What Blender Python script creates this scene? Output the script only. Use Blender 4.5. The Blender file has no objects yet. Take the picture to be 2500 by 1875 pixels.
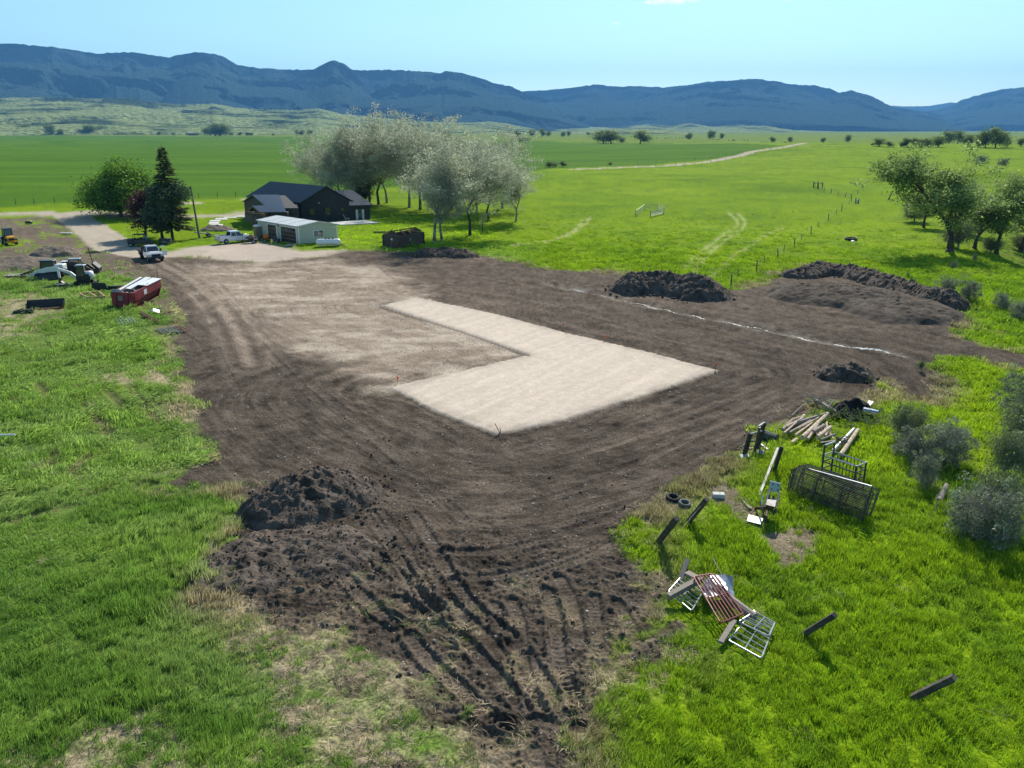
import bpy, math, random
import numpy as np
from mathutils import Vector, Matrix
R = random.Random(7)
S = bpy.context.scene
# ------------------------------------------------------------------ camera
CAMH = 18.0; FPX = 2023.0; PITCH = math.atan(622.5 / FPX)
cam_d = bpy.data.cameras.new("camera"); cam = bpy.data.objects.new("camera", cam_d)
S.collection.objects.link(cam); S.camera = cam
cam.location = (0, 0, CAMH); cam.rotation_euler = (math.pi / 2 - PITCH, 0, 0)
cam_d.sensor_width = 36; cam_d.lens = 36 * FPX / 2500; cam_d.clip_start = .5; cam_d.clip_end = 60000
# ------------------------------------------------------------------ light
SUN_AZ = math.radians(15); SUN_EL = math.radians(37)
W = bpy.data.worlds.new("World"); S.world = W; W.use_nodes = True
nt = W.node_tree; bg = nt.nodes['Background']
sky = nt.nodes.new('ShaderNodeTexSky'); sky.sky_type = 'NISHITA'; sky.sun_disc = False
sky.sun_elevation = SUN_EL; sky.sun_rotation = SUN_AZ; sky.altitude = 1200
sky.air_density = 1.0; sky.dust_density = 0.6; sky.ozone_density = 1.5
tn = nt.nodes.new('ShaderNodeMix'); tn.data_type = 'RGBA'; tn.blend_type = 'MULTIPLY'
tn.inputs[0].default_value = 1; tn.inputs[7].default_value = (.86, 1.02, .93, 1)
nt.links.new(sky.outputs[0], tn.inputs[6]); nt.links.new(tn.outputs[2], bg.inputs[0])
bg.inputs[1].default_value = 0.12
sl = bpy.data.lights.new("sun", 'SUN'); sl.energy = 5.0; sl.angle = math.radians(.53); sl.color = (1, .93, .82)
sun = bpy.data.objects.new("sun", sl); S.collection.objects.link(sun)
sd = Vector((math.sin(SUN_AZ) * math.cos(SUN_EL), math.cos(SUN_AZ) * math.cos(SUN_EL), math.sin(SUN_EL)))
sun.rotation_euler = sd.to_track_quat('Z', 'Y').to_euler()
S.view_settings.view_transform = 'Standard'; S.view_settings.look = 'None'
S.view_settings.exposure = 0.48; S.view_settings.gamma = 1
S.render.engine = 'CYCLES'
S.cycles.max_bounces = 6; S.cycles.diffuse_bounces = 2; S.cycles.glossy_bounces = 2
S.cycles.transmission_bounces = 4; S.cycles.transparent_max_bounces = 6; S.cycles.volume_bounces = 0
S.cycles.use_denoising = True; S.cycles.use_fast_gi = False
S.cycles.caustics_reflective = False; S.cycles.caustics_refractive = False

# ------------------------------------------------------------------ numpy noise
def _hash(ix, iy, s):
    h = (ix.astype(np.int64) * 374761393 + iy.astype(np.int64) * 668265263 + s * 982451653) & 0xffffffff
    h = ((h ^ (h >> 13)) * 1274126177) & 0xffffffff
    h = (h ^ (h >> 16)) & 0xffffff
    return h / float(0xffffff)
def vn(x, y, s=0):
    ix = np.floor(x); iy = np.floor(y); fx = x - ix; fy = y - iy
    fx = fx * fx * (3 - 2 * fx); fy = fy * fy * (3 - 2 * fy)
    a = _hash(ix, iy, s); b = _hash(ix + 1, iy, s); c = _hash(ix, iy + 1, s); d = _hash(ix + 1, iy + 1, s)
    return (a + (b - a) * fx) * (1 - fy) + (c + (d - c) * fx) * fy
def fbm(x, y, s=0, o=4, g=.5, lac=2.03):
    t = 0; a = 1; n = 0
    for i in range(o):
        t = t + a * (vn(x, y, s + i * 17) * 2 - 1); n += a; a *= g; x = x * lac + 13.7; y = y * lac + 5.3
    return t / n
def ridged(x, y, s=0, o=4, g=.5):
    t = 0; a = 1; n = 0
    for i in range(o):
        t = t + a * (1 - np.abs(vn(x, y, s + i * 17) * 2 - 1)); n += a; a *= g; x = x * 2.1 + 3.7; y = y * 2.1 + 9.3
    return t / n
def sst(a, b, x):
    t = np.clip((x - a) / (b - a), 0, 1); return t * t * (3 - 2 * t)
def sdf(poly, X, Y):
    """signed distance to a closed polygon, negative inside"""
    d = np.full(X.shape, 1e18); ins = np.zeros(X.shape, bool)
    n = len(poly)
    for i in range(n):
        ax, ay = poly[i]; bx, by = poly[(i + 1) % n]
        ex, ey = bx - ax, by - ay; wx, wy = X - ax, Y - ay
        t = np.clip((wx * ex + wy * ey) / (ex * ex + ey * ey + 1e-9), 0, 1)
        d = np.minimum(d, (wx - ex * t) ** 2 + (wy - ey * t) ** 2)
        c1 = (Y >= ay) != (Y >= by)
        with np.errstate(divide='ignore', invalid='ignore'):
            xi = ax + (Y - ay) * ex / (ey if abs(ey) > 1e-9 else 1e-9)
        ins ^= c1 & (X < xi)
    d = np.sqrt(d); return np.where(ins, -d, d)
def pline(pts, X, Y):
    """distance to a polyline and the length along it"""
    d = np.full(X.shape, 1e18); s = np.zeros(X.shape); acc = 0
    for (ax, ay), (bx, by) in zip(pts[:-1], pts[1:]):
        ex, ey = bx - ax, by - ay; L = math.hypot(ex, ey) + 1e-9; wx, wy = X - ax, Y - ay
        t = np.clip((wx * ex + wy * ey) / (L * L), 0, 1)
        q = (wx - ex * t) ** 2 + (wy - ey * t) ** 2
        m = q < d; d = np.where(m, q, d); s = np.where(m, acc + t * L, s); acc += L
    return np.sqrt(d), s
def smooth_line(pts, k=6):
    P = [pts[0]] + list(pts) + [pts[-1]]; out = []
    for i in range(1, len(P) - 2):
        p0, p1, p2, p3 = [np.array(P[j], float) for j in (i - 1, i, i + 1, i + 2)]
        for q in range(k):
            t = q / k
            out.append(tuple(.5 * ((2 * p1) + (-p0 + p2) * t + (2 * p0 - 5 * p1 + 4 * p2 - p3) * t * t + (-p0 + 3 * p1 - 3 * p2 + p3) * t ** 3)))
    out.append(tuple(pts[-1])); return out

# ------------------------------------------------------------------ the lie of the land
def macro(X, Y):
    """height of the ground without fine relief (metres)"""
    X = np.asarray(X, float); Y = np.asarray(Y, float)
    # the creek bottom on the right: land falls away beyond the bank
    bank = np.interp(Y, [0, 30, 45, 60, 80, 105, 125, 160, 200, 260, 330, 420, 900], [19, 22, 30, 42, 62, 66, 68, 86, 104, 128, 170, 260, 700])
    d = X - bank
    fall = -3.2 * sst(-2, 16, d) * sst(700, 300, Y) * sst(20, 50, Y) - .8 * sst(-1, 10, d) * sst(60, 30, Y)
    r = np.hypot(X, Y)
    roll = 1.6 * fbm(X / 170 + 3.1, Y / 170 + 7.7, 5, 3) * sst(170, 420, r)
    mound = .5 * fbm(X / 28, Y / 28, 9, 2) * sst(60, 130, r)
    rise = 6 * np.exp(-((X - 330) / 230.) ** 2 - ((Y - 760) / 210.) ** 2)     # the crest the track climbs
    gully = -.9 * np.exp(-((X - 31) / 3.) ** 2 - ((Y - 57) / 6.) ** 2)
    return fall + roll + mound + rise + gully
def mz(x, y): return float(macro(np.array([x]), np.array([y]))[0])
_cp, _sp = math.cos(PITCH), math.sin(PITCH); KD = 2500 / 2212
def ray(x, y):
    a = (x * KD - 1250) / FPX; b = (937.5 - y * KD) / FPX
    return Vector((a, _cp + b * _sp, -_sp + b * _cp))
def at(x, y, z=None, dz=0.0):
    """the point of the land (or of height z) seen in direction x, y"""
    d = ray(x, y)
    if z is not None:
        t = (z - CAMH) / d.z; return Vector((d.x * t, d.y * t, z))
    h = 0
    for _ in range(12):
        t = (h + dz - CAMH) / min(d.z, -1e-4); t = min(t, 9000); h = .5 * h + .5 * mz(d.x * t, d.y * t)
    return Vector((d.x * t, d.y * t, h))
def at2(x, y): p = at(x, y); return (p.x, p.y)
def W2(pts): return [at2(*p) for p in pts]
def top_h(base, y):
    """height above base whose top is seen at image row y"""
    b = (937.5 - y * KD) / FPX; k = (-_sp + b * _cp) / (_cp + b * _sp)
    return CAMH + k * base.y - base.z
def Zf(ox, oy, s): return lambda x, y: ((ox + x / s) / KD, (oy + y / s) / KD)
Z1 = Zf(0, 540, 4.608); Z3 = Zf(0, 350, 3.686); Z4 = Zf(1580, 950, 3.687); Z5 = Zf(1500, 1150, 2.288)
ZH = Zf(500, 400, 4.424); ZB = Zf(700, 1250, 2.458); ZL = Zf(0, 850, 2.765); ZR = Zf(2000, 850, 3.318)

# ------------------------------------------------------------------ materials
def new_mat(name):
    m = bpy.data.materials.new(name); m.use_nodes = True
    return m, m.node_tree, m.node_tree.nodes['Principled BSDF']
def N(t, typ, **k):
    n = t.nodes.new(typ)
    for a, b in k.items(): setattr(n, a, b)
    return n
_mc = {}
def mat(name, col, rough=.7, metal=0., var=.18, scale=6., bump=.0, bscale=30., spec=.4, dirt=None, coat=0, stretch=None):
    if name in _mc: return _mc[name]
    m, t, p = new_mat(name)
    tc = N(t, 'ShaderNodeTexCoord'); nz = N(t, 'ShaderNodeTexNoise'); nz.inputs['Scale'].default_value = scale; nz.inputs['Detail'].default_value = 6
    src = tc.outputs['Object']
    if stretch:
        mp = N(t, 'ShaderNodeMapping'); mp.inputs['Scale'].default_value = stretch; t.links.new(src, mp.inputs[0]); src = mp.outputs[0]
    t.links.new(src, nz.inputs['Vector'])
    cr = N(t, 'ShaderNodeValToRGB'); e = cr.color_ramp.elements
    lo = [c * (1 - var) for c in col]; hi = [min(1, c * (1 + var)) for c in col]
    if dirt: lo = dirt
    e[0].position = .32; e[1].position = .62; e[0].color = (*lo, 1); e[1].color = (*hi, 1)
    t.links.new(nz.outputs[0], cr.inputs[0]); t.links.new(cr.outputs[0], p.inputs['Base Color'])
    p.inputs['Roughness'].default_value = rough; p.inputs['Metallic'].default_value = metal
    p.inputs['Specular IOR Level'].default_value = spec; p.inputs['Coat Weight'].default_value = coat
    if bump:
        n2 = N(t, 'ShaderNodeTexNoise'); n2.inputs['Scale'].default_value = bscale; n2.inputs['Detail'].default_value = 5
        b = N(t, 'ShaderNodeBump'); b.inputs['Strength'].default_value = 1; b.inputs['Distance'].default_value = bump
        t.links.new(src, n2.inputs['Vector']); t.links.new(n2.outputs[0], b.inputs['Height']); t.links.new(b.outputs[0], p.inputs['Normal'])
    _mc[name] = m; return m
def leaf_mat(name, a, b, trans=.45, scale=.9, attr=False, rough=.6, blend=.5):
    if name in _mc: return _mc[name]
    m, t, p = new_mat(name); out = t.nodes['Material Output']
    geo = N(t, 'ShaderNodeNewGeometry'); tc = N(t, 'ShaderNodeTexCoord')
    n1 = N(t, 'ShaderNodeTexNoise'); n1.inputs['Scale'].default_value = scale; n1.inputs['Detail'].default_value = 3
    n2 = N(t, 'ShaderNodeTexWhiteNoise'); n2.noise_dimensions = '1D'
    t.links.new(geo.outputs['Random Per Island'], n2.inputs[1]) if 0 else None
    t.links.new(tc.outputs['Object'], n1.inputs['Vector'])
    mx = N(t, 'ShaderNodeMath', operation='MULTIPLY_ADD'); mx.inputs[1].default_value = .55; 
    t.links.new(geo.outputs['Random Per Island'], mx.inputs[0]); 
    s2 = N(t, 'ShaderNodeMath', operation='MULTIPLY_ADD'); s2.inputs[1].default_value = 1.5; s2.inputs[2].default_value = -.5
    t.links.new(n1.outputs[0], s2.inputs[0]); t.links.new(s2.outputs[0], mx.inputs[2])
    cr = N(t, 'ShaderNodeValToRGB'); e = cr.color_ramp.elements
    e[0].position = .25; e[1].position = .85; e[0].color = (*a, 1); e[1].color = (*b, 1)
    t.links.new(mx.outputs[0], cr.inputs[0]); col = cr.outputs[0]
    if attr:
        at_ = N(t, 'ShaderNodeAttribute', attribute_type='INSTANCER', attribute_name='tint')
        mm = N(t, 'ShaderNodeMix'); mm.data_type = 'RGBA'; mm.blend_type = 'MULTIPLY'; mm.inputs[0].default_value = 1
        t.links.new(col, mm.inputs[6]); t.links.new(at_.outputs['Color'], mm.inputs[7]); col = mm.outputs[2]
    df = N(t, 'ShaderNodeBsdfDiffuse'); tr = N(t, 'ShaderNodeBsdfTranslucent'); ms = N(t, 'ShaderNodeMixShader'); ms.inputs[0].default_value = trans
    t.links.new(col, df.inputs[0]); t.links.new(col, tr.inputs[0]); t.links.new(df.outputs[0], ms.inputs[1]); t.links.new(tr.outputs[0], ms.inputs[2])
    gl = N(t, 'ShaderNodeBsdfGlossy'); gl.inputs['Roughness'].default_value = .45; gl.inputs[0].default_value = (1, 1, 1, 1)
    m3 = N(t, 'ShaderNodeMixShader'); m3.inputs[0].default_value = .02
    t.links.new(ms.outputs[0], m3.inputs[1]); t.links.new(gl.outputs[0], m3.inputs[2]); t.links.new(m3.outputs[0], out.inputs[0])
    t.nodes.remove(p); _mc[name] = m; return m

# ------------------------------------------------------------------ mesh building
class MB:
    def __init__(s): s.v = []; s.f = []
    def add(s, vs, fs):
        n = len(s.v); s.v += [tuple(v) for v in vs]; s.f += [tuple(i + n for i in f) for f in fs]; return s
    def hexa(s, p):   # 4 bottom ccw, 4 top ccw
        return s.add(p, [(3, 2, 1, 0), (4, 5, 6, 7), (0, 1, 5, 4), (1, 2, 6, 5), (2, 3, 7, 6), (3, 0, 4, 7)])
    def box(s, x0, x1, y0, y1, z0, z1, b=0):
        if b:
            v = []
            for z, i in ((z0, b), (z0 + b, 0), (z1 - b, 0), (z1, b)):
                v += [(x0 + i, y0 + i, z), (x1 - i, y0 + i, z), (x1 - i, y1 - i, z), (x0 + i, y1 - i, z)]
            f = [(3, 2, 1, 0), (12, 13, 14, 15)]
            for k in range(3):
                for j in range(4): f.append((k * 4 + j, k * 4 + (j + 1) % 4, k * 4 + 4 + (j + 1) % 4, k * 4 + 4 + j))
            return s.add(v, f)
        return s.hexa([(x0, y0, z0), (x1, y0, z0), (x1, y1, z0), (x0, y1, z0), (x0, y0, z1), (x1, y0, z1), (x1, y1, z1), (x0, y1, z1)])
    def tube(s, p, q, r, r2=None, n=8):
        p = Vector(p); q = Vector(q); r2 = r if r2 is None else r2; d = (q - p)
        if d.length < 1e-6: return s
        d.normalize(); u = d.orthogonal().normalized(); w = d.cross(u)
        vs = []
        for c, rr in ((p, r), (q, r2)):
            for i in range(n):
                a = 2 * math.pi * i / n; vs.append(c + (u * math.cos(a) + w * math.sin(a)) * rr)
        f = [(i, (i + 1) % n, n + (i + 1) % n, n + i) for i in range(n)] + [tuple(range(n))[::-1], tuple(range(n, 2 * n))]
        return s.add(vs, f)
    def path(s, pts, r, n=6, closed=False):
        P = list(pts) + ([pts[0]] if closed else [])
        for a, b in zip(P[:-1], P[1:]): s.tube(a, b, r, n=n)
        return s
    def beam(s, p, q, w, h, up=(0, 0, 1)):
        p = Vector(p); q = Vector(q); d = (q - p).normalized(); up = Vector(up)
        sd_ = d.cross(up)
        if sd_.length < 1e-4: sd_ = d.cross(Vector((1, 0, 0)))
        sd_.normalize(); u = sd_.cross(d).normalized(); a = sd_ * w / 2; b = u * h / 2
        return s.hexa([p - a - b, q - a - b, q + a - b, p + a - b, p - a + b, q - a + b, q + a + b, p + a + b])
    def prism(s, poly, a, b, axis='y'):
        """extrude a 2-d outline (x,z) along y, (y,z) along x, or (x,y) along z"""
        n = len(poly)
        def P(u, v, w): return {'y': (u, w, v), 'x': (w, u, v), 'z': (u, v, w)}[axis]
        vs = [P(u, v, a) for u, v in poly] + [P(u, v, b) for u, v in poly]
        return s.add(vs, [(i, (i + 1) % n, n + (i + 1) % n, n + i) for i in range(n)] + [tuple(range(n))[::-1], tuple(range(n, 2 * n))])
    def lathe(s, prof, c=(0, 0, 0), axis='z', n=20):
        vs = []; m = len(prof)
        for i in range(n):
            a = 2 * math.pi * i / n; ca, sa = math.cos(a), math.sin(a)
            for r, h in prof:
                v = {'z': (r * ca, r * sa, h), 'x': (h, r * ca, r * sa), 'y': (r * ca, h, r * sa)}[axis]
                vs.append((v[0] + c[0], v[1] + c[1], v[2] + c[2]))
        f = [(i * m + j, ((i + 1) % n) * m + j, ((i + 1) % n) * m + j + 1, i * m + j + 1) for i in range(n) for j in range(m - 1)]
        return s.add(vs, f)
    def loft(s, rings, cap=True):
        n = len(rings[0]); vs = [v for r_ in rings for v in r_]; f = []
        for k in range(len(rings) - 1):
            for i in range(n): f.append((k * n + i, k * n + (i + 1) % n, (k + 1) * n + (i + 1) % n, (k + 1) * n + i))
        if cap: f += [tuple(range(n))[::-1], tuple(range((len(rings) - 1) * n, len(rings) * n))]
        return s.add(vs, f)
    def quad(s, *p): return s.add(p, [tuple(range(len(p)))])
    def mesh(s, name, m, smooth=False):
        me = bpy.data.meshes.new(name); me.from_pydata(s.v, [], s.f); me.materials.append(m)
        if smooth: me.polygons.foreach_set('use_smooth', [True] * len(me.polygons))
        me.update(); return me
def np_mesh(name, V, F, m, smooth=True):
    """V (n,3), F (k,3|4)"""
    V = np.asarray(V, np.float32); F = np.asarray(F, np.int32); k = F.shape[1]
    me = bpy.data.meshes.new(name); me.vertices.add(len(V)); me.vertices.foreach_set('co', V.ravel())
    me.loops.add(F.size); me.loops.foreach_set('vertex_index', F.ravel())
    me.polygons.add(len(F)); me.polygons.foreach_set('loop_start', np.arange(0, F.size, k, dtype=np.int32))
    me.polygons.foreach_set('loop_total', np.full(len(F), k, np.int32))
    if smooth: me.polygons.foreach_set('use_smooth', np.ones(len(F), bool))
    me.materials.append(m); me.update(calc_edges=True); return me
def link(name, me, parent=None, loc=None, rz=None):
    o = bpy.data.objects.new(name, me); S.collection.objects.link(o)
    if parent: o.parent = parent
    if loc is not None: o.location = loc
    if rz is not None: o.rotation_euler = (0, 0, rz)
    return o
def part(name, mb, m, parent, smooth=False, label=None):
    o = link(name, mb.mesh(name, m, smooth), parent)
    if label: o['label'] = label
    return o
def tag(o, label=None, cat=None, group=None, kind=None):
    if label: o['label'] = label
    if cat: o['category'] = cat
    if group: o['group'] = group
    if kind: o['kind'] = kind
    return o
def thing(name, label, cat, loc=(0, 0, 0), rz=0, group=None):
    o = bpy.data.objects.new(name, None); S.collection.objects.link(o); o.empty_display_size = .3
    o.location = loc; o.rotation_euler = (0, 0, rz); return tag(o, label, cat, group)
def single(name, mb, m, label, cat, loc=(0, 0, 0), rz=0, group=None, smooth=False):
    return tag(link(name, mb.mesh(name, m, smooth), None, loc, rz), label, cat, group)
def copy_tree(o, parent=None):
    c = o.copy(); S.collection.objects.link(c); c.parent = parent
    for ch in list(o.children): copy_tree(ch, c)
    return c
# ------------------------------------------------------------------ zones of the ground (outlines in plan, metres)
DIRT = W2([(372, 556), (425, 556), (560, 568), (700, 553), (745, 541), (830, 541), (900, 546), (1000, 541), (1060, 556), (1150, 575), (1250, 586), (1340, 592),
           (1570, 628), (1625, 622), (1690, 590), (1780, 572), (1880, 588), (2000, 640), (2075, 668), (2060, 700), (2060, 733), (2140, 750), (2330, 785), (2330, 825), (2212, 800),
           (2120, 778), (2060, 772), (2015, 790), (2020, 830), (1975, 870), (1930, 822), (1885, 846), (1830, 872), (1760, 872), (1700, 898), (1640, 945), (1560, 990),
           (1490, 1040), (1440, 1070), (1400, 1105), (1345, 1155), (1362, 1230), (1400, 1290), (1420, 1360), (1390, 1400), (1320, 1440),
           (1262, 1470), (1250, 1560), (1252, 1800), (1110, 1800), (1080, 1620), (1000, 1560), (900, 1510), (800, 1440), (700, 1385), (600, 1340), (520, 1285), (430, 1262), (390, 1240), (470, 1200),
           (510, 1160), (535, 1090), (520, 1040), (430, 1055), (345, 1050), (400, 1010), (462, 990), (440, 940), (418, 880), (395, 800), (378, 740), (392, 690), (368, 650), (345, 610), (300, 580), (250, 560), (300, 548)])
PAD = W2([(1075, 937), (1200, 912), (1350, 866), (1547, 801), (1400, 762), (1200, 714), (1060, 676), (900, 643), (868, 650), (822, 660), (1140, 768), (845, 838), (940, 886)])
LIGHT = W2([(420, 575), (700, 562), (850, 590), (905, 640), (800, 655), (860, 672), (1140, 765), (860, 832), (780, 805), (640, 750), (560, 700), (480, 640)])
GRAV = W2([(362, 546), (400, 534), (460, 528), (560, 522), (600, 530), (650, 541), (742, 541), (705, 553), (560, 568), (430, 556), (385, 552)])
STRAW = W2([(395, 1275), (520, 1280), (640, 1310), (860, 1390), (1020, 1525), (1130, 1540), (1230, 1500), (1262, 1470), (1330, 1400), (1420, 1380), (1440, 1420), (1370, 1450), (1310, 1520), (1290, 1700), (1200, 1760), (560, 1760), (600, 1600), (580, 1480), (560, 1400), (480, 1310)])
STRAW2 = W2([(-40, 1640), (120, 1590), (260, 1580), (360, 1610), (430, 1660), (500, 1760), (-100, 1760)])
STRAW3 = W2([(418, 870), (470, 920), (500, 960), (470, 985), (440, 930), (390, 840), (300, 830), (180, 832), (220, 805), (330, 800), (385, 815)])
DRYL = W2([(0, 640), (100, 625), (135, 650), (110, 690), (60, 720), (0, 730), (-40, 700)])
BARE = W2([(1690, 1130), (1780, 1145), (1770, 1175), (1730, 1215), (1690, 1230), (1660, 1160)])
BARE2 = W2([(1500, 1060), (1560, 1050), (1640, 1110), (1650, 1140), (1590, 1120), (1530, 1085)])
YARD = W2([(0, 535), (90, 520), (200, 505), (280, 540), (372, 556), (330, 600), (372, 660), (395, 700), (340, 660), (240, 600), (130, 585), (0, 590), (-60, 570)])
YARD2 = W2([(0, 470), (120, 470), (170, 495), (150, 520), (60, 525), (0, 500), (-80, 490)])
ROADS = [(smooth_line(W2([(-260, 466), (0, 463), (100, 461), (180, 459), (260, 464), (330, 468), (430, 466), (530, 463)])), 3.6),
         (smooth_line(W2([(410, 438), (450, 436), (530, 432), (600, 425)])), 2.6),
         (smooth_line(W2([(150, 464), (190, 490), (230, 520), (262, 540), (330, 550), (400, 546)])), 3.4),
         (smooth_line(W2([(1240, 366), (1420, 359), (1520, 351), (1590, 338), (1650, 324), (1705, 315.5), (1760, 312)])), 3.2)]
TRACK = smooth_line(W2([(290, 545), (350, 570), (415, 606), (455, 640), (485, 675), (510, 715), (540, 790)]))
HAY = W2([(-1300, 475), (0, 447), (160, 438), (300, 432), (530, 426), (650, 432), (900, 398), (1190, 364), (1400, 357), (1560, 342), (1640, 322), (1695, 315), (1400, 307.5), (1110, 305), (900, 299), (650, 295), (0, 292), (-1300, 291)])
LAWN = W2([(190, 470), (400, 470), (540, 466), (560, 500), (470, 520), (400, 545), (290, 530), (230, 500)])
LANES = [smooth_line(W2(l)) for l in ([(1572, 458), (1592, 476), (1588, 492), (1545, 520), (1495, 560), (1480, 580)], [(1596, 462), (1609, 480), (1600, 497), (1562, 522), (1525, 552), (1500, 590)],
         [(1690, 492), (1640, 517), (1580, 560), (1540, 600)], [(1275, 468), (1252, 495), (1200, 517), (1120, 530), (1040, 531)], [(1260, 475), (1238, 500), (1180, 518), (1100, 531)])]
def WZ(f, pts): return smooth_line([at2(*f(*p)) for p in pts])
GROOVES = [WZ(ZL, l) for l in ([(-200, 1215), (0, 1165), (500, 1030), (750, 960), (1050, 905)], [(530, 330), (620, 420), (690, 510), (750, 575)], [(720, 290), (790, 360), (850, 430), (920, 515)],
           [(880, 260), (930, 340), (1000, 420), (1070, 480)], [(300, 790), (380, 730), (360, 700)], [(480, 830), (560, 740), (620, 700)], [(250, 250), (330, 330)])]
GROOVES_FAINT = [WZ(Z5, [(1140, 960), (1300, 1040), (1480, 1150), (1700, 1300), (1945, 1440), (2150, 1560)])]
RUTS = [(WZ(ZB, l), d) for l, d in (
    ([(500, 0), (570, 110), (650, 240), (720, 350), (800, 490), (900, 570)], 1), ([(560, 0), (700, 190), (760, 330), (850, 480)], .7), ([(760, 10), (880, 200), (990, 390), (1110, 550), (1230, 650), (1350, 740)], 1),
    ([(350, 160), (560, 280), (700, 400), (820, 520), (940, 600)], 1.3), ([(200, 270), (330, 370), (450, 500), (560, 600), (650, 650)], 1.2), ([(2130, 100), (1900, 190), (1700, 270), (1500, 335), (1250, 385), (1000, 395)], .7),
    ([(2050, -10), (1800, 80), (1500, 180), (1200, 240), (920, 240)], .6), ([(2250, 20), (2000, 160), (1750, 290), (1400, 400)], .6), ([(1900, -10), (1600, 80), (1350, 120)], .5),
    ([(1350, 530), (1395, 680), (1405, 830), (1440, 1010), (1490, 1170)], 1.2), ([(1560, 470), (1600, 600), (1620, 760), (1640, 900), (1690, 1040), (1745, 1160)], 1.4), ([(1640, 400), (1700, 520), (1740, 680), (1760, 800)], 1.1),
    ([(740, 740), (830, 860), (930, 960), (1060, 1080), (1180, 1200), (1320, 1285)], 1.5), ([(1050, 750), (1140, 850), (1230, 950), (1320, 1060), (1430, 1180)], 1.5), ([(900, 680), (1050, 750)], 1.5),
    ([(1440, 860), (1500, 960), (1570, 1050), (1670, 1210)], 1.4), ([(1980, 540), (2050, 670), (2120, 800)], 1.3), ([(1840, 520), (1850, 640), (1860, 760)], .9), ([(1240, 560), (1300, 640), (1350, 740)], 1.),
    ([(1745, 1290), (1745, 1420), (1740, 1560)], 1.2), ([(1490, 1440), (1510, 1560)], .9), ([(950, 520), (1080, 640), (1200, 760), (1280, 870)], .9))]
RUTS += [(smooth_line(W2(l)), d) for l, d in (([(500, 650), (640, 800), (760, 900), (880, 1010), (1000, 1120)], .35), ([(560, 740), (700, 880), (850, 1010), (960, 1100)], .35),
    ([(1650, 850), (1520, 930), (1380, 1000), (1240, 1060), (1080, 1100)], .4), ([(1700, 880), (1560, 960), (1420, 1040), (1260, 1100)], .45), ([(860, 590), (1000, 635), (1150, 670), (1350, 720), (1550, 780), (1700, 820)], .6),
    ([(880, 570), (1010, 612), (1160, 650), (1400, 705), (1600, 750), (1800, 800)], .6), ([(800, 560), (860, 610), (960, 640)], .7), ([(400, 620), (450, 680), (470, 760), (520, 860)], .3),
    ([(460, 600), (520, 660), (560, 690), (640, 690)], .4), ([(1020, 556), (1110, 590), (1220, 620), (1330, 645)], .8))]
TRENCH = smooth_line(W2([(1180, 612), (1230, 623), (1290, 634), (1400, 660), (1500, 682), (1600, 700), (1700, 722), (1800, 742), (1900, 755), (1990, 777)]))
PADEDGE = smooth_line(W2([(822, 662), (980, 712), (1142, 769)]), 3)

def near_groups(X, Y, x0, x1, y0, y1): return (X > x0) & (X < x1) & (Y > y0) & (Y < y1)
def bbox_apply(line, X, Y, pad):
    a = np.array(line); m = near_groups(X, Y, a[:, 0].min() - pad, a[:, 0].max() + pad, a[:, 1].min() - pad, a[:, 1].max() + pad)
    idx = np.nonzero(m)[0]
    if len(idx) == 0: return idx, None, None
    d, s = pline(line, X[idx], Y[idx]); return idx, d, s
def masks(X, Y):
    """weights of every kind of ground at the given points"""
    X = np.asarray(X, float); Y = np.asarray(Y, float); r = np.hypot(X, Y); M = {}
    near = r < 420
    j = .9 * fbm(X / 3.1, Y / 3.1, 21, 4) + .35 * fbm(X / .7, Y / .7, 23, 3)
    def zone(poly, amp=1., w=.5, far=False):
        out = np.zeros(X.shape); idx = np.nonzero(near | far)[0] if not far else np.arange(len(X))
        dd = sdf(poly, X[idx], Y[idx]) + j[idx] * amp
        out[idx] = sst(w, -w, dd); return out
    def road(line, half, amp=.5, w=.4):
        out = np.zeros(X.shape); idx, d, s = bbox_apply(line, X, Y, half * 2 + 3)
        if len(idx): out[idx] = sst(half + w, half - w, d + j[idx] * amp)
        return out
    j2 = j * (1 + 1.1 * sst(33, 26, Y)); dz_ = np.zeros(X.shape); ii = np.nonzero(near)[0]; dz_[ii] = sst(.45, -.45, sdf(DIRT, X[ii], Y[ii]) + j2[ii] * 1.1); M['dirt'] = dz_; M['light'] = zone(LIGHT, 3., 3.5)
    dd = np.full(X.shape, 99.); ii = np.nonzero(r < 160)[0]; dd[ii] = sdf(DIRT, X[ii], Y[ii]); M['dd'] = dd
    idx = np.nonzero(near)[0]; pdist = np.full(X.shape, 999.); pdist[idx] = sdf(PAD, X[idx], Y[idx]); M['pdist'] = pdist
    M['pad'] = sst(.3, -.15, pdist + .22 * j + .1 * fbm(X / .3, Y / .3, 25, 2))
    M['grav'] = zone(GRAV, 1.0, 1.2)
    M['straw'] = np.maximum(np.maximum(zone(STRAW, 1.7, 1.6), zone(STRAW2, 1.6, 1.1)), np.maximum(zone(STRAW3, 1.3, .9), .9 * zone(DRYL, 3, 2)))
    M['bare'] = np.maximum(zone(BARE, .8, .3), zone(BARE2, .9, .3)); M['yard'] = np.maximum(zone(YARD, 3.2, 2.2), zone(YARD2, 3.2, 2.2))
    rd = np.zeros(X.shape)
    for l, h in ROADS: rd = np.maximum(rd, road(l, h))
    M['road'] = rd; M['hay'] = zone(HAY, 0, 1.5, True); M['lawn'] = zone(LAWN, 1, 1)
    ln = np.zeros(X.shape)
    for l in LANES: ln = np.maximum(ln, .7 * road(l, .38, .35, .3))
    M['lane'] = ln; gr = np.zeros(X.shape)
    for l in GROOVES: gr = np.maximum(gr, road(l, .33, .25, .2))
    M['groove'] = gr
    return M
def lerp(a, b, w): return a + (b - a) * w[:, None]
def C(*c): return np.array(c, float)[None, :]
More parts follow.
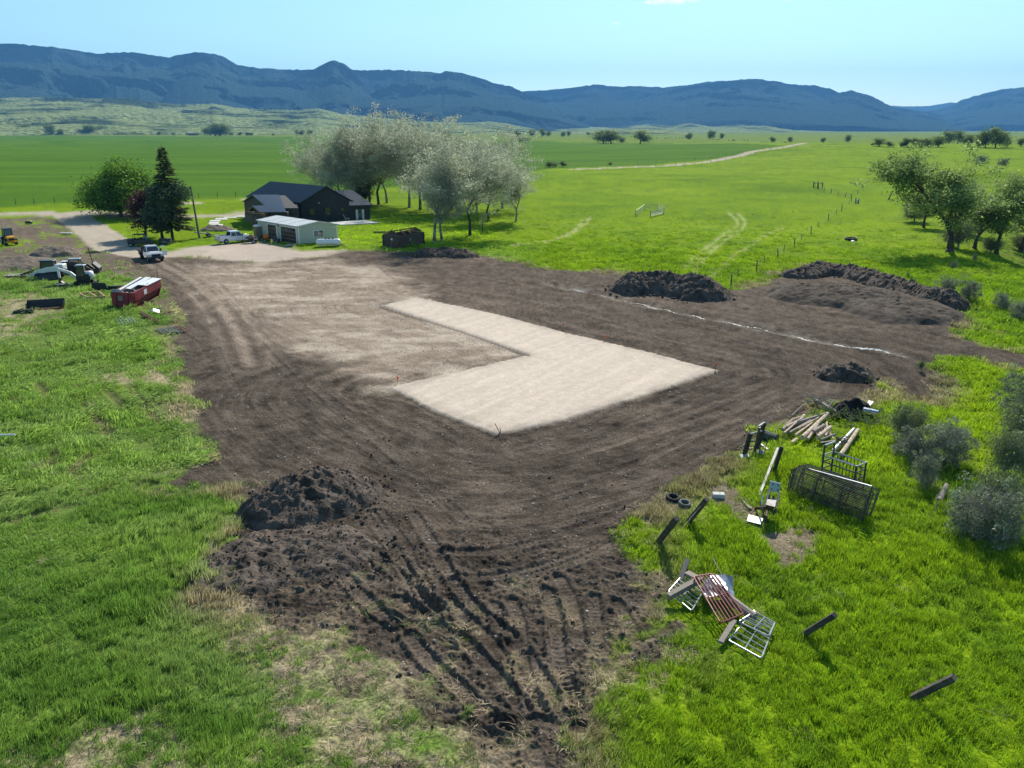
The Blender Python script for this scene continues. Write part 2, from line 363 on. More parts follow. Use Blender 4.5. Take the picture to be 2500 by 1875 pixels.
def ground_colour(X, Y, M):
    n1 = fbm(X / 9, Y / 9, 31, 4) ; n2 = fbm(X / 1.3, Y / 1.3, 37, 4); n3 = fbm(X / 42, Y / 26, 41, 4); n4 = fbm(X / .35, Y / .35, 43, 2)
    slope = sst(0, 14, X - np.interp(Y, [0, 30, 45, 60, 80, 105, 125, 160, 200, 260, 330, 420, 900], [19, 22, 30, 42, 62, 66, 68, 86, 104, 128, 170, 260, 700])) * (Y < 260)
    r = np.hypot(X, Y); past = lerp(C(.19, .32, .010), C(.27, .40, .012), np.clip(.5 + .8 * n1 + .5 * n3, 0, 1))
    past = lerp(past, C(.085, .19, .012) + 0 * past, np.clip(-1.2 * n3 - .22 + .6 * n2 * .3, 0, .45))
    past = lerp(past, C(.28, .40, .05) + 0 * past, np.clip(n3 * 1.2 - .3, 0, .25) * sst(120, 200, r))
    past = lerp(past, C(.13, .17, .05) + 0 * past, np.clip(slope * (2.5 * fbm(X / 5, Y / 5, 49, 4) - .1), 0, .7))
    left = lerp(C(.105, .195, .028), C(.175, .27, .045), np.clip(.5 + 1.2 * fbm(X / 9 + Y / 20, Y / 1.8 - X / 5, 46, 3) + .4 * n2, 0, 1))
    left = lerp(left, C(.19, .27, .07) + 0 * left, np.clip(2.4 * fbm(X / 6, Y / 3, 45, 3) , 0, .6)); past = lerp(past, C(.11, .22, .02) + 0 * past, np.clip(2.0 * fbm(X / 3, Y / 3, 47, 3) - .15, 0, .35))
    wr = sst(-6, 4, X - 2 + 1.5 * n1) * 1.0; wr = np.maximum(wr, sst(118, 135, Y)); col = lerp(left, past, wr)
    hay = lerp(C(.085, .20, .014), C(.125, .25, .018), np.clip(.5 + 1.3 * fbm(X / 150, Y / 18, 51, 4), 0, 1)); col = lerp(col, hay, M['hay'])
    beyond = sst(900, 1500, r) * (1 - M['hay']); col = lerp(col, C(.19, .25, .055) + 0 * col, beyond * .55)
    dry = C(.36, .29, .185) + .1 * n2[:, None] * C(1, .9, .7)
    edge = np.exp(-((M['dd'] - .2) / .75) ** 2) * sst(-.25, .3, fbm(X / 1.7, Y / 1.7, 57, 3)) * (1 - .5 * sst(60, 100, Y)) + .8 * np.exp(-((M['dd'] - .6) / 1.5) ** 2) * sst(.05, .3, fbm(X / 4, Y / 4, 58, 3)); col = lerp(col, dry * .85, np.clip(edge, 0, .85))
    w = np.clip(M['straw'] * (.65 + 1.3 * n2 + .5 * n1) , 0, 1); col = lerp(col, dry, w)
    col = lerp(col, C(.42, .42, .20) + 0 * col, M['lane'] * .9); col = lerp(col, C(.16, .15, .07) + 0 * col, M['groove'] * .7)
    soilg = C(.15, .118, .09) * (1 + .35 * n2[:, None]); col = lerp(col, soilg, np.clip(M['yard'] * (1.0 + .9 * n2 + 1.1 * n1), 0, 1)); col = lerp(col, C(.20, .165, .11) * (1 + .4 * n2[:, None]), M['bare'])
    # soil: streaks follow the way the machines went round the pad
    tk = np.zeros(X.shape); idx, d, s = bbox_apply(TRACK, X, Y, 5)
    if len(idx): tk[idx] = sst(3.2, .3, d + fbm(s / 4, d, 59, 3)) * (.55 + .45 * np.cos(d * 3.4)) 
    p = M['pdist']; ang = np.arctan2(Y - 62, X + 1); st = fbm(p * 1.9 + 1.2 * n1, ang * 5, 61, 4) ; st2 = fbm(p * 6 + n1, ang * 11, 67, 3)
    dk = C(.084, .067, .052) * (1 + .5 * n2[:, None] + .45 * st[:, None] + .4 * st2[:, None] + .3 * n4[:, None]); soil = dk
    mid = C(.26, .205, .155) * (1 + .25 * n2[:, None] + .35 * st2[:, None])
    soil = lerp(soil, mid, np.clip(M['light'] * (1.25 + .9 * st + .5 * n1) + .18 * sst(60, 95, Y) + .9 * tk + .3 * np.clip(st + n1, 0, 1) * sst(12, 3, p), 0, 1))
    soil = lerp(soil, C(.44, .37, .29) * (1 + .15 * st2[:, None]), np.clip(M['light'] * (1.8 * fbm(X / 3.5, Y / 1.6, 71, 4) + .12) + M['light'] * sst(2.6, .2, p) * .5, 0, .85))
    idx, d, s = bbox_apply(TRENCH, X, Y, 4)
    if len(idx):
        t = np.zeros(X.shape); t[idx] = sst(1.4, .2, np.abs(d - .35)) * sst(-.1, .35, fbm(s / 2.5, d, 77, 2) + .1); soil = lerp(soil, C(.26, .225, .18) + 0 * soil, t * .6)
    for line, dp in RUTS:
        idx, d, s = bbox_apply(line, X, Y, 1.)
        if len(idx):
            f = sst(.30, .2, d) * (.3 + .18 * np.sin(s * 2 * math.pi / .27)) * sst(-.5, .3, fbm(s / 1.3, d * 0 + dp * 7, 139, 2)) * np.clip(dp, .5, 1.1); soil[idx] = soil[idx] + (np.array([.20, .165, .135])[None] - soil[idx]) * f[:, None] * .8
    col = lerp(col, soil, M['dirt'])
    pt = np.clip(fbm(X / .9, Y / .9, 87, 4) * 3 - .35, 0, 1) * M['straw'] * sst(-14, -7, X) * (Y < 40); col = lerp(col, dk, pt * .85)
    strawy = np.clip((fbm(X / 1.1, Y / 1.1, 81, 3) - .12) * 4, 0, 1) * sst(34, 24, Y) * M['dirt']; col = lerp(col, C(.22, .175, .11) + 0 * col, strawy * .7)
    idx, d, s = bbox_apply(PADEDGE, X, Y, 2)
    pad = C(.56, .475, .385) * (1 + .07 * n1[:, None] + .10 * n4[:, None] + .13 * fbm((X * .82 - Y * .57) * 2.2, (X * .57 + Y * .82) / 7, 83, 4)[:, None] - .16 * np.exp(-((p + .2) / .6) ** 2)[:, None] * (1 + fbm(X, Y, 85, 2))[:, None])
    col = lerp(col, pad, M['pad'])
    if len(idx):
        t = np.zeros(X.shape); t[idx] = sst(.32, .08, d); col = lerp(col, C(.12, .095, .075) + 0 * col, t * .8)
    gv = C(.46, .38, .31) * (1 + .1 * n2[:, None] + .1 * n1[:, None]); col = lerp(col, gv, M['grav']); col = lerp(col, C(.42, .36, .28) * (1 + .12 * n2[:, None]), M['road'])
    return np.clip(col, .004, .9)
def fine(X, Y, M):
    """fine relief of the ground"""
    r = np.hypot(X, Y); g = 1 - np.maximum.reduce([M['dirt'], M['road'], M['grav'], M['pad']])
    h = g * (.10 * fbm(X / 1.6, Y / 1.6, 101, 4) + .05 * fbm(X / .4, Y / .4, 103, 2)) * sst(400, 100, r)
    h += g * .25 * fbm(X / 7, Y / 7, 105, 2)
    rough = M['dirt'] * (1 - M['pad']) * (1 - .75 * M['light'])
    h += rough * (.06 * fbm(X / .5, Y / .5, 107, 3) + .06 * fbm(X / 2.4, Y / 2.4, 109, 3)) + M['straw'] * .06 * fbm(X / .3, Y / .3, 111, 3)
    churn = rough * sst(38, 31, Y + 2 * fbm(X / 4, Y / 4, 113, 2)); h += churn * (.22 * (ridged(X / .55, Y / .55, 115, 3) - .6) + .09 * fbm(X / .17, Y / .17, 117, 2))
    tks = np.zeros(X.shape)
    for line, dp in RUTS:
        idx, d, s = bbox_apply(line, X, Y, 1.2)
        if len(idx): tks[idx] = np.maximum(tks[idx], sst(.48, .25, d))
    h *= 1 - .85 * tks * M['dirt']
    h += M['light'] * .015 * fbm(M['pdist'] * 4, np.arctan2(Y - 62, X + 1) * 6, 119, 3)
    ang = np.arctan2(Y - 62, X + 1); h += rough * .03 * fbm(M['pdist'] * 2.2, ang * 6, 121, 4) * sst(.5, 3, M['pdist'])
    h += (M['pad'] - 1) * .06 * sst(4, 0, M['pdist']) + .07 * M['pad']
    for line, dp in RUTS:
        idx, d, s = bbox_apply(line, X, Y, 1.2)
        if not len(idx): continue
        w = .27; ins = sst(w + .05, w - .06, d); lug = np.sin(s * 2 * math.pi / .27 + d * 5 + 2 * fbm(s / .8, d * 0 + dp, 137, 2)) * .036 * sst(-.45, .1, fbm(s / 1.3, d * 0 + dp * 7, 139, 2))
        fr = .6 + .4 * fbm(s / 1.5, d * 0, 131, 2)
        h[idx] += 1.3 * dp * fr * (-.10 * ins + ins * lug * sst(w, .05, d * .9) + .085 * np.exp(-((d - w - .12) / .1) ** 2) * (1 + .8 * fbm(X[idx] / .2, Y[idx] / .2, 133, 2)))
    idx, d, s = bbox_apply(TRENCH, X, Y, 3)
    if len(idx): h[idx] += -.16 * sst(.9, .1, d) + .1 * np.exp(-((d - 1.3) / .4) ** 2) * (1 + fbm(s / 1, d / .5, 135, 2))
    idx, d, s = bbox_apply(PADEDGE, X, Y, 1)
    if len(idx): h[idx] -= .12 * sst(.3, .05, d)
    for l in LANES + GROOVES + GROOVES_FAINT:
        idx, d, s = bbox_apply(l, X, Y, 1.5)
        if len(idx): h[idx] -= .12 * sst(.5, .1, d)
    return h

def ground_material():
    m, t, p = new_mat('ground_mat')
    a = N(t, 'ShaderNodeAttribute', attribute_name='Col'); geo = N(t, 'ShaderNodeNewGeometry')
    def noise(sc, det=5):
        n = N(t, 'ShaderNodeTexNoise'); n.inputs['Scale'].default_value = sc; n.inputs['Detail'].default_value = det; t.links.new(geo.outputs['Position'], n.inputs['Vector']); return n
    n1 = noise(9, 6); n2 = noise(1.1, 6); mr = N(t, 'ShaderNodeMapRange'); mr.inputs[1].default_value = .3; mr.inputs[2].default_value = .7; mr.inputs[3].default_value = .5; mr.inputs[4].default_value = 1.5
    t.links.new(n1.outputs[0], mr.inputs[0]); m2 = N(t, 'ShaderNodeMapRange'); m2.inputs[1].default_value = .3; m2.inputs[2].default_value = .7; m2.inputs[3].default_value = .85; m2.inputs[4].default_value = 1.15
    t.links.new(n2.outputs[0], m2.inputs[0]); mm = N(t, 'ShaderNodeMath', operation='MULTIPLY'); t.links.new(mr.outputs[0], mm.inputs[0]); t.links.new(m2.outputs[0], mm.inputs[1])
    mx = N(t, 'ShaderNodeVectorMath', operation='SCALE'); t.links.new(a.outputs['Color'], mx.inputs[0]); 
    # finer contrast only where the ground is not fine gravel
    rg = N(t, 'ShaderNodeAttribute', attribute_name='rough'); mi = N(t, 'ShaderNodeMix'); mi.inputs[2].default_value = 1
    t.links.new(rg.outputs['Fac'], mi.inputs[0]); t.links.new(mm.outputs[0], mi.inputs[3]); t.links.new(mi.outputs[0], mx.inputs['Scale'])
    # pale stones in the soil
    vo = N(t, 'ShaderNodeTexVoronoi'); vo.inputs['Scale'].default_value = 2.6; t.links.new(geo.outputs['Position'], vo.inputs['Vector'])
    lt = N(t, 'ShaderNodeMath', operation='LESS_THAN'); lt.inputs[1].default_value = .085; t.links.new(vo.outputs['Distance'], lt.inputs[0])
    st = N(t, 'ShaderNodeAttribute', attribute_name='stone'); sm = N(t, 'ShaderNodeMath', operation='MULTIPLY'); t.links.new(lt.outputs[0], sm.inputs[0]); t.links.new(st.outputs['Fac'], sm.inputs[1])
    c2 = N(t, 'ShaderNodeMix'); c2.data_type = 'RGBA'; c2.inputs[7].default_value = (.42, .38, .33, 1); t.links.new(sm.outputs[0], c2.inputs[0]); t.links.new(mx.outputs[0], c2.inputs[6])
    t.links.new(c2.outputs[2], p.inputs['Base Color']); p.inputs['Roughness'].default_value = 1; p.inputs['Specular IOR Level'].default_value = .02
    b = N(t, 'ShaderNodeBump'); b.inputs['Distance'].default_value = .06; b.inputs['Strength'].default_value = .8; n3 = noise(5, 8); t.links.new(n3.outputs[0], b.inputs['Height'])
    t.links.new(rg.outputs['Fac'], b.inputs['Strength']); t.links.new(b.outputs[0], p.inputs['Normal']); return m
def build_ground():
    px = .00142 * 1.15
    rs = [.4, 3, 6, 9, 11.5]; r = 13.0
    while r < 1400: rs.append(r); r += max(.03, (r * r + CAMH ** 2) / CAMH * px * (.62 if r < 60 else 1 if r < 150 else 1.5 if r < 300 else .4 if r < 1100 else 1.5))
    while r < 19500: rs.append(r); r *= 1.035
    rs = np.array(rs); th = np.radians(np.concatenate([np.arange(-180, -39, 3.), np.arange(-38, 38.01, .088), np.arange(41, 180, 3.)])); nt_, nr = len(th), len(rs)
    Rg, Tg = np.meshgrid(rs, th, indexing='ij'); X = (Rg * np.sin(Tg)).ravel(); Y = (Rg * np.cos(Tg)).ravel()
    M = masks(X, Y); col = ground_colour(X, Y, M); Zz = macro(X, Y) + fine(X, Y, M)
    i = np.arange(nr - 1)[:, None] * nt_; j = np.arange(nt_)[None, :]; j2 = (j + 1) % nt_
    F = np.stack([i + j, i + nt_ + j, i + nt_ + j2, i + j2], -1).reshape(-1, 4)
    F = F[:, ::-1]
    me = np_mesh('ground', np.stack([X, Y, Zz], 1), F, ground_material())
    col = col * (1 - .30 * (1 - np.maximum.reduce([M['road'], M['dirt'], M['pad'], M['grav'], M['straw'] * .8, M['lane'], M['bare'], M['yard']])) * (1 - .5 * sst(9000, 12000, np.hypot(X, Y))))[:, None]   # soil under the grass darkened in colour to stand for shade between the blades
    ca = me.color_attributes.new('Col', 'FLOAT_COLOR', 'POINT'); ca.data.foreach_set('color', np.concatenate([col, np.ones((len(X), 1))], 1).astype(np.float32).ravel())
    rough = np.clip(1 - .75 * M['pad'] - .6 * M['grav'] - .5 * M['road'], 0, 1) * sst(3000, 500, np.hypot(X, Y))
    fa = me.attributes.new('rough', 'FLOAT', 'POINT'); fa.data.foreach_set('value', rough.astype(np.float32))
    fs = me.attributes.new('stone', 'FLOAT', 'POINT'); fs.data.foreach_set('value', (M['dirt'] * (1 - M['pad']) * sst(120, 60, Y) * sst(.35, .75, vn(X * 1.3, Y * 1.3, 99))).astype(np.float32))
    o = link('ground', me); tag(o, kind='structure')
build_ground()

# puddles of water lying in the trench
def build_puddles():
    m, t, p = new_mat('puddle_water'); p.inputs['Base Color'].default_value = (.34, .32, .29, 1); p.inputs['Roughness'].default_value = .22; p.inputs['Specular IOR Level'].default_value = 1.0; p.inputs['Metallic'].default_value = .85
    L = np.array(TRENCH); seg = np.hypot(*(L[1:] - L[:-1]).T); S_ = np.concatenate([[0], np.cumsum(seg)]); tot = S_[-1]
    def pt(s): return np.array([np.interp(s, S_, L[:, 0]), np.interp(s, S_, L[:, 1])])
    for a, b, w in ((.09, .15, .5), (.17, .22, .25), (.28, .47, .42), (.49, .56, .35), (.58, .70, .22), (.74, .80, .3), (.82, .97, .6)):
        mb = MB(); n = 44; rows = []
        for k in range(n + 1):
            s = tot * (a + (b - a) * k / n); c = pt(s); d = pt(s + .3) - pt(s - .3); d /= np.linalg.norm(d) + 1e-9; nn = np.array([-d[1], d[0]])
            ww = w * .5 * math.sin(math.pi * min(.98, max(.02, k / n))) ** .5 * (.1 + 1.3 * R.random() ** 1.5); off = .25 * math.sin(s * 1.7) + .1 * R.uniform(-1, 1)
            rows.append([c - nn * (ww - off), c + nn * (ww + off)])
        for k in range(n):
            q = [rows[k][0], rows[k + 1][0], rows[k + 1][1], rows[k][1]]
            zc = [mz(*v) - .105 for v in q]; mb.quad(*[(v[0], v[1], -.105 + mz(*rows[0][0]) * 0 + z_ * 0 + mz(*v)) for v, z_ in zip(q, zc)])
        o = link('puddle', mb.mesh('puddle', m)); tag(o, kind='structure')
build_puddles()

# ------------------------------------------------------------------ heaps of soil
def heap_mesh(name, line, rad, hgt, res, m, clod=.16, seed=1, asym=0, freq=1.6, flat=0.):
    line = smooth_line(line, 5) if len(line) > 2 else line; a = np.array(line); pad = rad * 1.7
    xs = np.arange(a[:, 0].min() - pad, a[:, 0].max() + pad, res); ys = np.arange(a[:, 1].min() - pad, a[:, 1].max() + pad, res)
    X, Y = np.meshgrid(xs, ys); X = X.ravel(); Y = Y.ravel(); d, s = pline(line, X, Y)
    d = d + rad * .28 * fbm(X / rad / .8, Y / rad / .8, seed, 3)
    u = np.clip(d / (rad * 1.25), 0, 1); prof = (1 - u) ** 1.15 * (1 + .3 * u) if flat == 0 else sst(1, flat, u)
    body = hgt * prof * (1 + .25 * fbm(s / 2.2, d * 0, seed + 5, 2)); k = sst(1.15, .7, d / (rad * 1.1))
    rel = clod * (ridged(X * freq, Y * freq, seed + 7, 3) * 1.5 - .8 + .5 * fbm(X * freq * 3.3, Y * freq * 3.3, seed + 9, 2))
    lum = clod * .9 * np.clip(vn(X * freq * 1.3, Y * freq * 1.3, seed + 11) - .5, 0, 1)
    Zz = macro(X, Y) - .22 + (body + .22 + (rel + lum) * (.35 + .65 * prof)) * k
    nx, ny = len(xs), len(ys); i = np.arange(ny - 1)[:, None] * nx; j = np.arange(nx - 1)[None, :]
    F = np.stack([i + j, i + j + 1, i + nx + j + 1, i + nx + j], -1).reshape(-1, 4)
    sel = np.nonzero((k > .5) & (np.arange(len(X)) >= 0))[0]; nn = int(min(len(sel), len(sel) * res * res * 16 * (.4 if res > .1 else 1))); sel = np.random.default_rng(seed).choice(sel, nn, replace=False); HV.append((np.stack([X, Y, Zz], 1)[sel], res, m))
    keep = (k[F].max(1) > .01); F = F[keep]; used = np.unique(F); mp = np.zeros(len(X), int); mp[used] = np.arange(len(used))
    return np_mesh(name, np.stack([X, Y, Zz], 1)[used], mp[F], m)
soil_m = mat('turned_soil', (.092, .073, .058), .95, 0, .5, 1.4, .06, 9, .15)
soil_l = mat('dry_soil', (.17, .138, .105), .95, 0, .3, 2.2, .04, 8, .15)
HV = []
HEAPS = [
    ('soil_heap', 'tall dark heap of turned soil nearest the viewer, beside the left green field', W2([(640, 1092), (700, 1075)]), 2.7, 1.75, .075, soil_m, .32),
    ('soil_heap', 'spread low clods of dark soil spilling downhill from the nearest heap', W2([(540, 1225), (620, 1180), (700, 1190)]), 2.5, .38, .075, soil_m, .26),
    ('soil_heap', 'large black rounded soil heap beside the start of the pasture fence', W2([(1375, 628), (1440, 628), (1515, 640)]), 3.3, 2.3, .12, soil_m, .34),
    ('soil_heap', 'long curved ridge of black soil pushed up along the pasture edge', W2([(1725, 598), (1790, 590), (1870, 604), (1930, 624), (1990, 646), (2045, 662)]), 2.1, 1.5, .13, soil_m, .34),
    ('soil_heap', 'small round dark soil heap alone on the graded dirt near the muddy track', W2([(1800, 812), (1842, 812)]), 1.5, .95, .085, soil_m, .24),
    ('soil_heap', 'dark soil pushed against the big trees beside the log cabin', W2([(915, 552), (960, 549), (1000, 553)]), 2.2, 1.0, .15, soil_m, .3),
    ('soil_ramp', 'broad brown graded soil ramp rising to the long black ridge', W2([(1760, 640), (1880, 650), (1965, 675)]), 5.6, 1.3, .14, mat('graded_soil', (.082, .065, .051), .95, 0, .45, .9, .06, 8, .1), .2),
    ('gravel_heap', 'broad low grey gravel heap behind the track loader', W2([(5, 578), (60, 575)]), 4.0, 1.5, .2, soil_l, .18),
    ('gravel_heap', 'pale loose dirt heap between the gravel heap and the driveway', W2([(112, 552), (140, 552)]), 2.8, 1.6, .2, soil_l, .28),
]
for i, (nm, lb, ln, rad, h, res, m, cl) in enumerate(HEAPS):
    tag(link(nm, heap_mesh(nm, ln, rad, h, res, m, cl, 200 + i * 31)), lb, 'dirt pile')
# ------------------------------------------------------------------ grass, straw and clods (stuff: nobody could count them)
rng = np.random.default_rng(5)
def scatter(name, pts, scale, rot, idx, tint, protos, label):
    me = bpy.data.meshes.new(name); me.vertices.add(len(pts)); me.vertices.foreach_set('co', np.asarray(pts, np.float32).ravel())
    def A(n, ty, arr, key='value'): a = me.attributes.new(n, ty, 'POINT'); a.data.foreach_set(key, np.ascontiguousarray(arr).ravel())
    A('scl', 'FLOAT_VECTOR', scale.astype(np.float32), 'vector'); A('rot', 'FLOAT_VECTOR', rot.astype(np.float32), 'vector'); A('pick', 'INT', idx.astype(np.int32))
    A('tint', 'FLOAT_COLOR', np.concatenate([tint, np.ones((len(pts), 1))], 1).astype(np.float32), 'color')
    col = bpy.data.collections.new(name + '_source')
    for k, p in enumerate(protos): col.objects.link(bpy.data.objects.new('%s_%02d' % (name, k), p))
    o = link(name, me); tag(o, label, kind='stuff')
    g = bpy.data.node_groups.new(name + '_nodes', 'GeometryNodeTree')
    g.interface.new_socket('Geometry', in_out='INPUT', socket_type='NodeSocketGeometry'); g.interface.new_socket('Geometry', in_out='OUTPUT', socket_type='NodeSocketGeometry')
    gi = g.nodes.new('NodeGroupInput'); go = g.nodes.new('NodeGroupOutput'); ip = g.nodes.new('GeometryNodeInstanceOnPoints'); ci = g.nodes.new('GeometryNodeCollectionInfo')
    ci.inputs['Collection'].default_value = col; ci.inputs['Separate Children'].default_value = True; ci.inputs['Reset Children'].default_value = True
    def NA(n, ty): a = g.nodes.new('GeometryNodeInputNamedAttribute'); a.data_type = ty; a.inputs['Name'].default_value = n; return a.outputs['Attribute']
    g.links.new(gi.outputs[0], ip.inputs['Points']); g.links.new(ci.outputs[0], ip.inputs['Instance']); ip.inputs['Pick Instance'].default_value = True
    g.links.new(NA('pick', 'INT'), ip.inputs['Instance Index']); g.links.new(NA('scl', 'FLOAT_VECTOR'), ip.inputs['Scale']); g.links.new(NA('rot', 'FLOAT_VECTOR'), ip.inputs['Rotation'])
    g.links.new(ip.outputs[0], go.inputs[0]); md = o.modifiers.new('scatter', 'NODES'); md.node_group = g; return o
def blades(seed, n, rad, h, w, lean, flat=0.):
    q = np.random.default_rng(seed); V = []; F = []
    for i in range(n):
        a = q.uniform(0, 6.283); rr = rad * math.sqrt(q.uniform()); x, y = rr * math.cos(a), rr * math.sin(a); hh = h * q.uniform(.55, 1.1)
        b = q.uniform(0, 6.283); l = hh * lean * q.uniform(.3, 1.3); dx, dy = math.cos(b) * l + lean * .25 * hh, math.sin(b) * l; c = q.uniform(0, 6.283); wx, wy = math.cos(c) * w / 2, math.sin(c) * w / 2
        zz = (1 - flat) * hh; k = len(V)
        V += [(x - wx, y - wy, -.05), (x + wx, y + wy, -.05), (x + dx * .45 + wx * .8, y + dy * .45 + wy * .8, zz * .6), (x + dx * .45 - wx * .8, y + dy * .45 - wy * .8, zz * .6), (x + dx, y + dy, zz * (1 if flat == 0 else .5))]
        F += [(k, k + 1, k + 2), (k, k + 2, k + 3), (k + 3, k + 2, k + 4)]
    return V, F
grass_m = leaf_mat('grass_blades', (.78, .80, .7), (1.35, 1.3, 1.4), .5, 3., True)
straw_m = leaf_mat('straw_blades', (.6, .6, .6), (1.25, 1.2, 1.1), .25, 3., True)
G_P = [np_mesh('grass_tuft', *blades(i, 34, .20, .30, .022, .55), grass_m, False) for i in range(5)]
G_F = [np_mesh('grass_patch', *blades(20 + i, 44, .55, .36, .05, .5), grass_m, False) for i in range(4)]
S_P = [np_mesh('straw_tuft', *blades(40 + i, 26, .22, .30, .018, 1.5, .72), straw_m, False) for i in range(4)]
def clod(seed, n=1):
    q = np.random.default_rng(seed); import bmesh
    bm = bmesh.new(); bmesh.ops.create_icosphere(bm, subdivisions=1, radius=1)
    V = np.array([v.co for v in bm.verts]); F = np.array([[v.index for v in f.verts] for f in bm.faces]); bm.free()
    V = V * (1 + .32 * q.standard_normal((len(V), 1))) * np.array([1, q.uniform(.6, 1), q.uniform(.5, .8)]); return V, F
CL = [np_mesh('soil_clod', *clod(i), soil_m, False) for i in range(5)]
stone_m = mat('field_stone', (.40, .36, .31), .9, 0, .25, 3)
ST = [np_mesh('field_stone', *clod(30 + i), stone_m, False) for i in range(3)]
def cand(r0, r1, dens, amax=37.5):
    """random points of a wedge of land round the viewer's foot, dens per square metre"""
    n = int(dens * math.radians(2 * amax) / 2 * (r1 * r1 - r0 * r0)); th = rng.uniform(-math.radians(amax), math.radians(amax), n); r = np.sqrt(rng.uniform(r0 * r0, r1 * r1, n))
    return r * np.sin(th), r * np.cos(th)
CLEAR = [[at2(*ZH(*p)) for p in q] for q in (((1330, 640), (1470, 680), (1900, 655), (1735, 610), (1400, 600)), ((40, 700), (40, 560), (440, 560), (440, 600), (200, 610), (210, 710)), ((570, 640), (690, 860), (1010, 895), (1440, 830), (1430, 700), (800, 600)), ((1200, 900), (1200, 935), (1480, 920), (1480, 890)), ((430, 600), (430, 700), (880, 640), (1020, 650), (1750, 620), (1500, 500)))] + [[at2(*Z1(*p)) for p in q] for q in (((1260, 985), (1270, 1010), (1515, 1020), (1790, 900), (1700, 880)), ((430, 700), (430, 560), (1060, 560), (1060, 720)))]
LOW = [[at2(*Z1(*p)) for p in q] for q in (((1280, 1090), (1700, 1000), (1860, 980), (2170, 1290), (1740, 1320), (1290, 1210)), ((880, 830), (1130, 800), (1200, 900), (990, 930)), ((100, 610), (380, 560), (800, 680), (800, 780), (500, 790), (100, 680)), ((140, 1000), (700, 960), (720, 1050), (300, 1110)), ((1060, 740), (1240, 740), (1240, 830), (1070, 830)))] + [[at2(*Z4(*p)) for p in q] for q in (((150, 950), (420, 1040), (400, 1110), (150, 1060)), ((840, 1000), (1040, 980), (1180, 850), (1280, 900), (1100, 1280), (850, 1250)), ((1200, 350), (1400, 230), (1900, 200), (1920, 420), (1750, 650), (1250, 500)), ((840, 520), (1150, 520), (1150, 680), (840, 660)), ((600, 930), (700, 930), (700, 1020), (600, 1020)))] + [[at2(*Z5(*p)) for p in ((270, 600), (560, 600), (900, 850), (860, 1080), (600, 1010), (270, 800))]]
def clearing(X, Y):
    a = np.ones(X.shape); b = np.ones(X.shape)
    for q in CLEAR: a = np.minimum(a, sst(-.1, .3, sdf(q, X, Y)))
    for q in LOW: b = np.minimum(b, .38 + .62 * sst(-.2, .6, sdf(q, X, Y)))
    return a, b
def grass():
    Ps, Sc, Ro, Ix, Ti = [], [], [], [], []
    for r0, r1, dn, far, sc in ((13, 30, 20, 0, .95), (30, 46, 11, 0, 1.25), (46, 75, 3.6, 1, 1.), (75, 130, 1.7, 1, 1.3), (130, 210, .6, 1, 1.4)):
        X, Y = cand(r0, r1, dn); M = masks(X, Y)
        bare = np.maximum.reduce([M['dirt'], M['road'], M['grav'], M['pad'], M['bare'] * .85, M['yard'] * .75])
        tuft = fbm(X / 1.1, Y / 1.1, 301, 3); big = fbm(X / 4.5, Y / 4.5, 303, 3)
        k = (1 - bare) * (1 - .93 * M['groove']) * (1 - .95 * M['lane']) * clearing(X, Y)[0] * sst(212, 130, np.hypot(X, Y)) * (1 - .80 * M['straw'] * (1 - .8 * sst(.05, .4, tuft + .5 * big)))
        keep = rng.uniform(size=len(X)) < k * (.85 + .4 * tuft); X, Y = X[keep], Y[keep]; M = {a: b[keep] for a, b in M.items()}; tuft = tuft[keep]; big = big[keep]
        col = ground_colour(X, Y, {**M, 'straw': M['straw'] * 0, 'dirt': M['dirt'] * 0, 'yard': M['yard'] * 0, 'groove': M['groove'] * 0, 'bare': 0 * M['bare']}); Zz = macro(X, Y) + fine(X, Y, M)
        hh = np.clip(.82 + (.85 - .45 * sst(-8, 4, X)) * big + .35 * tuft, .3, 1.6) * (1 - .35 * M['straw']) * (1 - .55 * M['hay']); e = np.clip(bare[keep], 0, 1); hh *= (1 - .3 * e) * clearing(X, Y)[1] * (1 - .68 * sst(100, 180, np.hypot(X, Y))) * (1 - .6 * M['lawn'])
        s = sc * rng.uniform(.75, 1.25, len(X)); Ps.append(np.stack([X, Y, Zz], 1)); Sc.append(np.stack([s, s, s * hh / (1 if not far else 1.1)], 1))
        wind = .9 + .9 * fbm(X / 9, Y / 9, 305, 2) + rng.normal(0, .7, len(X)); tl = rng.normal(.0, .12, (len(X), 2)); la = sst(.05, .4, fbm(X / 3.5, Y / 2.2, 307, 3)) * .95 * (1 - .7 * sst(-6, 6, X)); Ro.append(np.stack([tl[:, 0] + la * np.sin(wind * .8), tl[:, 1] + .1 + la, wind * (1 - .7 * (la > .2))], 1))
        Ix.append(rng.integers(0, len(G_P), len(X)) if not far else 5 + rng.integers(0, len(G_F), len(X))); Ti.append(np.clip(col * rng.uniform(.75, 1.25, (len(X), 1)) * (1.62 - .47 * sst(-6, 6, X))[:, None], .003, .8))
    Ix = np.concatenate(Ix)
    scatter('grass', np.concatenate(Ps), np.concatenate(Sc), np.concatenate(Ro), Ix, np.concatenate(Ti), G_P + G_F, 'uncut green grass covering the fields round the dirt site')
    print('grass', len(Ix))
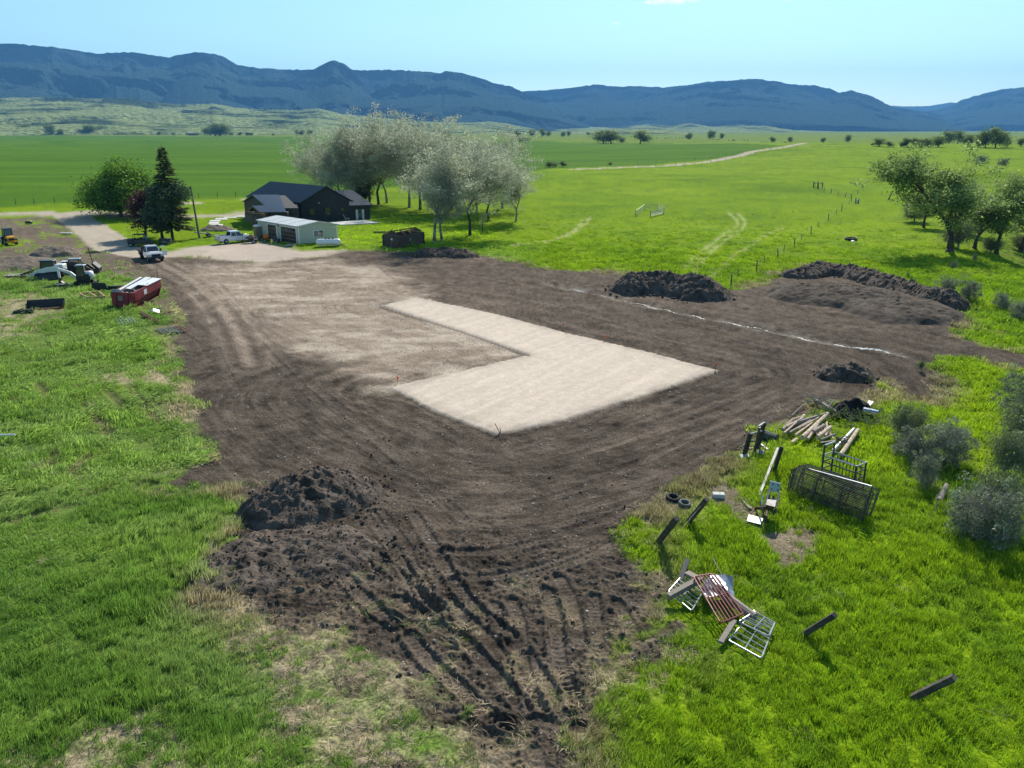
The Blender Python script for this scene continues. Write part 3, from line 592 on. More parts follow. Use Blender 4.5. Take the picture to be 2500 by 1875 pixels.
def straw():
    Ps, Sc, Ro, Ti = [], [], [], []
    for r0, r1, dn, sc in ((13, 32, 16, 1.), (32, 60, 5, 1.4), (60, 110, 1., 2.)):
        X, Y = cand(r0, r1, dn); M = masks(X, Y); t = fbm(X / .8, Y / .8, 311, 3); t2 = fbm(X / 3, Y / 3, 313, 2)
        edge = np.exp(-((M['dd'] - .3) / .7) ** 2) * 1.6
        k = (M['straw'] * (1 - .9 * M['dirt']) * (.55 + .9 * t) + .55 * edge * sst(-.2, .4, t) + .35 * M['groove'] * (1 - M['dirt']) + .09 * (1 - M['dirt']) * sst(.1, .4, t2) + M['bare'] * .25 + M['yard'] * .03) * (1 - M['pad']) * (1 - M['road'])
        k = np.maximum(k, M['dirt'] * np.clip((fbm(X / 1.1, Y / 1.1, 81, 3) - .12) * 4, 0, 1) * sst(34, 24, Y) * .5)
        kp = rng.uniform(size=len(X)) < k; X, Y = X[kp], Y[kp]; M = {a: b[kp] for a, b in M.items()}; s = sc * rng.uniform(.6, 1.4, len(X)); n = len(X)
        Ps.append(np.stack([X, Y, macro(X, Y) + fine(X, Y, M)], 1)); Sc.append(np.stack([s, s, s * .8], 1)); Ro.append(np.stack([rng.normal(0, .2, n), rng.normal(0, .2, n), rng.uniform(0, 6.28, n)], 1))
        c = np.array([.50, .41, .27])[None] * rng.uniform(.55, 1.25, (n, 1)); g = rng.uniform(size=n) < .3; c[g] = np.array([.17, .24, .06]) * rng.uniform(.7, 1.2, (g.sum(), 1)); Ti.append(c)
    n = sum(map(len, Ps)); print('straw', n)
    scatter('dead_grass', np.concatenate(Ps), np.concatenate(Sc), np.concatenate(Ro), rng.integers(0, 4, n), np.concatenate(Ti), S_P, 'flattened dry grass and straw torn up round the tracks')
def clods():
    Ps, Sc = [], []
    X, Y = cand(20, 60, 11, 32); M = masks(X, Y); d = np.full(len(X), 99.)
    for nm, lb, ln, rad, h, res, m, cl in [q_ for q_ in HEAPS if q_[0] != 'soil_ramp']: d = np.minimum(d, pline(ln, X, Y)[0] / rad)
    rut = np.zeros(len(X))
    for l, dp in RUTS:
        i, dd, s = bbox_apply(l, X, Y, 1)
        if len(i): rut[i] = np.maximum(rut[i], dp * np.exp(-((dd - .42) / .15) ** 2))
    k = np.exp(-((d - 1.05) / .35) ** 2) * .75 * (d > .9) + M['dirt'] * (1 - M['pad']) * (1 - M['light']) * sst(45, 30, Y) * .16 + .5 * rut * M['dirt'] + M['dirt'] * (1 - M['dirt']) * 1.0
    k *= (vn(X * 1.5, Y * 1.5, 321) > .35); kp = rng.uniform(size=len(X)) < k; X, Y = X[kp], Y[kp]; M = {a: b[kp] for a, b in M.items()}; n = len(X)
    s = .028 + .055 * rng.uniform(size=n) ** 3; s *= 1 + .8 * np.exp(-(d[kp] - 1) ** 2); P1 = np.stack([X, Y, macro(X, Y) + fine(X, Y, M) + s * .2], 1)
    X2, Y2 = cand(60, 135, 3.0, 34); d2 = np.full(len(X2), 99.)
    for nm, lb, ln, rad, h, res, m, cl in [q_ for q_ in HEAPS[2:6] if q_[0] != 'soil_ramp']: d2 = np.minimum(d2, pline(ln, X2, Y2)[0] / rad)
    kp = rng.uniform(size=len(X2)) < np.exp(-((d2 - 1.05) / .25) ** 2) * .8; X2, Y2 = X2[kp], Y2[kp]; s2 = .08 + .14 * rng.uniform(size=len(X2)) ** 2
    hv = [a for a, b, c in HV if c is soil_m]; hs = [(.035 if b < .1 else .06) * (1 + 1.7 * rng.uniform(size=len(a)) ** 3) for a, b, c in HV if c is soil_m]; P = np.concatenate([P1, np.stack([X2, Y2, macro(X2, Y2) + .05], 1)] + hv); s = np.concatenate([s, s2] + hs); n = len(P); print('clods', n)
    scatter('soil_clods', P, np.stack([s, s, s], 1), rng.uniform(0, 6.28, (n, 3)), rng.integers(0, 5, n), np.ones((n, 3)), CL, 'loose clods of dark soil along heaps and ruts')
    X, Y = cand(25, 95, 1.3, 30); M = masks(X, Y); kp = (rng.uniform(size=len(X)) < M['dirt'] * (1 - M['pad'])); X, Y = X[kp], Y[kp]; M = {a: b[kp] for a, b in M.items()}; n = len(X); s = .025 + .05 * rng.uniform(size=n) ** 4
    scatter('small_stones', np.stack([X, Y, macro(X, Y) + fine(X, Y, M) + s * .2], 1), np.stack([s, s, s], 1), rng.uniform(0, 6.28, (n, 3)), rng.integers(0, 3, n), np.ones((n, 3)), ST, 'pale small stones scattered over the graded soil')
grass(); straw(); clods()

# ------------------------------------------------------------------ mountains, foothills
def az_x(x):    # azimuth of an image column on the horizon
    return math.atan((x * KD - 1250) / (FPX / _cp))
def el_y(x, y):  # tangent of elevation
    d = ray(x, y); return d.z / math.hypot(d.x, d.y)
def hill_material(name, forest, meadow, lo, hi, scale, grey=None):
    m, t, p = new_mat(name); geo = N(t, 'ShaderNodeNewGeometry'); n = N(t, 'ShaderNodeTexNoise'); n.inputs['Scale'].default_value = scale; n.inputs['Detail'].default_value = 7; n.inputs['Roughness'].default_value = .6
    t.links.new(geo.outputs['Position'], n.inputs['Vector']); a = N(t, 'ShaderNodeAttribute', attribute_name='wood'); ad = N(t, 'ShaderNodeMath', operation='ADD'); t.links.new(n.outputs[0], ad.inputs[0]); t.links.new(a.outputs['Fac'], ad.inputs[1])
    cr = N(t, 'ShaderNodeValToRGB'); e = cr.color_ramp.elements; e[0].position = lo; e[1].position = hi; e[0].color = (*meadow, 1); e[1].color = (*forest, 1); t.links.new(ad.outputs[0], cr.inputs[0])
    n2 = N(t, 'ShaderNodeTexNoise'); n2.inputs['Scale'].default_value = .06; n2.inputs['Detail'].default_value = 4; t.links.new(geo.outputs['Position'], n2.inputs['Vector'])
    mr = N(t, 'ShaderNodeMapRange'); mr.inputs[1].default_value = .35; mr.inputs[2].default_value = .65; mr.inputs[3].default_value = .6; mr.inputs[4].default_value = 1.4; t.links.new(n2.outputs[0], mr.inputs[0])
    mx = N(t, 'ShaderNodeVectorMath', operation='SCALE'); t.links.new(cr.outputs[0], mx.inputs[0]); t.links.new(mr.outputs[0], mx.inputs['Scale']); t.links.new(mx.outputs[0], p.inputs['Base Color'])
    b = N(t, 'ShaderNodeBump'); b.inputs['Distance'].default_value = 14; b.inputs['Strength'].default_value = .8; t.links.new(n2.outputs[0], b.inputs['Height']); t.links.new(b.outputs[0], p.inputs['Normal'])
    p.inputs['Roughness'].default_value = 1; p.inputs['Specular IOR Level'].default_value = 0; return m
def hill_range(name, prof, base_y, Rc, depth, m, seed, nu=420, nv=70, spur=.35, spur_w=700., power=1.1, back=1500., rough=18., wood=lambda u, v, X, Y: 0 * u, front_h=None, wamp=.8):
    """land rising from Rc-depth to a crest at Rc whose outline against the sky follows prof"""
    px = np.array([p[0] for p in prof], float); az = np.array([az_x(p[0]) for p in prof]); el = np.array([el_y(*p) for p in prof])
    U = np.linspace(az[0], az[-1], nu); V = np.concatenate([np.linspace(0, 1, nv), np.linspace(1.08, 1 + back / depth, 8)]); UU, VV = np.meshgrid(U, V)
    crest = np.interp(UU, az, el) * Rc + CAMH; crest = crest + rough * .3 * fbm(UU * 260, UU * 0 + seed, seed + 3, 3); rr = Rc - depth + depth * VV
    X = rr * np.sin(UU); Y = rr * np.cos(UU); arc = UU * Rc
    base = (-el_y(1100, base_y)) * 0
    wv = wamp * fbm(arc / spur_w / 1.7, VV * 1.2, seed + 1, 3); qx = X + 350 * fbm(X / 900, Y / 900, seed + 21, 2); qy = Y + 350 * fbm(X / 900, Y / 900, seed + 23, 2); s = ridged(qx / spur_w / 1.3, qy / spur_w / 1.1, seed, 5, .5) ** 1.8 * 1.35; s2 = ridged(qx / spur_w * 2.2, qy / spur_w * 2.4, seed + 9, 4, .55)
    v = np.clip(VV, 0, 1); sh = v ** power; amp = np.clip(4 * v * (1 - v), 0, 1) ** .55 * spur
    hh = crest * (sh * (1 - amp * .55) + amp * (.95 * s + .35 * s2 - .45) * (1 - v * .4)) ; hh = np.where(VV <= 1, np.minimum(hh, crest * (.12 + .9 * v)), crest * np.clip(1 - (VV - 1) * 1.2, 0, 1))
    hh = np.maximum(hh, crest * .02 * v) + rough * (v < .999) * fbm(X / 160, Y / 160, seed + 5, 4) * v - 12 * (1 - v)
    # keep the face below the line of sight to the crest
    lim = (np.interp(UU, az, el) * .985) * rr + CAMH; hh = np.where(VV < .985, np.minimum(hh, lim), hh)
    ny, nx = UU.shape; i = np.arange(ny - 1)[:, None] * nx; j = np.arange(nx - 1)[None, :]; F = np.stack([i + j, i + j + 1, i + nx + j + 1, i + nx + j], -1).reshape(-1, 4)
    me = np_mesh(name, np.stack([X.ravel(), Y.ravel(), hh.ravel()], 1), F, m); w = (wood(UU, VV, X, Y) + .0 * UU).ravel(); a = me.attributes.new('wood', 'FLOAT', 'POINT'); a.data.foreach_set('value', w.astype(np.float32))
    return tag(link(name, me), kind='structure')
forest = (.040, .072, .070); meadow = (.20, .23, .13)
mt = hill_material('forest_slope', forest, meadow, .30, .38, .0016)
def wood_l(u, v, X, Y): return .25 - .30 * sst(.16, .0, v) * 0 + 0 * u
L1 = [(-900, 130), (-500, 105), (-200, 92), (0, 97), (60, 96), (140, 102), (230, 116), (310, 113), (350, 120), (385, 124), (410, 117), (440, 113), (475, 116), (500, 124), (525, 141), (570, 147), (640, 151), (690, 150), (706, 140), (718, 134), (728, 130), (740, 134), (752, 139), (770, 152), (850, 151), (930, 155), (955, 158), (965, 153), (1000, 158), (1040, 170), (1075, 181), (1105, 187), (1140, 204), (1180, 214), (1230, 236), (1280, 262), (1330, 290)]
hill_range('mountain', L1, 285, 9000, 3300, mt, 11, 900, 220, 1.0, 1100, .9, rough=26, wood=lambda u, v, X, Y: .25 + .12 * fbm(X / 500, Y / 500, 3, 2))
L2 = [(1020, 235), (1080, 210), (1125, 197), (1180, 195), (1240, 188), (1290, 182), (1320, 187), (1380, 186), (1430, 189), (1470, 185), (1520, 177), (1580, 173), (1622, 170), (1670, 176), (1700, 182), (1750, 185), (1785, 192), (1805, 201), (1830, 195), (1870, 206), (1920, 230), (1960, 237), (2000, 242), (2050, 252), (2100, 280), (2160, 300)]
hill_range('mountain', L2, 290, 10500, 3400, mt, 31, 700, 140, 1.15, 1250, 1.0, rough=26, wood=lambda u, v, X, Y: .21 - .17 * sst(.34, .05, v) + .12 * fbm(X / 400, Y / 300, 5, 3))
L3 = [(1890, 290), (1950, 262), (1990, 243), (2040, 231), (2070, 215), (2100, 206), (2150, 193), (2212, 188), (2300, 186), (2500, 200), (2800, 190), (3200, 215)]
hill_range('mountain', L3, 290, 12500, 3600, mt, 51, 500, 90, 1.1, 1300, .95, rough=26, wood=lambda u, v, X, Y: .19 - .20 * sst(.55, .1, v) + .15 * fbm(X / 500, Y / 300, 8, 3))
hill_range('mountain', [(1820, 240), (1880, 229), (1900, 227), (1950, 230), (2000, 229), (2045, 221), (2100, 227), (2200, 240)], 290, 17000, 2500, mt, 71, 160, 30, .4, 900, rough=20)
for k, (Rk, dp, pr) in enumerate(((7900, 1900, [(-260, 214), (-120, 160), (0, 148), (30, 144), (100, 140), (165, 150), (220, 170), (285, 210), (300, 235)]), (8500, 2500, [(290, 245), (330, 190), (385, 140), (420, 120), (445, 115), (478, 120), (525, 152), (595, 196), (660, 245)]), (8200, 2300, [(545, 250), (600, 202), (650, 168), (690, 148), (712, 136), (727, 130.5), (745, 139), (770, 157), (825, 212), (850, 255)]),
                               (8300, 2300, [(840, 255), (870, 215), (925, 168), (968, 153.5), (1025, 168), (1060, 185), (1105, 205), (1165, 245), (1190, 262)]), (7700, 1700, [(150, 245), (210, 200), (262, 168), (310, 160), (345, 175), (400, 215), (440, 250)]), (7700, 1700, [(420, 262), (500, 215), (560, 190), (610, 205), (700, 262)]), (7700, 1600, [(720, 268), (800, 215), (850, 196), (900, 212), (1000, 275)]),
                               (9700, 2600, [(1225, 285), (1300, 250), (1406, 205), (1480, 186), (1541, 178), (1600, 173), (1640, 176), (1720, 192), (1781, 215), (1850, 255), (1900, 290)]), (9500, 2300, [(1660, 285), (1706, 252), (1770, 214), (1812, 198), (1840, 199), (1880, 214), (1960, 248), (2040, 290)]), (9300, 2000, [(1150, 288), (1190, 250), (1240, 212), (1290, 200), (1340, 222), (1400, 262), (1430, 288)]), (9000, 1800, [(1500, 290), (1570, 250), (1625, 226), (1680, 244), (1750, 290)]))):
    hill_range('mountain_spur', pr, 285, Rk, dp, mt, 300 + k * 7, 260, 120, .8, 650, .72, 1500, 22, wood=(lambda u, v, X, Y: .24 + .10 * fbm(X / 500, Y / 500, 3, 2)) if Rk < 9000 or k == 0 else (lambda u, v, X, Y: .20 - .16 * sst(.4, .05, v) + .12 * fbm(X / 400, Y / 300, 5, 3)))
fm = hill_material('grass_foothill', (.045, .07, .035), (.22, .265, .11), .50, .60, .0028)
F1 = [(-900, 214), (-300, 210), (0, 212), (120, 210), (220, 213), (290, 212), (330, 221), (400, 225), (470, 224), (510, 232), (570, 236), (640, 238), (690, 234), (740, 246), (800, 252), (900, 262), (1000, 266), (1060, 262), (1100, 268), (1180, 284), (1230, 296)]
hill_range('foothill', F1, 290, 5200, 2300, fm, 91, 620, 110, .5, 330, .8, 900, 9, wood=lambda u, v, X, Y: .06 * fbm(X / 250, Y / 600, 12, 3) + .05 * sst(.8, 1, v))
F2 = [(1060, 292), (1130, 283), (1180, 278), (1250, 273), (1330, 276), (1400, 268), (1440, 272), (1490, 266), (1540, 274), (1600, 268), (1660, 272), (1720, 281), (1800, 284), (1880, 288), (1960, 293), (2060, 297)]
hill_range('foothill', F2, 296, 6800, 1900, fm, 97, 420, 60, .5, 300, .8, 900, 9, wood=lambda u, v, X, Y: .05 * fbm(X / 150, Y / 300, 13, 3))
hill_range('foothill', [(1230, 286), (1270, 283), (1330, 280), (1400, 279), (1460, 284), (1500, 287), (1560, 294)], 296, 3600, 900, fm, 99, 160, 30, .3, 300, .8, 500, 4)

# ------------------------------------------------------------------ clouds: a few small fair-weather puffs, far off
def clouds():
    import bmesh
    m = bpy.data.materials.new('cloud_vapour'); m.use_nodes = True; t = m.node_tree; t.nodes.clear(); out = t.nodes.new('ShaderNodeOutputMaterial'); v = t.nodes.new('ShaderNodeVolumePrincipled'); v.inputs['Color'].default_value = (1, 1, 1, 1); v.inputs['Density'].default_value = .0035; v.inputs['Anisotropy'].default_value = .6; t.links.new(v.outputs[0], out.inputs['Volume']); q = random.Random(3)
    for cx, cy, w, h, n in ((1436, 2, 38, 10, 70), (1494, -1, 14, 7, 24), (1328, 50, 8, 5, 14), (1722, -4, 28, 7, 36), (2105, 176, 17, 3.5, 26), (2075, 170, 8, 3, 10), (1868, -1, 8, 3, 8)):
        D = 24500; bm = bmesh.new(); d0 = ray(cx, cy); c = Vector((d0.x, d0.y, d0.z)) / math.hypot(d0.x, d0.y) * D; k = D / FPX * KD
        for i in range(n):
            u = q.uniform(-1, 1); e = (1 - u * u) ** .5; x = q.uniform(-1, 1) * e; r = k * h * q.uniform(.25, .55) * (.35 + .65 * e)
            mm = Matrix.Translation(Vector((u * w * k, x * w * k * .4, abs(q.gauss(0, .45)) * e * h * k - h * k * .4))) @ Matrix.Diagonal((r * q.uniform(1, 1.8), r * 1.3, r * .8, 1)); bmesh.ops.create_icosphere(bm, subdivisions=2, radius=1, matrix=mm)
        me = bpy.data.meshes.new('cloud'); bm.to_mesh(me); bm.free(); o = link('cloud_src', me); md = o.modifiers.new('r', 'REMESH'); md.mode = 'VOXEL'; md.voxel_size = k * .8
        me2 = bpy.data.meshes.new_from_object(o.evaluated_get(bpy.context.evaluated_depsgraph_get())); bpy.data.objects.remove(o); me2.materials.clear(); me2.materials.append(m)
        tag(link('cloud', me2, None, Vector((0, 0, CAMH)) + c, -az_x(cx)), kind='structure')
clouds()
# ------------------------------------------------------------------ haze
def haze():
    m = bpy.data.materials.new('haze_air'); m.use_nodes = True; t = m.node_tree; t.nodes.clear(); out = t.nodes.new('ShaderNodeOutputMaterial'); v = t.nodes.new('ShaderNodeVolumePrincipled')
    v.inputs['Color'].default_value = (.17, .49, 1.0, 1); v.inputs['Density'].default_value = 5.6e-5; v.inputs['Anisotropy'].default_value = .1
    t.links.new(v.outputs[0], out.inputs['Volume']); mb = MB().box(-20500, 20500, -20500, 20500, -60, 1350)
    o = link('haze', mb.mesh('haze', m)); tag(o, kind='stuff')
haze()
# ------------------------------------------------------------------ buildings
white_p = mat('white_paint', (.80, .80, .78), .35, 0, .04, 3); glass_d = mat('dark_glass', (.02, .028, .032), .06, .0, .1, 2, spec=.9)
house_w = mat('charcoal_siding', (.032, .033, .034), .7, 0, .15, 1.5); roof_m = mat('blue_black_roof', (.040, .050, .070), .36, .35, .08, 1.2)
concrete = mat('concrete', (.55, .54, .51), .85, 0, .1, 1.5); timber_o = mat('cedar_timber', (.30, .13, .045), .6, 0, .2, 3)
stone_v = mat('stone_veneer', (.12, .11, .10), .9, 0, .5, 2.5, .02, 6); curtain = mat('curtain', (.55, .62, .60), .9)
black_m = mat('black_paint', (.018, .018, .02), .45, 0, .2, 4); steel_d = mat('dark_steel', (.05, .05, .052), .5, .6, .3, 6)
V3 = Vector
def wall_quad(mb, a, b, z0, z1, n, th=.18):
    """upright wall slab from a to b (plan points), thickness th to the inner side n"""
    a = V3((a[0], a[1], 0)); b = V3((b[0], b[1], 0)); n = V3(n) * th
    Zv = V3((0, 0, 1)); return mb.hexa([a + Zv * z0, b + Zv * z0, b + n + Zv * z0, a + n + Zv * z0, a + Zv * z1, b + Zv * z1, b + n + Zv * z1, a + n + Zv * z1])
class Fr:
    """a building's own pair of ground directions"""
    def __init__(s, u, v): s.u = V3((u[0], u[1], 0)).normalized(); s.v = V3((v[0], v[1], 0)).normalized()
    def __call__(s, a, b, z): return s.u * a + s.v * b + V3((0, 0, z))
    def box(s, mb, a0, a1, b0, b1, z0, z1):
        return mb.hexa([s(a0, b0, z0), s(a0, b1, z0), s(a1, b1, z0), s(a1, b0, z0), s(a0, b0, z1), s(a0, b1, z1), s(a1, b1, z1), s(a1, b0, z1)])
def house():
    o = V3((-42.3, 169.3, mz(-42, 170))); T = thing('house', 'charcoal house with dark blue metal roofs and a cedar timbered porch', 'house', o)
    f = Fr((-.70, .714), (.95, .31)); L = 21.; Wd = 9.6; e = 4.1; rz = 6.9
    mb = MB(); g = [(0, -.6), (Wd, -.6), (Wd, e), (Wd / 2, rz), (0, e)]
    mb.add([f(0, b, z) for b, z in g] + [f(L, b, z) for b, z in g], [(0, 1, 2, 3, 4), (9, 8, 7, 6, 5), (0, 5, 6, 1), (1, 6, 7, 2), (2, 7, 8, 3), (3, 8, 9, 4), (4, 9, 5, 0)])
    part('wall', mb, house_w, T)
    bt = MB()   # battens
    for k in range(1, 24):
        b = Wd * k / 24; zt = e + (rz - e) * (1 - abs(b / Wd * 2 - 1)) - .12; f.box(bt, -.04, 0, b - .03, b + .03, 0, zt)
    part('siding_batten', bt, mat('charcoal_batten', (.045, .046, .047), .7), T)['kind'] = 'stuff'
    for s, b0, b1 in ((0, -.55, Wd / 2), (1, Wd + .55, Wd / 2)):
        z0 = e - .55 * (rz - e) / (Wd / 2); r = MB(); q = [f(-.7, b0, z0), f(L + .6, b0, z0), f(L + .6, b1, rz), f(-.7, b1, rz)]
        n = V3((0, 0, .14)); r.hexa([p for p in q] + [p + n for p in q]); ro = part('roof', r, roof_m, T)
        rb = MB()
        for k in range(0, 46):
            a = -.65 + k * (L + 1.2) / 45; p = f(a, b0, z0 + .15); q2 = f(a, b1, rz + .15); rb.beam(p, q2, .045, .05)
        part('roof_rib', rb, roof_m, ro)['kind'] = 'stuff'
    # right wing
    b0, b1 = Wd - .3, Wd + 4.3; w = MB(); g = [(.3, -.6), (14, -.6), (14, 3.1), (7.1, 5.5), (.3, 3.1)]
    w.add([f(a, b0, z) for a, z in g] + [f(a, b1, z) for a, z in g], [(0, 1, 2, 3, 4), (9, 8, 7, 6, 5), (0, 5, 6, 1), (1, 6, 7, 2), (2, 7, 8, 3), (3, 8, 9, 4), (4, 9, 5, 0)]); part('wall', w, house_w, T)
    r = MB(); q = [f(-.3, b0 - .2, 2.95), f(-.3, b1 + .4, 2.95), f(7.1, b1 + .4, 5.55), f(7.1, b0 - 1.3, 5.55)]; n = V3((0, 0, .13)); r.hexa(q + [p + n for p in q])
    q = [f(14.4, b0, 2.95), f(14.4, b1 + .4, 2.95), f(7.1, b1 + .4, 5.55), f(7.1, b0, 5.55)]; r.hexa(q + [p + n for p in q]); ro = part('roof', r, roof_m, T)
    rb = MB()
    for k in range(11): b = b0 + (b1 + .35 - b0) * k / 10; rb.beam(f(-.3, b, 3.1), f(7.1, b - (1.0 if k == 0 else 0), 5.7), .05, .06)
    part('roof_rib', rb, roof_m, ro)['kind'] = 'stuff'
    # windows in the front gable
    def win(ba, bb, z0, z1, cols, rows):
        fr = MB(); f.box(fr, -.10, .0, ba, bb, z0, z1); F_ = part('window', fr, black_m, T)
        gl = (bb - ba - .1) / cols
        for i in range(cols):
            for j in range(rows):
                h = (z1 - z0 - .1) / rows; m = MB(); f.box(m, -.115, -.09, ba + .05 + i * gl + .03, ba + .05 + (i + 1) * gl - .03, z0 + .05 + j * h + .03, z0 + .05 + (j + 1) * h - .03); part('pane', m, glass_d, F_)
    win(1.5, 2.6, 1.35, 2.65, 2, 2); win(4.6, 5.65, 1.3, 2.8, 2, 2); win(7.65, 8.45, 2.0, 2.75, 1, 1)
    lp = MB(); p = f(-.1, 3.5, 3.7); lp.lathe([(0, -.1), (.12, -.08), (.14, 0), (.12, .1), (0, .12)], tuple(p)); part('wall_lamp', lp, white_p, T, True)
    d = MB(); f.box(d, .18, .29, Wd + 1.2, Wd + 3.1, .05, 2.25); D_ = part('patio_door', d, black_m, T)
    for b0_, b1_, m_, nm in ((1.3, 1.75, curtain, 'curtain'), (2.55, 3.0, curtain, 'curtain'), (1.8, 2.12, glass_d, 'pane'), (2.18, 2.5, glass_d, 'pane')):
        m = MB(); f.box(m, .14, .17, Wd + b0_, Wd + b1_, .12, 2.18); part(nm, m, m_, D_)
    # left wing with the porch
    oo = o
    def I(x, y, z): p = at(*ZH(x, y), z=z + o.z); return p - oo
    rl, rr, er = I(515, 340, 5.3), I(800, 340, 5.3), I(880, 527, 3.0); npl = (rr - rl).cross(er - rl)
    def Q(x, y): d = ray(*ZH(x, y)); c0 = V3((0, 0, CAMH)) - oo; t = (rl - c0).dot(npl) / d.dot(npl); return c0 + d * t
    pm, pa, el_ = Q(650, 455), Q(515, 460), Q(600, 530); fe = I(398, 415, 3.3); fr_ = I(640, 385, 3.3)
    n = V3((0, 0, .13))
    def slab(pts, nm='roof'):
        m = MB(); k = len(pts); m.add([p for p in pts] + [p + n for p in pts], [tuple(range(k))[::-1], tuple(range(k, 2 * k))] + [(i, (i + 1) % k, k + (i + 1) % k, k + i) for i in range(k)]); return part(nm, m, roof_m, T)
    ro = slab([rl, pm, pa, el_, er, rr]); rb = MB()
    for k in range(17):
        t = k / 16; top = rl.lerp(rr, t); bot0 = pm.lerp(er, 0) ; b = (el_ + (er - el_) * (.42 + .58 * t)) if 1 else None; rb.beam(top + n, b + n, .05, .06)
    for k in range(7): t = k / 7; rb.beam(pa.lerp(pm, t) + n, el_.lerp(er, .42 * t) + n, .05, .06)
    part('roof_rib', rb, roof_m, ro)['kind'] = 'stuff'; slab([rl, rr, fr_, fe])
    fb = I(435, 590, -.4); near = pm.lerp(er, 0) ; inset = (rr - rl).normalized() * .5
    gb = [V3((fe.x, fe.y, -.6)) + inset, V3((pm.x, pm.y, -.6)) + inset + V3((.3, -1.5, 0)), V3((pm.x, pm.y, pm.z - .25)) + inset + V3((.3, -1.5, 0)), rl + inset, fe + inset]
    w = MB(); k5 = 5; back = (rr - rl).normalized() * 6; w.add(gb + [p + back for p in gb], [tuple(range(5))[::-1], tuple(range(5, 10))] + [(i, (i + 1) % 5, 5 + (i + 1) % 5, 5 + i) for i in range(5)]); part('wall', w, house_w, T)
    ew = MB(); a0 = el_.lerp(er, .30); a1 = er; a0 = V3((a0.x, a0.y + .9, 0)); a1 = V3((a1.x, a1.y + .9, 0)); bk = V3((-.3, 9, 0)); ew.hexa([a0 + V3((0, 0, -.6)), a1 + V3((0, 0, -.6)), a1 + bk + V3((0, 0, -.6)), a0 + bk + V3((0, 0, -.6)), a0 + V3((0, 0, 2.95)), a1 + V3((0, 0, 2.95)), a1 + bk + V3((0, 0, 3.6)), a0 + bk + V3((0, 0, 3.6))]); part('wall', ew, house_w, T)
    sv = MB(); c = gb[1]; dd = (gb[0] - gb[1]); dd.z = 0; dn = (rl - rr).normalized() * .12; sv.hexa([gb[0] + dn, gb[1] + dn, gb[1] - dn, gb[0] - dn] + [p + V3((0, 0, 1.7)) for p in (gb[0] + dn, gb[1] + dn, gb[1] - dn, gb[0] - dn)]); part('stone_veneer', sv, stone_v, T)
    wd = MB(); c = gb[0].lerp(gb[1], .42); c.z = 1.6; dn2 = (rl - rr).normalized(); t_ = dd.normalized(); wd.hexa([c + dn2 * .1 - t_ * .6, c + dn2 * .1 + t_ * .6, c - t_ * -.6 * 1 + dn2 * .02, c - t_ * .6 + dn2 * .02] + [p + V3((0, 0, 1.2)) for p in (c + dn2 * .1 - t_ * .6, c + dn2 * .1 + t_ * .6, c + t_ * .6 + dn2 * .02, c - t_ * .6 + dn2 * .02)]); part('window', wd, curtain, T)
    # cedar porch frame
    pl, prt = I(508, 690, 0), I(640, 602, 0); pl2 = V3((pl.x, pl.y, 2.7)); 
    for (x, y, zt) in ((508, 520, 2.75), (640, 545, 2.75)):
        tp = I(x, y, zt); m = MB(); m.box(tp.x - .13, tp.x + .13, tp.y - .13, tp.y + .13, -.4, tp.z); P_ = part('porch_post', m, timber_o, T)
        b = MB(); b.beam((tp.x, tp.y, tp.z - .9), (tp.x + (.75 if x < 600 else -.6), tp.y + .1, tp.z), .1, .12); part('brace', b, timber_o, P_)
    tb = MB(); A = I(508, 520, 2.85); B = I(645, 542, 2.85); tb.beam(A + V3((-.7, 0, 0)), B, .16, .22); tb.beam(A + V3((-.9, 0, 0)), pa + V3((0, 0, -.05)), .12, .2); tb.beam(pa + V3((0, 0, -.05)), el_ + V3((0, 0, -.05)), .12, .2); part('porch_beam', tb, timber_o, T)
    sl2 = MB(); A = I(455, 512, 2.7); q = [A, A + V3((1.5, .2, 0)), pm + V3((0, 0, -.02)), pa + V3((0, 0, -.02))]
    sl2.add(q + [p + n for p in q], [(3, 2, 1, 0), (4, 5, 6, 7), (0, 1, 5, 4), (1, 2, 6, 5), (2, 3, 7, 6), (3, 0, 4, 7)]); part('roof', sl2, roof_m, T)
    # patio slab
    q = [at(*ZH(*p)) for p in ((1330, 636), (1470, 664), (1890, 640), (1735, 614))]; m = MB(); z = .12; m.hexa([V3((p.x, p.y, p.z - .2)) for p in q] + [V3((p.x, p.y, p.z + z)) for p in q]); single('patio', m, concrete, 'pale concrete patio slab beside the charcoal house', 'patio')
    c = at(*ZH(1540, 612)); T2 = thing('patio_chair', 'pale wooden reclined chair on the concrete patio', 'chair', (c.x, c.y, c.z + .12), .4); tm = mat('pale_wood', (.5, .46, .4), .7)
    m = MB(); m.box(-.4, .35, -.35, .35, .32, .38); part('seat', m, tm, T2); m = MB(); m.hexa([(-.45, -.35, .3), (-.35, -.35, .3), (-.35, .35, .3), (-.45, .35, .3), (-.85, -.35, 1.15), (-.78, -.35, 1.15), (-.78, .35, 1.15), (-.85, .35, 1.15)]); part('backrest', m, tm, T2)
    for x in (-.35, .3):
        for y in (-.33, .33): m = MB(); m.box(x - .04, x + .04, y - .04, y + .04, 0, .34); part('leg', m, tm, T2)
    # stepping slabs
    pw = thing('stepping_path', 'curved path of large pale concrete slabs leading to the porch', 'path', at(*ZH(150, 640)))
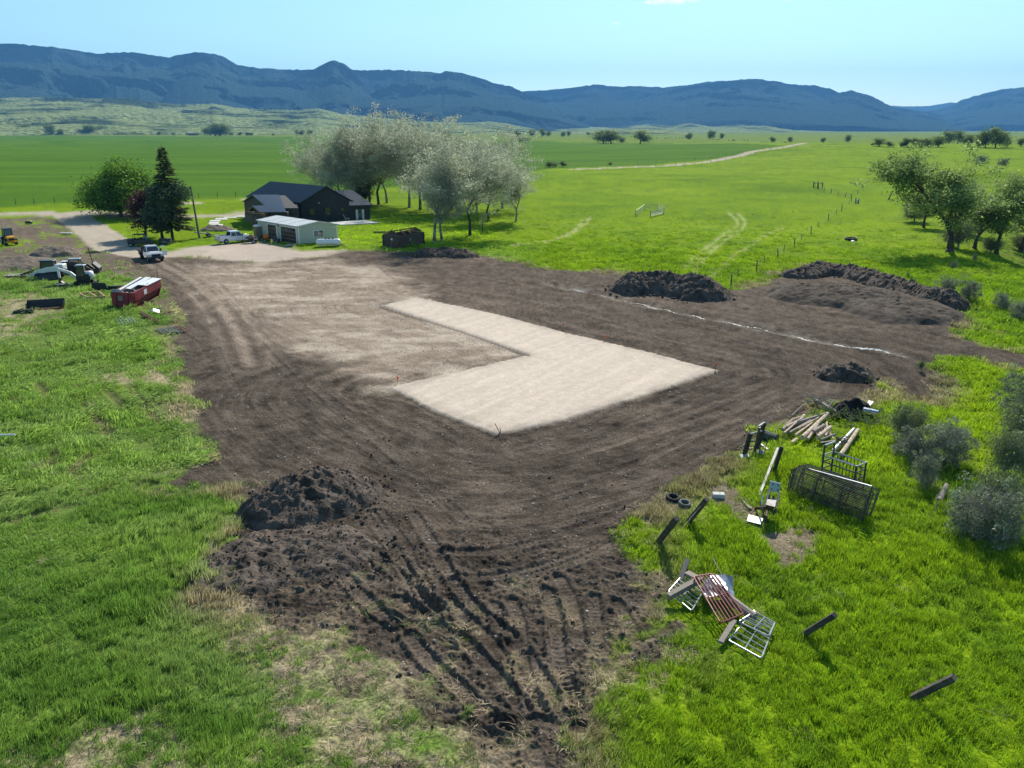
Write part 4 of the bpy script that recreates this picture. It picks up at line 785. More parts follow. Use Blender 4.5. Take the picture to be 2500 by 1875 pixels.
    for (x0, x1, y, hh) in ((330, 432, 572, 12), (200, 335, 584, 12), (110, 240, 601, 16), (50, 165, 622, 16), (40, 150, 645, 20), (50, 190, 668, 20), (120, 205, 692, 22)):
        q = [at(*ZH(*p)) for p in ((x0, y + hh / 2), (x1, y + hh / 2), (x1 + 6, y - hh / 2), (x0 + 12, y - hh / 2))]; m = MB(); m.hexa([V3((p.x, p.y, p.z - .15)) - pw.location for p in q] + [V3((p.x, p.y, p.z + .14)) - pw.location for p in q]); part('slab', m, concrete, pw)
    q = [at(*ZH(*p)) for p in ((170, 700), (240, 725), (520, 760), (700, 745), (520, 728), (330, 718))]; m = MB(); m.prism([(p.x, p.y) for p in q], q[0].z - .1, q[0].z + .09, 'z'); single('walkway', m, mat('shade_concrete', (.36, .36, .36), .85), 'grey concrete walkway behind the white pickup', 'walkway')
house()
def shop():
    o = V3((-34.3, 134.4, mz(-36, 138))); T = thing('shop', 'pale green metal workshop with two brown garage doors and white roof', 'workshop', o)
    f = Fr((-9.27, 9.72), (5.54, 2.92)); L = 13.4; Wd = 6.3; e = 2.85; rz = 3.42; ws = mat('pale_green_siding', (.46, .50, .39), .55, 0, .03, 2); brown = mat('brown_door', (.055, .038, .028), .5, 0, .2, 3); wr = mat('white_metal_roof', (.62, .62, .58), .4, .1, .05, .8)
    mb = MB(); g = [(0, -.5), (Wd, -.5), (Wd, e), (Wd / 2, rz), (0, e)]
    mb.add([f(0, b, z) for b, z in g] + [f(L, b, z) for b, z in g], [(0, 1, 2, 3, 4), (9, 8, 7, 6, 5), (0, 5, 6, 1), (1, 6, 7, 2), (2, 7, 8, 3), (3, 8, 9, 4), (4, 9, 5, 0)]); part('wall', mb, ws, T)
    for b0, b1 in ((-.3, Wd / 2), (Wd + .3, Wd / 2)):
        r = MB(); z0 = e - .04; q = [f(-.25, b0, z0), f(L + .25, b0, z0), f(L + .25, b1, rz), f(-.25, b1, rz)]; n = V3((0, 0, .1)); r.hexa(q + [p + n for p in q]); ro = part('roof', r, wr, T)
        rb = MB()
        for k in range(5): a = L * k / 4; rb.beam(f(a, b0, z0 + .11), f(a, b1, rz + .11), .08, .03)
        part('roof_rib', rb, mat('roof_seam', (.45, .45, .42), .5), ro)['kind'] = 'stuff'
    for a in (0, L):
        m = MB(); f.box(m, a - .06, a + .08, -.04, .1, 0, e - .06); part('corner_trim', m, white_p, T)
    m = MB(); f.box(m, -.06, .1, Wd - .1, Wd + .05, 0, e - .06); part('corner_trim', m, white_p, T)
    for a0, a1, h in ((.75, 5.7, 2.45), (7.2, 10.1, 2.45)):
        fr = MB(); f.box(fr, a0 - .14, a0, -.07, .02, 0, h + .14); f.box(fr, a1, a1 + .14, -.07, .02, 0, h + .14); f.box(fr, a0, a1, -.07, .02, h, h + .14); D_ = part('garage_door', fr, white_p, T)
        for k in range(4): m = MB(); f.box(m, a0, a1, -.05 + .01 * (k % 2), .01, .02 + k * h / 4, (k + 1) * h / 4 - .03); part('panel', m, brown, D_)
        for k in range(4): w_ = (a1 - a0) / 4; m = MB(); f.box(m, a0 + k * w_ + .15, a0 + (k + 1) * w_ - .15, -.07, -.05, h * .8, h * .93); part('pane', m, glass_d, D_)
    fr = MB(); f.box(fr, -.07, .0, 2.35, 3.95, .98, 2.12); F_ = part('window', fr, white_p, T)
    for b0, b1, mm in ((2.43, 3.12, mat('screen_glass', (.16, .2, .2), .3)), (3.18, 3.87, glass_d)): m = MB(); f.box(m, -.09, -.06, b0, b1, 1.06, 2.04); part('pane', m, mm, F_)
    for b in (.35, 5.75, 5.95): m = MB(); f.box(m, -.12, 0, b - .06, b + .06, e - .45, e - .25); part('wall_lamp', m, white_p, T)
    m = MB(); f.box(m, 6.3, 6.5, -.12, 0, e - .5, e - .3); part('wall_lamp', m, black_m, T)
shop()
def tank():
    a = at(*ZH(1225, 895)); b = at(*ZH(1450, 888)); c = (a + b) / 2; rz = math.atan2(b.y - a.y, b.x - a.x); T = thing('propane_tank', 'long white propane tank beside the pale green workshop', 'tank', (c.x, c.y, c.z), rz)
    L = 1.95; r = .52; pr = [(0, -L)] + [(r * math.sin(t), -L + .45 - .45 * math.cos(t)) for t in (.3, .6, .9, 1.2, 1.5)] + [(r * math.sin(t), L - .45 + .45 * math.cos(t)) for t in (1.5, 1.2, .9, .6, .3)] + [(0, L)]
    part('shell', MB().lathe(pr, (0, 0, .68), 'x', 24), white_p, T, True)
    for x in (-1.2, 1.2): part('leg', MB().box(x - .1, x + .1, -.35, .35, -.1, .3), concrete, T)
    for x in (-.35, .15, .75): part('fitting', MB().lathe([(0, 1.15), (.14, 1.15), (.15, 1.3), (.1, 1.38), (0, 1.4)], (x, 0, 0), 'z', 10), steel_d, T, True)
tank()
def cabin():
    A = at(*ZB0(750, 1165)); B = at(*ZB0(872, 1182)); Cc = at(*ZB0(1055, 1152)); z = min(A.z, B.z, Cc.z) - .1; o = V3((B.x, B.y, z)); T = thing('log_cabin', 'small roofless weathered log cabin under the big trees', 'cabin', o)
    u = V3((A.x - B.x, A.y - B.y, 0)); v = V3((Cc.x - B.x, Cc.y - B.y, 0)); lu, lv = u.length, v.length; u.normalize(); v.normalize(); lm = mat('weathered_log', (.115, .072, .05), .9, 0, .5, 3, .02, 12, stretch=(1, 1, 4)); ch = mat('log_chinking', (.16, .13, .10), .95)
    h = 2.0; k = int(h / .19); lu *= 1.0
    m = MB()
    for p, q in ((V3(), u * lu), (V3(), v * lv), (u * lu, u * lu + v * lv), (v * lv, u * lu + v * lv)):
        n = (q - p).normalized(); n = V3((-n.y, n.x, 0)); m.hexa([p - n * .04, q - n * .04, q + n * .04, p + n * .04] + [x + V3((0, 0, h)) for x in (p - n * .04, q - n * .04, q + n * .04, p + n * .04)])
    part('wall', m, ch, T)
    q = random.Random(4)
    def log(p, d, l, zz, r=.1): part('log', MB().tube(p - d * q.uniform(.1, .3) + V3((0, 0, zz)), p + d * (l + q.uniform(.1, .3)) + V3((0, 0, zz)), r, r * .9, 7), lm, T)
    for i in range(k):
        zz = .1 + i * .19
        if 1: log(V3(), u, lu * .40, zz) if zz < 1.75 else log(V3(), u, lu, zz); 
        if zz < 1.75: log(u * lu * .62, u, lu * .38, zz)
        log(V3(), v, lv, zz + .09); log(u * lu, v, lv, zz + .09)
        if i % 1 == 0: log(v * lv, u, lu, zz)
    for i in range(4): zz = h + .12 + i * .19; t = .12 * (i + 1); log(u * lu * t, u, lu * (1 - 2 * t), zz)
    for i in range(3): zz = h + .12 + i * .19; t = .13 * (i + 1); log(v * lv + u * lu * t, u, lu * (1 - 2 * t), zz)
    part('door', MB().add([tuple(u * lu * t + V3((-.02, -.02, 0)) + V3((0, 0, z_))) for t, z_ in ((.41, 0), (.61, 0), (.61, 1.7), (.41, 1.7))], [(0, 1, 2, 3)]), mat('old_door', (.10, .035, .025), .8), T)
    p = u * lu * .51 + V3((-.08, -.08, 1.2)); part('sign', MB().hexa([p, p - u * .35, p - u * .35 + V3((.03, .03, 0)), p + V3((.03, .03, 0))] + [x + V3((0, 0, .28)) for x in (p, p - u * .35, p - u * .35 + V3((.03, .03, 0)), p + V3((.03, .03, 0)))]), white_p, T)
    red = mat('rusty_red_roof', (.20, .06, .035), .8, 0, .4, 3); part('roof_beam', MB().tube(v * .2 + u * lu * .5 + V3((0, 0, h + .55)), v * lv + u * lu * .5 + V3((0, 0, h + .6)), .08), lm, T)
    for t in (.25, .5, .75): part('roof_board', MB().beam(v * lv * t + u * .1 + V3((0, 0, h + .1)), v * lv * (t + .1) + u * lu * .5 + V3((0, 0, h + .55)), .35, .04), red, T)
    w = v * lv * .42 - V3((0, .12, 0)); part('window', MB().hexa([w + V3((0, 0, 1)), w + v * .45 + V3((0, 0, 1)), w + v * .45 + V3((0, .05, 1)), w + V3((0, .05, 1))] + [x + V3((0, 0, 1.4)) for x in (w, w + v * .45, w + v * .45 + V3((0, .05, 0)), w + V3((0, .05, 0)))]), curtain, T)
    c = at(*ZB0(715, 1072)); single('log', MB().tube((-1.1, 0, .18), (1.2, .1, .2), .14), lm, 'single weathered log lying left of the roofless cabin', 'log', c)
ZB0 = Zf(700, 230, 3.16)
cabin()
def pole():
    b = at(*Z3(1795, 852)); h = top_h(b, Z3(1748, 385)[1]); single('utility_pole', MB().tube((0, 0, -.3), (-.55, 0, h), .19, .13, 10), mat('grey_pole', (.16, .135, .11), .9, 0, .3, 2, stretch=(4, 4, .4)), 'tall bare weathered pole standing right of the spruce', 'pole', b)
pole()

# ------------------------------------------------------------------ vehicles
tyre_m = mat('tyre_rubber', (.022, .022, .022), .85); rim_m = mat('rim_metal', (.35, .35, .36), .35, .8); orange_p = mat('construction_yellow', (.62, .30, .02), .5, 0, .12, 3)
wv_m = mat('white_car_paint', (.78, .79, .80), .22, 0, .02, 2, coat=.5); trim_m = mat('black_trim', (.015, .015, .016), .5); lamp_w = mat('lamp_glass', (.6, .6, .6), .1, .2); lamp_r = mat('red_lamp', (.35, .015, .015), .2); grey_l = mat('equipment_white', (.70, .70, .68), .4, 0, .1, 4); chrome = mat('chrome', (.6, .6, .6), .15, 1)
cab_glass = mat('cab_glass', (.035, .05, .055), .05, 0, .1, 2, spec=.9)
def wheel(T, x, y, r, w, name='wheel'):
    o = part(name, MB().lathe([(r * .55, -w / 2), (r * .95, -w / 2), (r, -w * .35), (r, w * .35), (r * .95, w / 2), (r * .55, w / 2), (r * .55, -w / 2)], (x, y, r), 'y', 20), tyre_m, T, True)
    s = 1 if y > 0 else -1; part('rim', MB().lathe([(0, s * w * .38), (r * .2, s * w * .42), (r * .3, s * w * .3), (r * .56, s * w * .45), (r * .58, 0), (0, 0)], (x, y, r), 'y', 12), rim_m, o); return o
def greenhouse(T, pm, x0, x1, xr0, xr1, w, wr, z0, z1, nside=2):
    """cab top: roof with sloping pillars and glass set in"""
    def ring(z, a, b, ww): return [(a, -ww, z), (b, -ww, z), (b, ww, z), (a, ww, z)]
    m = MB().hexa(ring(z0, x0, x1, w) + ring(z1, xr0, xr1, wr)); m.box(xr0 + .05, xr1 - .05, -wr + .05, wr - .05, z1 - .01, z1 + .05); part('cab', m, pm, T)
    def L_(t, s, a, b):  # point on side at fraction t along, s up
        xa = x0 + (xr0 - x0) * s; xb = x1 + (xr1 - x1) * s; return xa + (xb - xa) * t, w + (wr - w) * s, z0 + (z1 - z0) * s
    for sy in (-1, 1):
        for k in range(nside):
            t0 = .06 + k * .90 / nside; t1 = .06 + (k + 1) * .90 / nside - .05; q = []
            for t, s in ((t0, .12), (t1, .12), (t1, .88), (t0, .88)): x, y, z = L_(t, s, 0, 0); q.append((x, sy * (y + .012), z))
            part('side_window', MB().quad(*q), cab_glass, T)
    for nm, a, ar, e in (('rear_window', x0, xr0, -.015), ('windscreen', x1, xr1, .015)):
        q = [(a + (ar - a) * s + e, (w + (wr - w) * s) * f_, z0 + (z1 - z0) * s) for s, f_ in ((.1, -.86), (.1, .86), (.92, .86), (.92, -.86))]; part(nm, MB().quad(*q), cab_glass, T)
def pickup():
    a = at(*ZH(215, 862)); b = at(*ZH(425, 836)); rz = math.atan2(b.y - a.y, b.x - a.x); c = (a + b) / 2
    T = thing('pickup_truck', 'white crew cab pickup truck parked left of the pale green workshop', 'pickup truck', c, rz - .1)
    body = MB(); pr = [(-2.9, .55), (-2.85, 1.05), (2.0, 1.08), (2.75, .98), (2.92, .75), (2.85, .45), (2.3, .42), (-2.3, .42)]
    body.prism(pr, -.98, .98, 'y'); part('body', body, wv_m, T); part('hood', MB().hexa([(1.0, -.93, 1.05), (2.7, -.9, .95), (2.7, .9, .95), (1.0, .93, 1.05), (1.0, -.85, 1.22), (2.6, -.8, 1.1), (2.6, .8, 1.1), (1.0, .85, 1.22)]), wv_m, T)
    for y in (-.96, .88): part('bed_side', MB().box(-2.88, -1.0, y, y + .08, 1.0, 1.32), wv_m, T)
    part('tailgate', MB().box(-2.93, -2.85, -.9, .9, .75, 1.32), wv_m, T); part('bed_floor', MB().box(-2.85, -1.0, -.88, .88, 1.06, 1.1), trim_m, T)
    greenhouse(T, wv_m, -1.05, 1.35, -.8, .65, .93, .74, 1.05, 1.88)
    for x in (-1.85, 1.85):
        for y in (-.9, .9): wheel(T, x, y, .42, .28)
    part('bumper', MB().box(-3.05, -2.92, -.9, .9, .5, .7, .03), chrome, T); part('bumper', MB().box(2.85, 3.0, -.95, .95, .42, .65, .03), trim_m, T); part('grille', MB().box(2.88, 2.95, -.6, .6, .68, .98), trim_m, T)
    for y in (-.82, .82): part('taillight', MB().box(-2.96, -2.9, y - .1, y + .1, .95, 1.25), lamp_r, T); part('headlight', MB().box(2.78, 2.93, y - .12, y + .12, .75, .95), lamp_w, T); part('mirror', MB().box(1.0, 1.15, y * 1.2 - .12, y * 1.2 + .12, 1.2, 1.45), trim_m, T)
    # loading ramp/trailer tongue at the left of the pickup
    c = at(*ZH(20, 790)); T2 = thing('tilted_trailer', 'small dark trailer with raised ramp behind the white pickup', 'trailer', c, .5); part('ramp', MB().hexa([(-2, -.7, .9), (1.2, -.7, .3), (1.2, .7, .3), (-2, .7, .9), (-2, -.7, 1.0), (1.2, -.7, .4), (1.2, .7, .4), (-2, .7, 1.0)]), steel_d, T2); wheel(T2, .3, -.8, .35, .2); wheel(T2, .3, .8, .35, .2)
pickup()
def flatbed():
    f_ = at(*Z3(1400, 1064)); r = at(*Z3(1205, 1032)); rz = math.atan2(-.82, .57); fw = V3((math.cos(rz), math.sin(rz), 0)); c = f_ - fw * 2.0
    T = thing('flatbed_truck', 'white work truck with dark flatbed and an open front door', 'truck', c, rz)
    part('body', MB().prism([(-.9, .62), (-.9, 1.22), (1.2, 1.25), (2.75, 1.2), (2.85, .7), (2.8, .6)], -.98, .98, 'y'), wv_m, T); part('hood', MB().hexa([(1.1, -.9, 1.2), (2.7, -.85, 1.18), (2.7, .85, 1.18), (1.1, .9, 1.2), (1.1, -.7, 1.38), (2.55, -.62, 1.32), (2.55, .62, 1.32), (1.1, .7, 1.38)]), wv_m, T)
    greenhouse(T, wv_m, -.9, 1.35, -.75, .7, .94, .76, 1.22, 2.02)
    part('bumper', MB().box(2.75, 3.05, -1.02, 1.02, .45, .8, .05), trim_m, T); part('grille', MB().box(2.8, 2.9, -.55, .55, .82, 1.15), trim_m, T); part('number_plate', MB().box(3.05, 3.07, -.15, .15, .5, .62), lamp_w, T)
    for y in (-.78, .78): part('headlight', MB().box(2.78, 2.9, y - .16, y + .16, .9, 1.12), lamp_w, T); part('mirror', MB().box(1.05, 1.2, y * 1.35 - .13, y * 1.35 + .13, 1.35, 1.7), trim_m, T)
    part('flatbed', MB().box(-3.6, -1.2, -1.15, 1.15, .95, 1.08, .02), steel_d, T); part('headboard', MB().box(-1.25, -1.12, -1.1, 1.1, 1.05, 1.95), mat('rust_brown', (.12, .07, .045), .8, 0, .4, 5), T)
    for y in (-1.15, 1.1): part('bed_side', MB().box(-3.6, -1.2, y, y + .05, 1.08, 1.3), mat('rust_brown', (.12, .07, .045)), T)
    part('toolbox', MB().box(-3.3, -2.2, -1.12, -.7, .5, .93, .03), trim_m, T); part('chassis', MB().box(-3.5, 2.2, -.4, .4, .5, .8), trim_m, T)
    for x, w in ((-2.3, .42), (1.95, .28)):
        for y in (-.88, .88): wheel(T, x, y, .42, w)
    D_ = part('door', MB().hexa([(1.1, .98, .65), (1.18, .98, .65), (.75, 1.95, .65), (.67, 1.95, .65), (1.1, .98, 1.3), (1.18, .98, 1.3), (.75, 1.95, 1.3), (.67, 1.95, 1.3)]), wv_m, T)
    part('window_frame', MB().path([(1.1, 1.0, 1.3), (.98, 1.1, 1.95), (.75, 1.6, 1.98), (.68, 1.92, 1.3)], .05), wv_m, D_)
flatbed()
def utv():
    a = at(*Z3(1170, 932)); b = at(*Z3(1365, 918)); c = (a + b) / 2; rz = math.atan2(b.y - a.y, b.x - a.x) - .35
    T = thing('utility_vehicle', 'dark four door side-by-side utility vehicle parked behind the flatbed truck', 'utility vehicle', c, rz); gm = mat('utv_grey', (.05, .055, .065), .35, .3)
    part('body', MB().prism([(-1.8, .45), (-1.85, 1.0), (-1.0, 1.05), (-.9, .6), (1.0, .6), (1.1, 1.05), (1.75, .9), (1.85, .5)], -.75, .75, 'y'), gm, T)
    for y in (-.72, .72): part('door', MB().box(-.88, 1.0, y - .03, y + .03, .5, 1.15), gm, T)
    part('roll_cage', MB().path([(-1.0, -.7, 1.0), (-.85, -.65, 1.9), (.6, -.65, 1.9), (1.1, -.7, 1.05)], .035).path([(-1.0, .7, 1.0), (-.85, .65, 1.9), (.6, .65, 1.9), (1.1, .7, 1.05)], .035).path([(-.1, -.65, 1.9), (-.1, -.7, .9)], .03).path([(-.1, .65, 1.9), (-.1, .7, .9)], .03), trim_m, T)
    part('roof', MB().box(-.95, .7, -.72, .72, 1.9, 1.96, .02), trim_m, T); part('windscreen', MB().quad((1.08, -.62, 1.08), (1.08, .62, 1.08), (.64, .6, 1.86), (.64, -.6, 1.86)), mat('pale_glass', (.25, .3, .33), .08, spec=.9), T)
    for x in (-.5, .35): part('seat', MB().box(x - .25, x + .25, -.6, .6, .6, .85, .04).box(x - .3, x - .2, -.6, .6, .85, 1.35), trim_m, T)
    part('cargo_box', MB().box(-1.85, -1.05, -.72, .72, 1.0, 1.25), gm, T)
    for x in (-1.35, 1.35):
        for y in (-.7, .7): wheel(T, x, y, .36, .28)
utv()
def tracks(T, x0, x1, y, w, h):
    r = h / 2; pts = [(x0 + r - r * math.sin(t), r + r * math.cos(t)) for t in np.linspace(0, math.pi, 7)] + [(x1 - r + r * math.sin(t), r - r * math.cos(t)) for t in np.linspace(0, math.pi, 7)]
    o = part('track', MB().prism(pts, y - w / 2, y + w / 2, 'y'), tyre_m, T); lg = MB()
    for i in range(16): x = x0 + r + (x1 - x0 - 2 * r) * i / 15; lg.box(x - .03, x + .03, y - w / 2 - .01, y + w / 2 + .01, h - .01, h + .03)
    part('track_lug', lg, tyre_m, o)['kind'] = 'stuff'
    for i in range(4): x = x0 + r + (x1 - x0 - 2 * r) * i / 3; s = -1 if y < 0 else 1; part('roller', MB().lathe([(0, 0), (r * .6, 0), (r * .6, s * .06), (0, s * .08)], (x, y + s * w / 2, r), 'y', 12), steel_d, o)
def cabbox(T, x0, x1, w, z0, z1, m=black_m, top=grey_l, lean=.12, off=0):
    """glazed machine cab: corner posts, roof, glass"""
    P = {}
    for nm, x, y in (('a', x0, -w), ('b', x1, -w), ('c', x1, w), ('d', x0, w)): P[nm] = ((x, y + off, z0), (x + (lean if x == x0 else -lean), y * .92 + off, z1))
    fr = MB()
    for k in P: fr.beam(P[k][0], P[k][1], .09, .09)
    for a, b in (('a', 'b'), ('b', 'c'), ('c', 'd'), ('d', 'a')): fr.beam(P[a][0], P[b][0], .08, .3); fr.beam(P[a][1], P[b][1], .08, .08)
    part('cab_frame', fr, m, T)
    for a, b in (('a', 'b'), ('b', 'c'), ('c', 'd'), ('d', 'a')): part('cab_window', MB().quad(P[a][0], P[b][0], P[b][1], P[a][1]), cab_glass, T)
    part('cab_roof', MB().box(x0 - .02, x1 + .06, -w - .02 + off, w + .02 + off, z1, z1 + .12, .04), top, T)
def excavator():
    c = at(*Z1(950, 715)); rz = math.pi + .1; T = thing('mini_excavator', 'white and black mini excavator with folded boom reaching left', 'excavator', c, rz)
    tracks(T, -1.0, 1.0, -.6, .32, .5); tracks(T, -1.0, 1.0, .6, .32, .5); part('undercarriage', MB().box(-.7, .7, -.5, .5, .25, .55), steel_d, T)
    part('upper_body', MB().prism([(-.95, .6), (.55, .6), (.55, .95), (-.2, 1.0), (-.35, 1.35), (-.85, 1.45), (-1.05, 1.1)], -.72, .72, 'y'), black_m, T)
    part('counterweight', MB().lathe([(.3, .65), (.62, .7), (.66, 1.2), (.55, 1.6), (.2, 1.7)], (-.62, 0, 0), 'z', 14), grey_l, T, True)
    cabbox(T, -.45, .55, .42, 1.0, 2.35, black_m, mat('cab_roof_grey', (.30, .34, .38), .4), off=.22)
    bm_ = [(.75, .7), (1.5, 1.95), (2.6, 2.45)]
    part('boom', MB().beam((.7, -.1, .75), (1.5, -.1, 1.5), .2, .3).beam((1.4, -.1, 1.45), (3.0, -.1, 2.0), .18, .28), grey_l, T); part('arm', MB().beam((2.85, -.1, 2.15), (2.75, -.1, .75), .16, .24), grey_l, T)
    part('hydraulic_cylinder', MB().tube((.95, -.1, .75), (1.9, -.1, 1.7), .05).tube((1.7, -.1, 1.85), (2.8, -.1, 2.3), .05), chrome, T)
    part('bucket', MB().prism([(2.2, .1), (2.45, .0), (2.85, .3), (2.85, .85), (2.6, .9), (2.62, .5), (2.4, .28)], -.35, .15, 'y'), steel_d, T); part('blade', MB().box(-1.5, -1.42, -.75, .75, .1, .5).box(-1.42, -.9, -.4, -.3, .25, .35).box(-1.42, -.9, .3, .4, .25, .35), steel_d, T)
    part('swing_bracket', MB().box(.55, .85, -.28, .08, .55, 1.0, .04), steel_d, T)
    for y in (-.3, .15): part('work_light', MB().box(.5, .6, y + .2, y + .32, 2.2, 2.3), lamp_w, T)
excavator()
def track_loader():
    c = at(*Z1(560, 640)); T = thing('track_loader', 'large white and black compact track loader with a pallet-like attachment in front', 'track loader', c, math.pi + .12)
    tracks(T, -1.5, 1.4, -.8, .42, .75); tracks(T, -1.5, 1.4, .8, .42, .75); part('body', MB().prism([(-1.8, .5), (1.2, .4), (1.2, 1.0), (-.5, 1.2), (-1.9, 1.5)], -.58, .58, 'y'), black_m, T)
    for y in (-.85, .7): part('lift_arm', MB().prism([(-1.9, 1.0), (-1.6, 1.6), (-.2, 1.5), (.9, 1.2), (1.7, .75), (2.3, .35), (2.1, .2), (1.0, .55), (0, .85)], y, y + .16, 'y'), grey_l, T)
    cabbox(T, -.9, .75, .52, 1.1, 2.15, black_m, mat('cab_roof_dark', (.06, .07, .09), .4)); part('engine_cover', MB().box(-2.0, -.95, -.6, .6, 1.0, 1.75, .08), grey_l, T)
    part('headlight', MB().box(1.2, 1.28, -.5, -.3, .8, .95), lamp_w, T)
    ri = mat('rust_steel', (.16, .11, .08), .8, .2, .4, 5)
    A = thing('pallet_attachment', 'rusty flat grading attachment lying in front of the track loader', 'attachment', at(*Z1(230, 622)), .1)
    part('deck', MB().box(-1.6, .7, -.8, .8, .12, .2), ri, A)
    for k in range(5): part('bar', MB().beam((-1.6 + k * .5, -.8, .25), (-1.5 + k * .5, .8, .25), .06, .06), grey_l, A)
    for y in (-.5, .3): part('linkage', MB().beam((.2, y, .25), (1.6, y, .7), .12, .2).beam((1.0, y, .5), (1.6, y, .3), .1, .12), steel_d, A)
track_loader()
def skid():
    c = at(*Z1(800, 600)); T = thing('skid_steer_loader', 'low black and white loader parked behind the mini excavator, nose right', 'loader', c + V3((0, 1.5, 0)), .25)
    tracks(T, -1.3, 1.2, -.75, .4, .7); tracks(T, -1.3, 1.2, .75, .4, .7); part('body', MB().prism([(-1.6, .5), (1.1, .4), (1.1, 1.0), (-.4, 1.25), (-1.6, 1.4)], -.55, .55, 'y'), black_m, T); part('engine_cover', MB().box(-1.7, -.9, -.6, .6, .9, 1.55, .08), grey_l, T)
    for y in (-.8, .65): part('lift_arm', MB().prism([(-1.6, 1.3), (-1.3, 1.6), (.3, 1.35), (1.4, .9), (2.0, .35), (1.8, .2), (1.1, .7), (.1, 1.1)], y, y + .15, 'y'), steel_d, T)
    cabbox(T, -.8, .6, .5, 1.0, 1.75, black_m, mat('cab_roof_grey', (.3, .34, .38)))
    part('grapple', MB().prism([(1.9, .1), (2.8, .05), (2.9, .6), (2.2, 1.3), (2.0, 1.2), (2.4, .6), (2.1, .4)], -.9, .9, 'y'), steel_d, T)
    for x, y in ((2.2, -.6), (2.0, .4)): part('marker_rod', MB().tube((x, y, 1.1), (x - .35, y, 3.2), .035), black_m, T)
skid()
def wheel_loader():
    c = at(*Z1(110, 262)); T = thing('yellow_tractor', 'yellow compact wheel loader with black cab at the left edge of the yard', 'tractor', c, -.35)
    c2 = T.location; T.rotation_euler.z = -math.pi / 2 + .75
    part('body', MB().prism([(-1.2, .55), (1.7, .5), (1.75, 1.1), (1.5, 1.35), (.3, 1.5), (-1.2, 1.5)], -.55, .55, 'y'), orange_p, T); part('grille', MB().box(1.72, 1.8, -.42, .42, .85, 1.2), black_m, T); part('bumper', MB().box(1.6, 2.0, -.85, .85, .45, .75, .06), orange_p, T)
    cabbox(T, -1.1, .25, .6, 1.35, 2.55, black_m, mat('cab_roof_dark', (.06, .07, .09)))
    for x, r in ((-.9, .62), (1.0, .55)):
        for y in (-.75, .75): wheel(T, x, y, r, .38)
    for y in (-.85, .7): part('lift_arm', MB().prism([(-.6, 1.3), (-.9, 1.6), (-2.2, .7), (-2.5, .3), (-2.3, .3), (-1.6, .9)], y, y + .14, 'y'), grey_l, T)
    part('bucket', MB().prism([(-2.4, .1), (-3.0, .1), (-2.95, .3), (-2.6, .9), (-2.4, .8)], -1., 1., 'y'), grey_l, T)
wheel_loader()
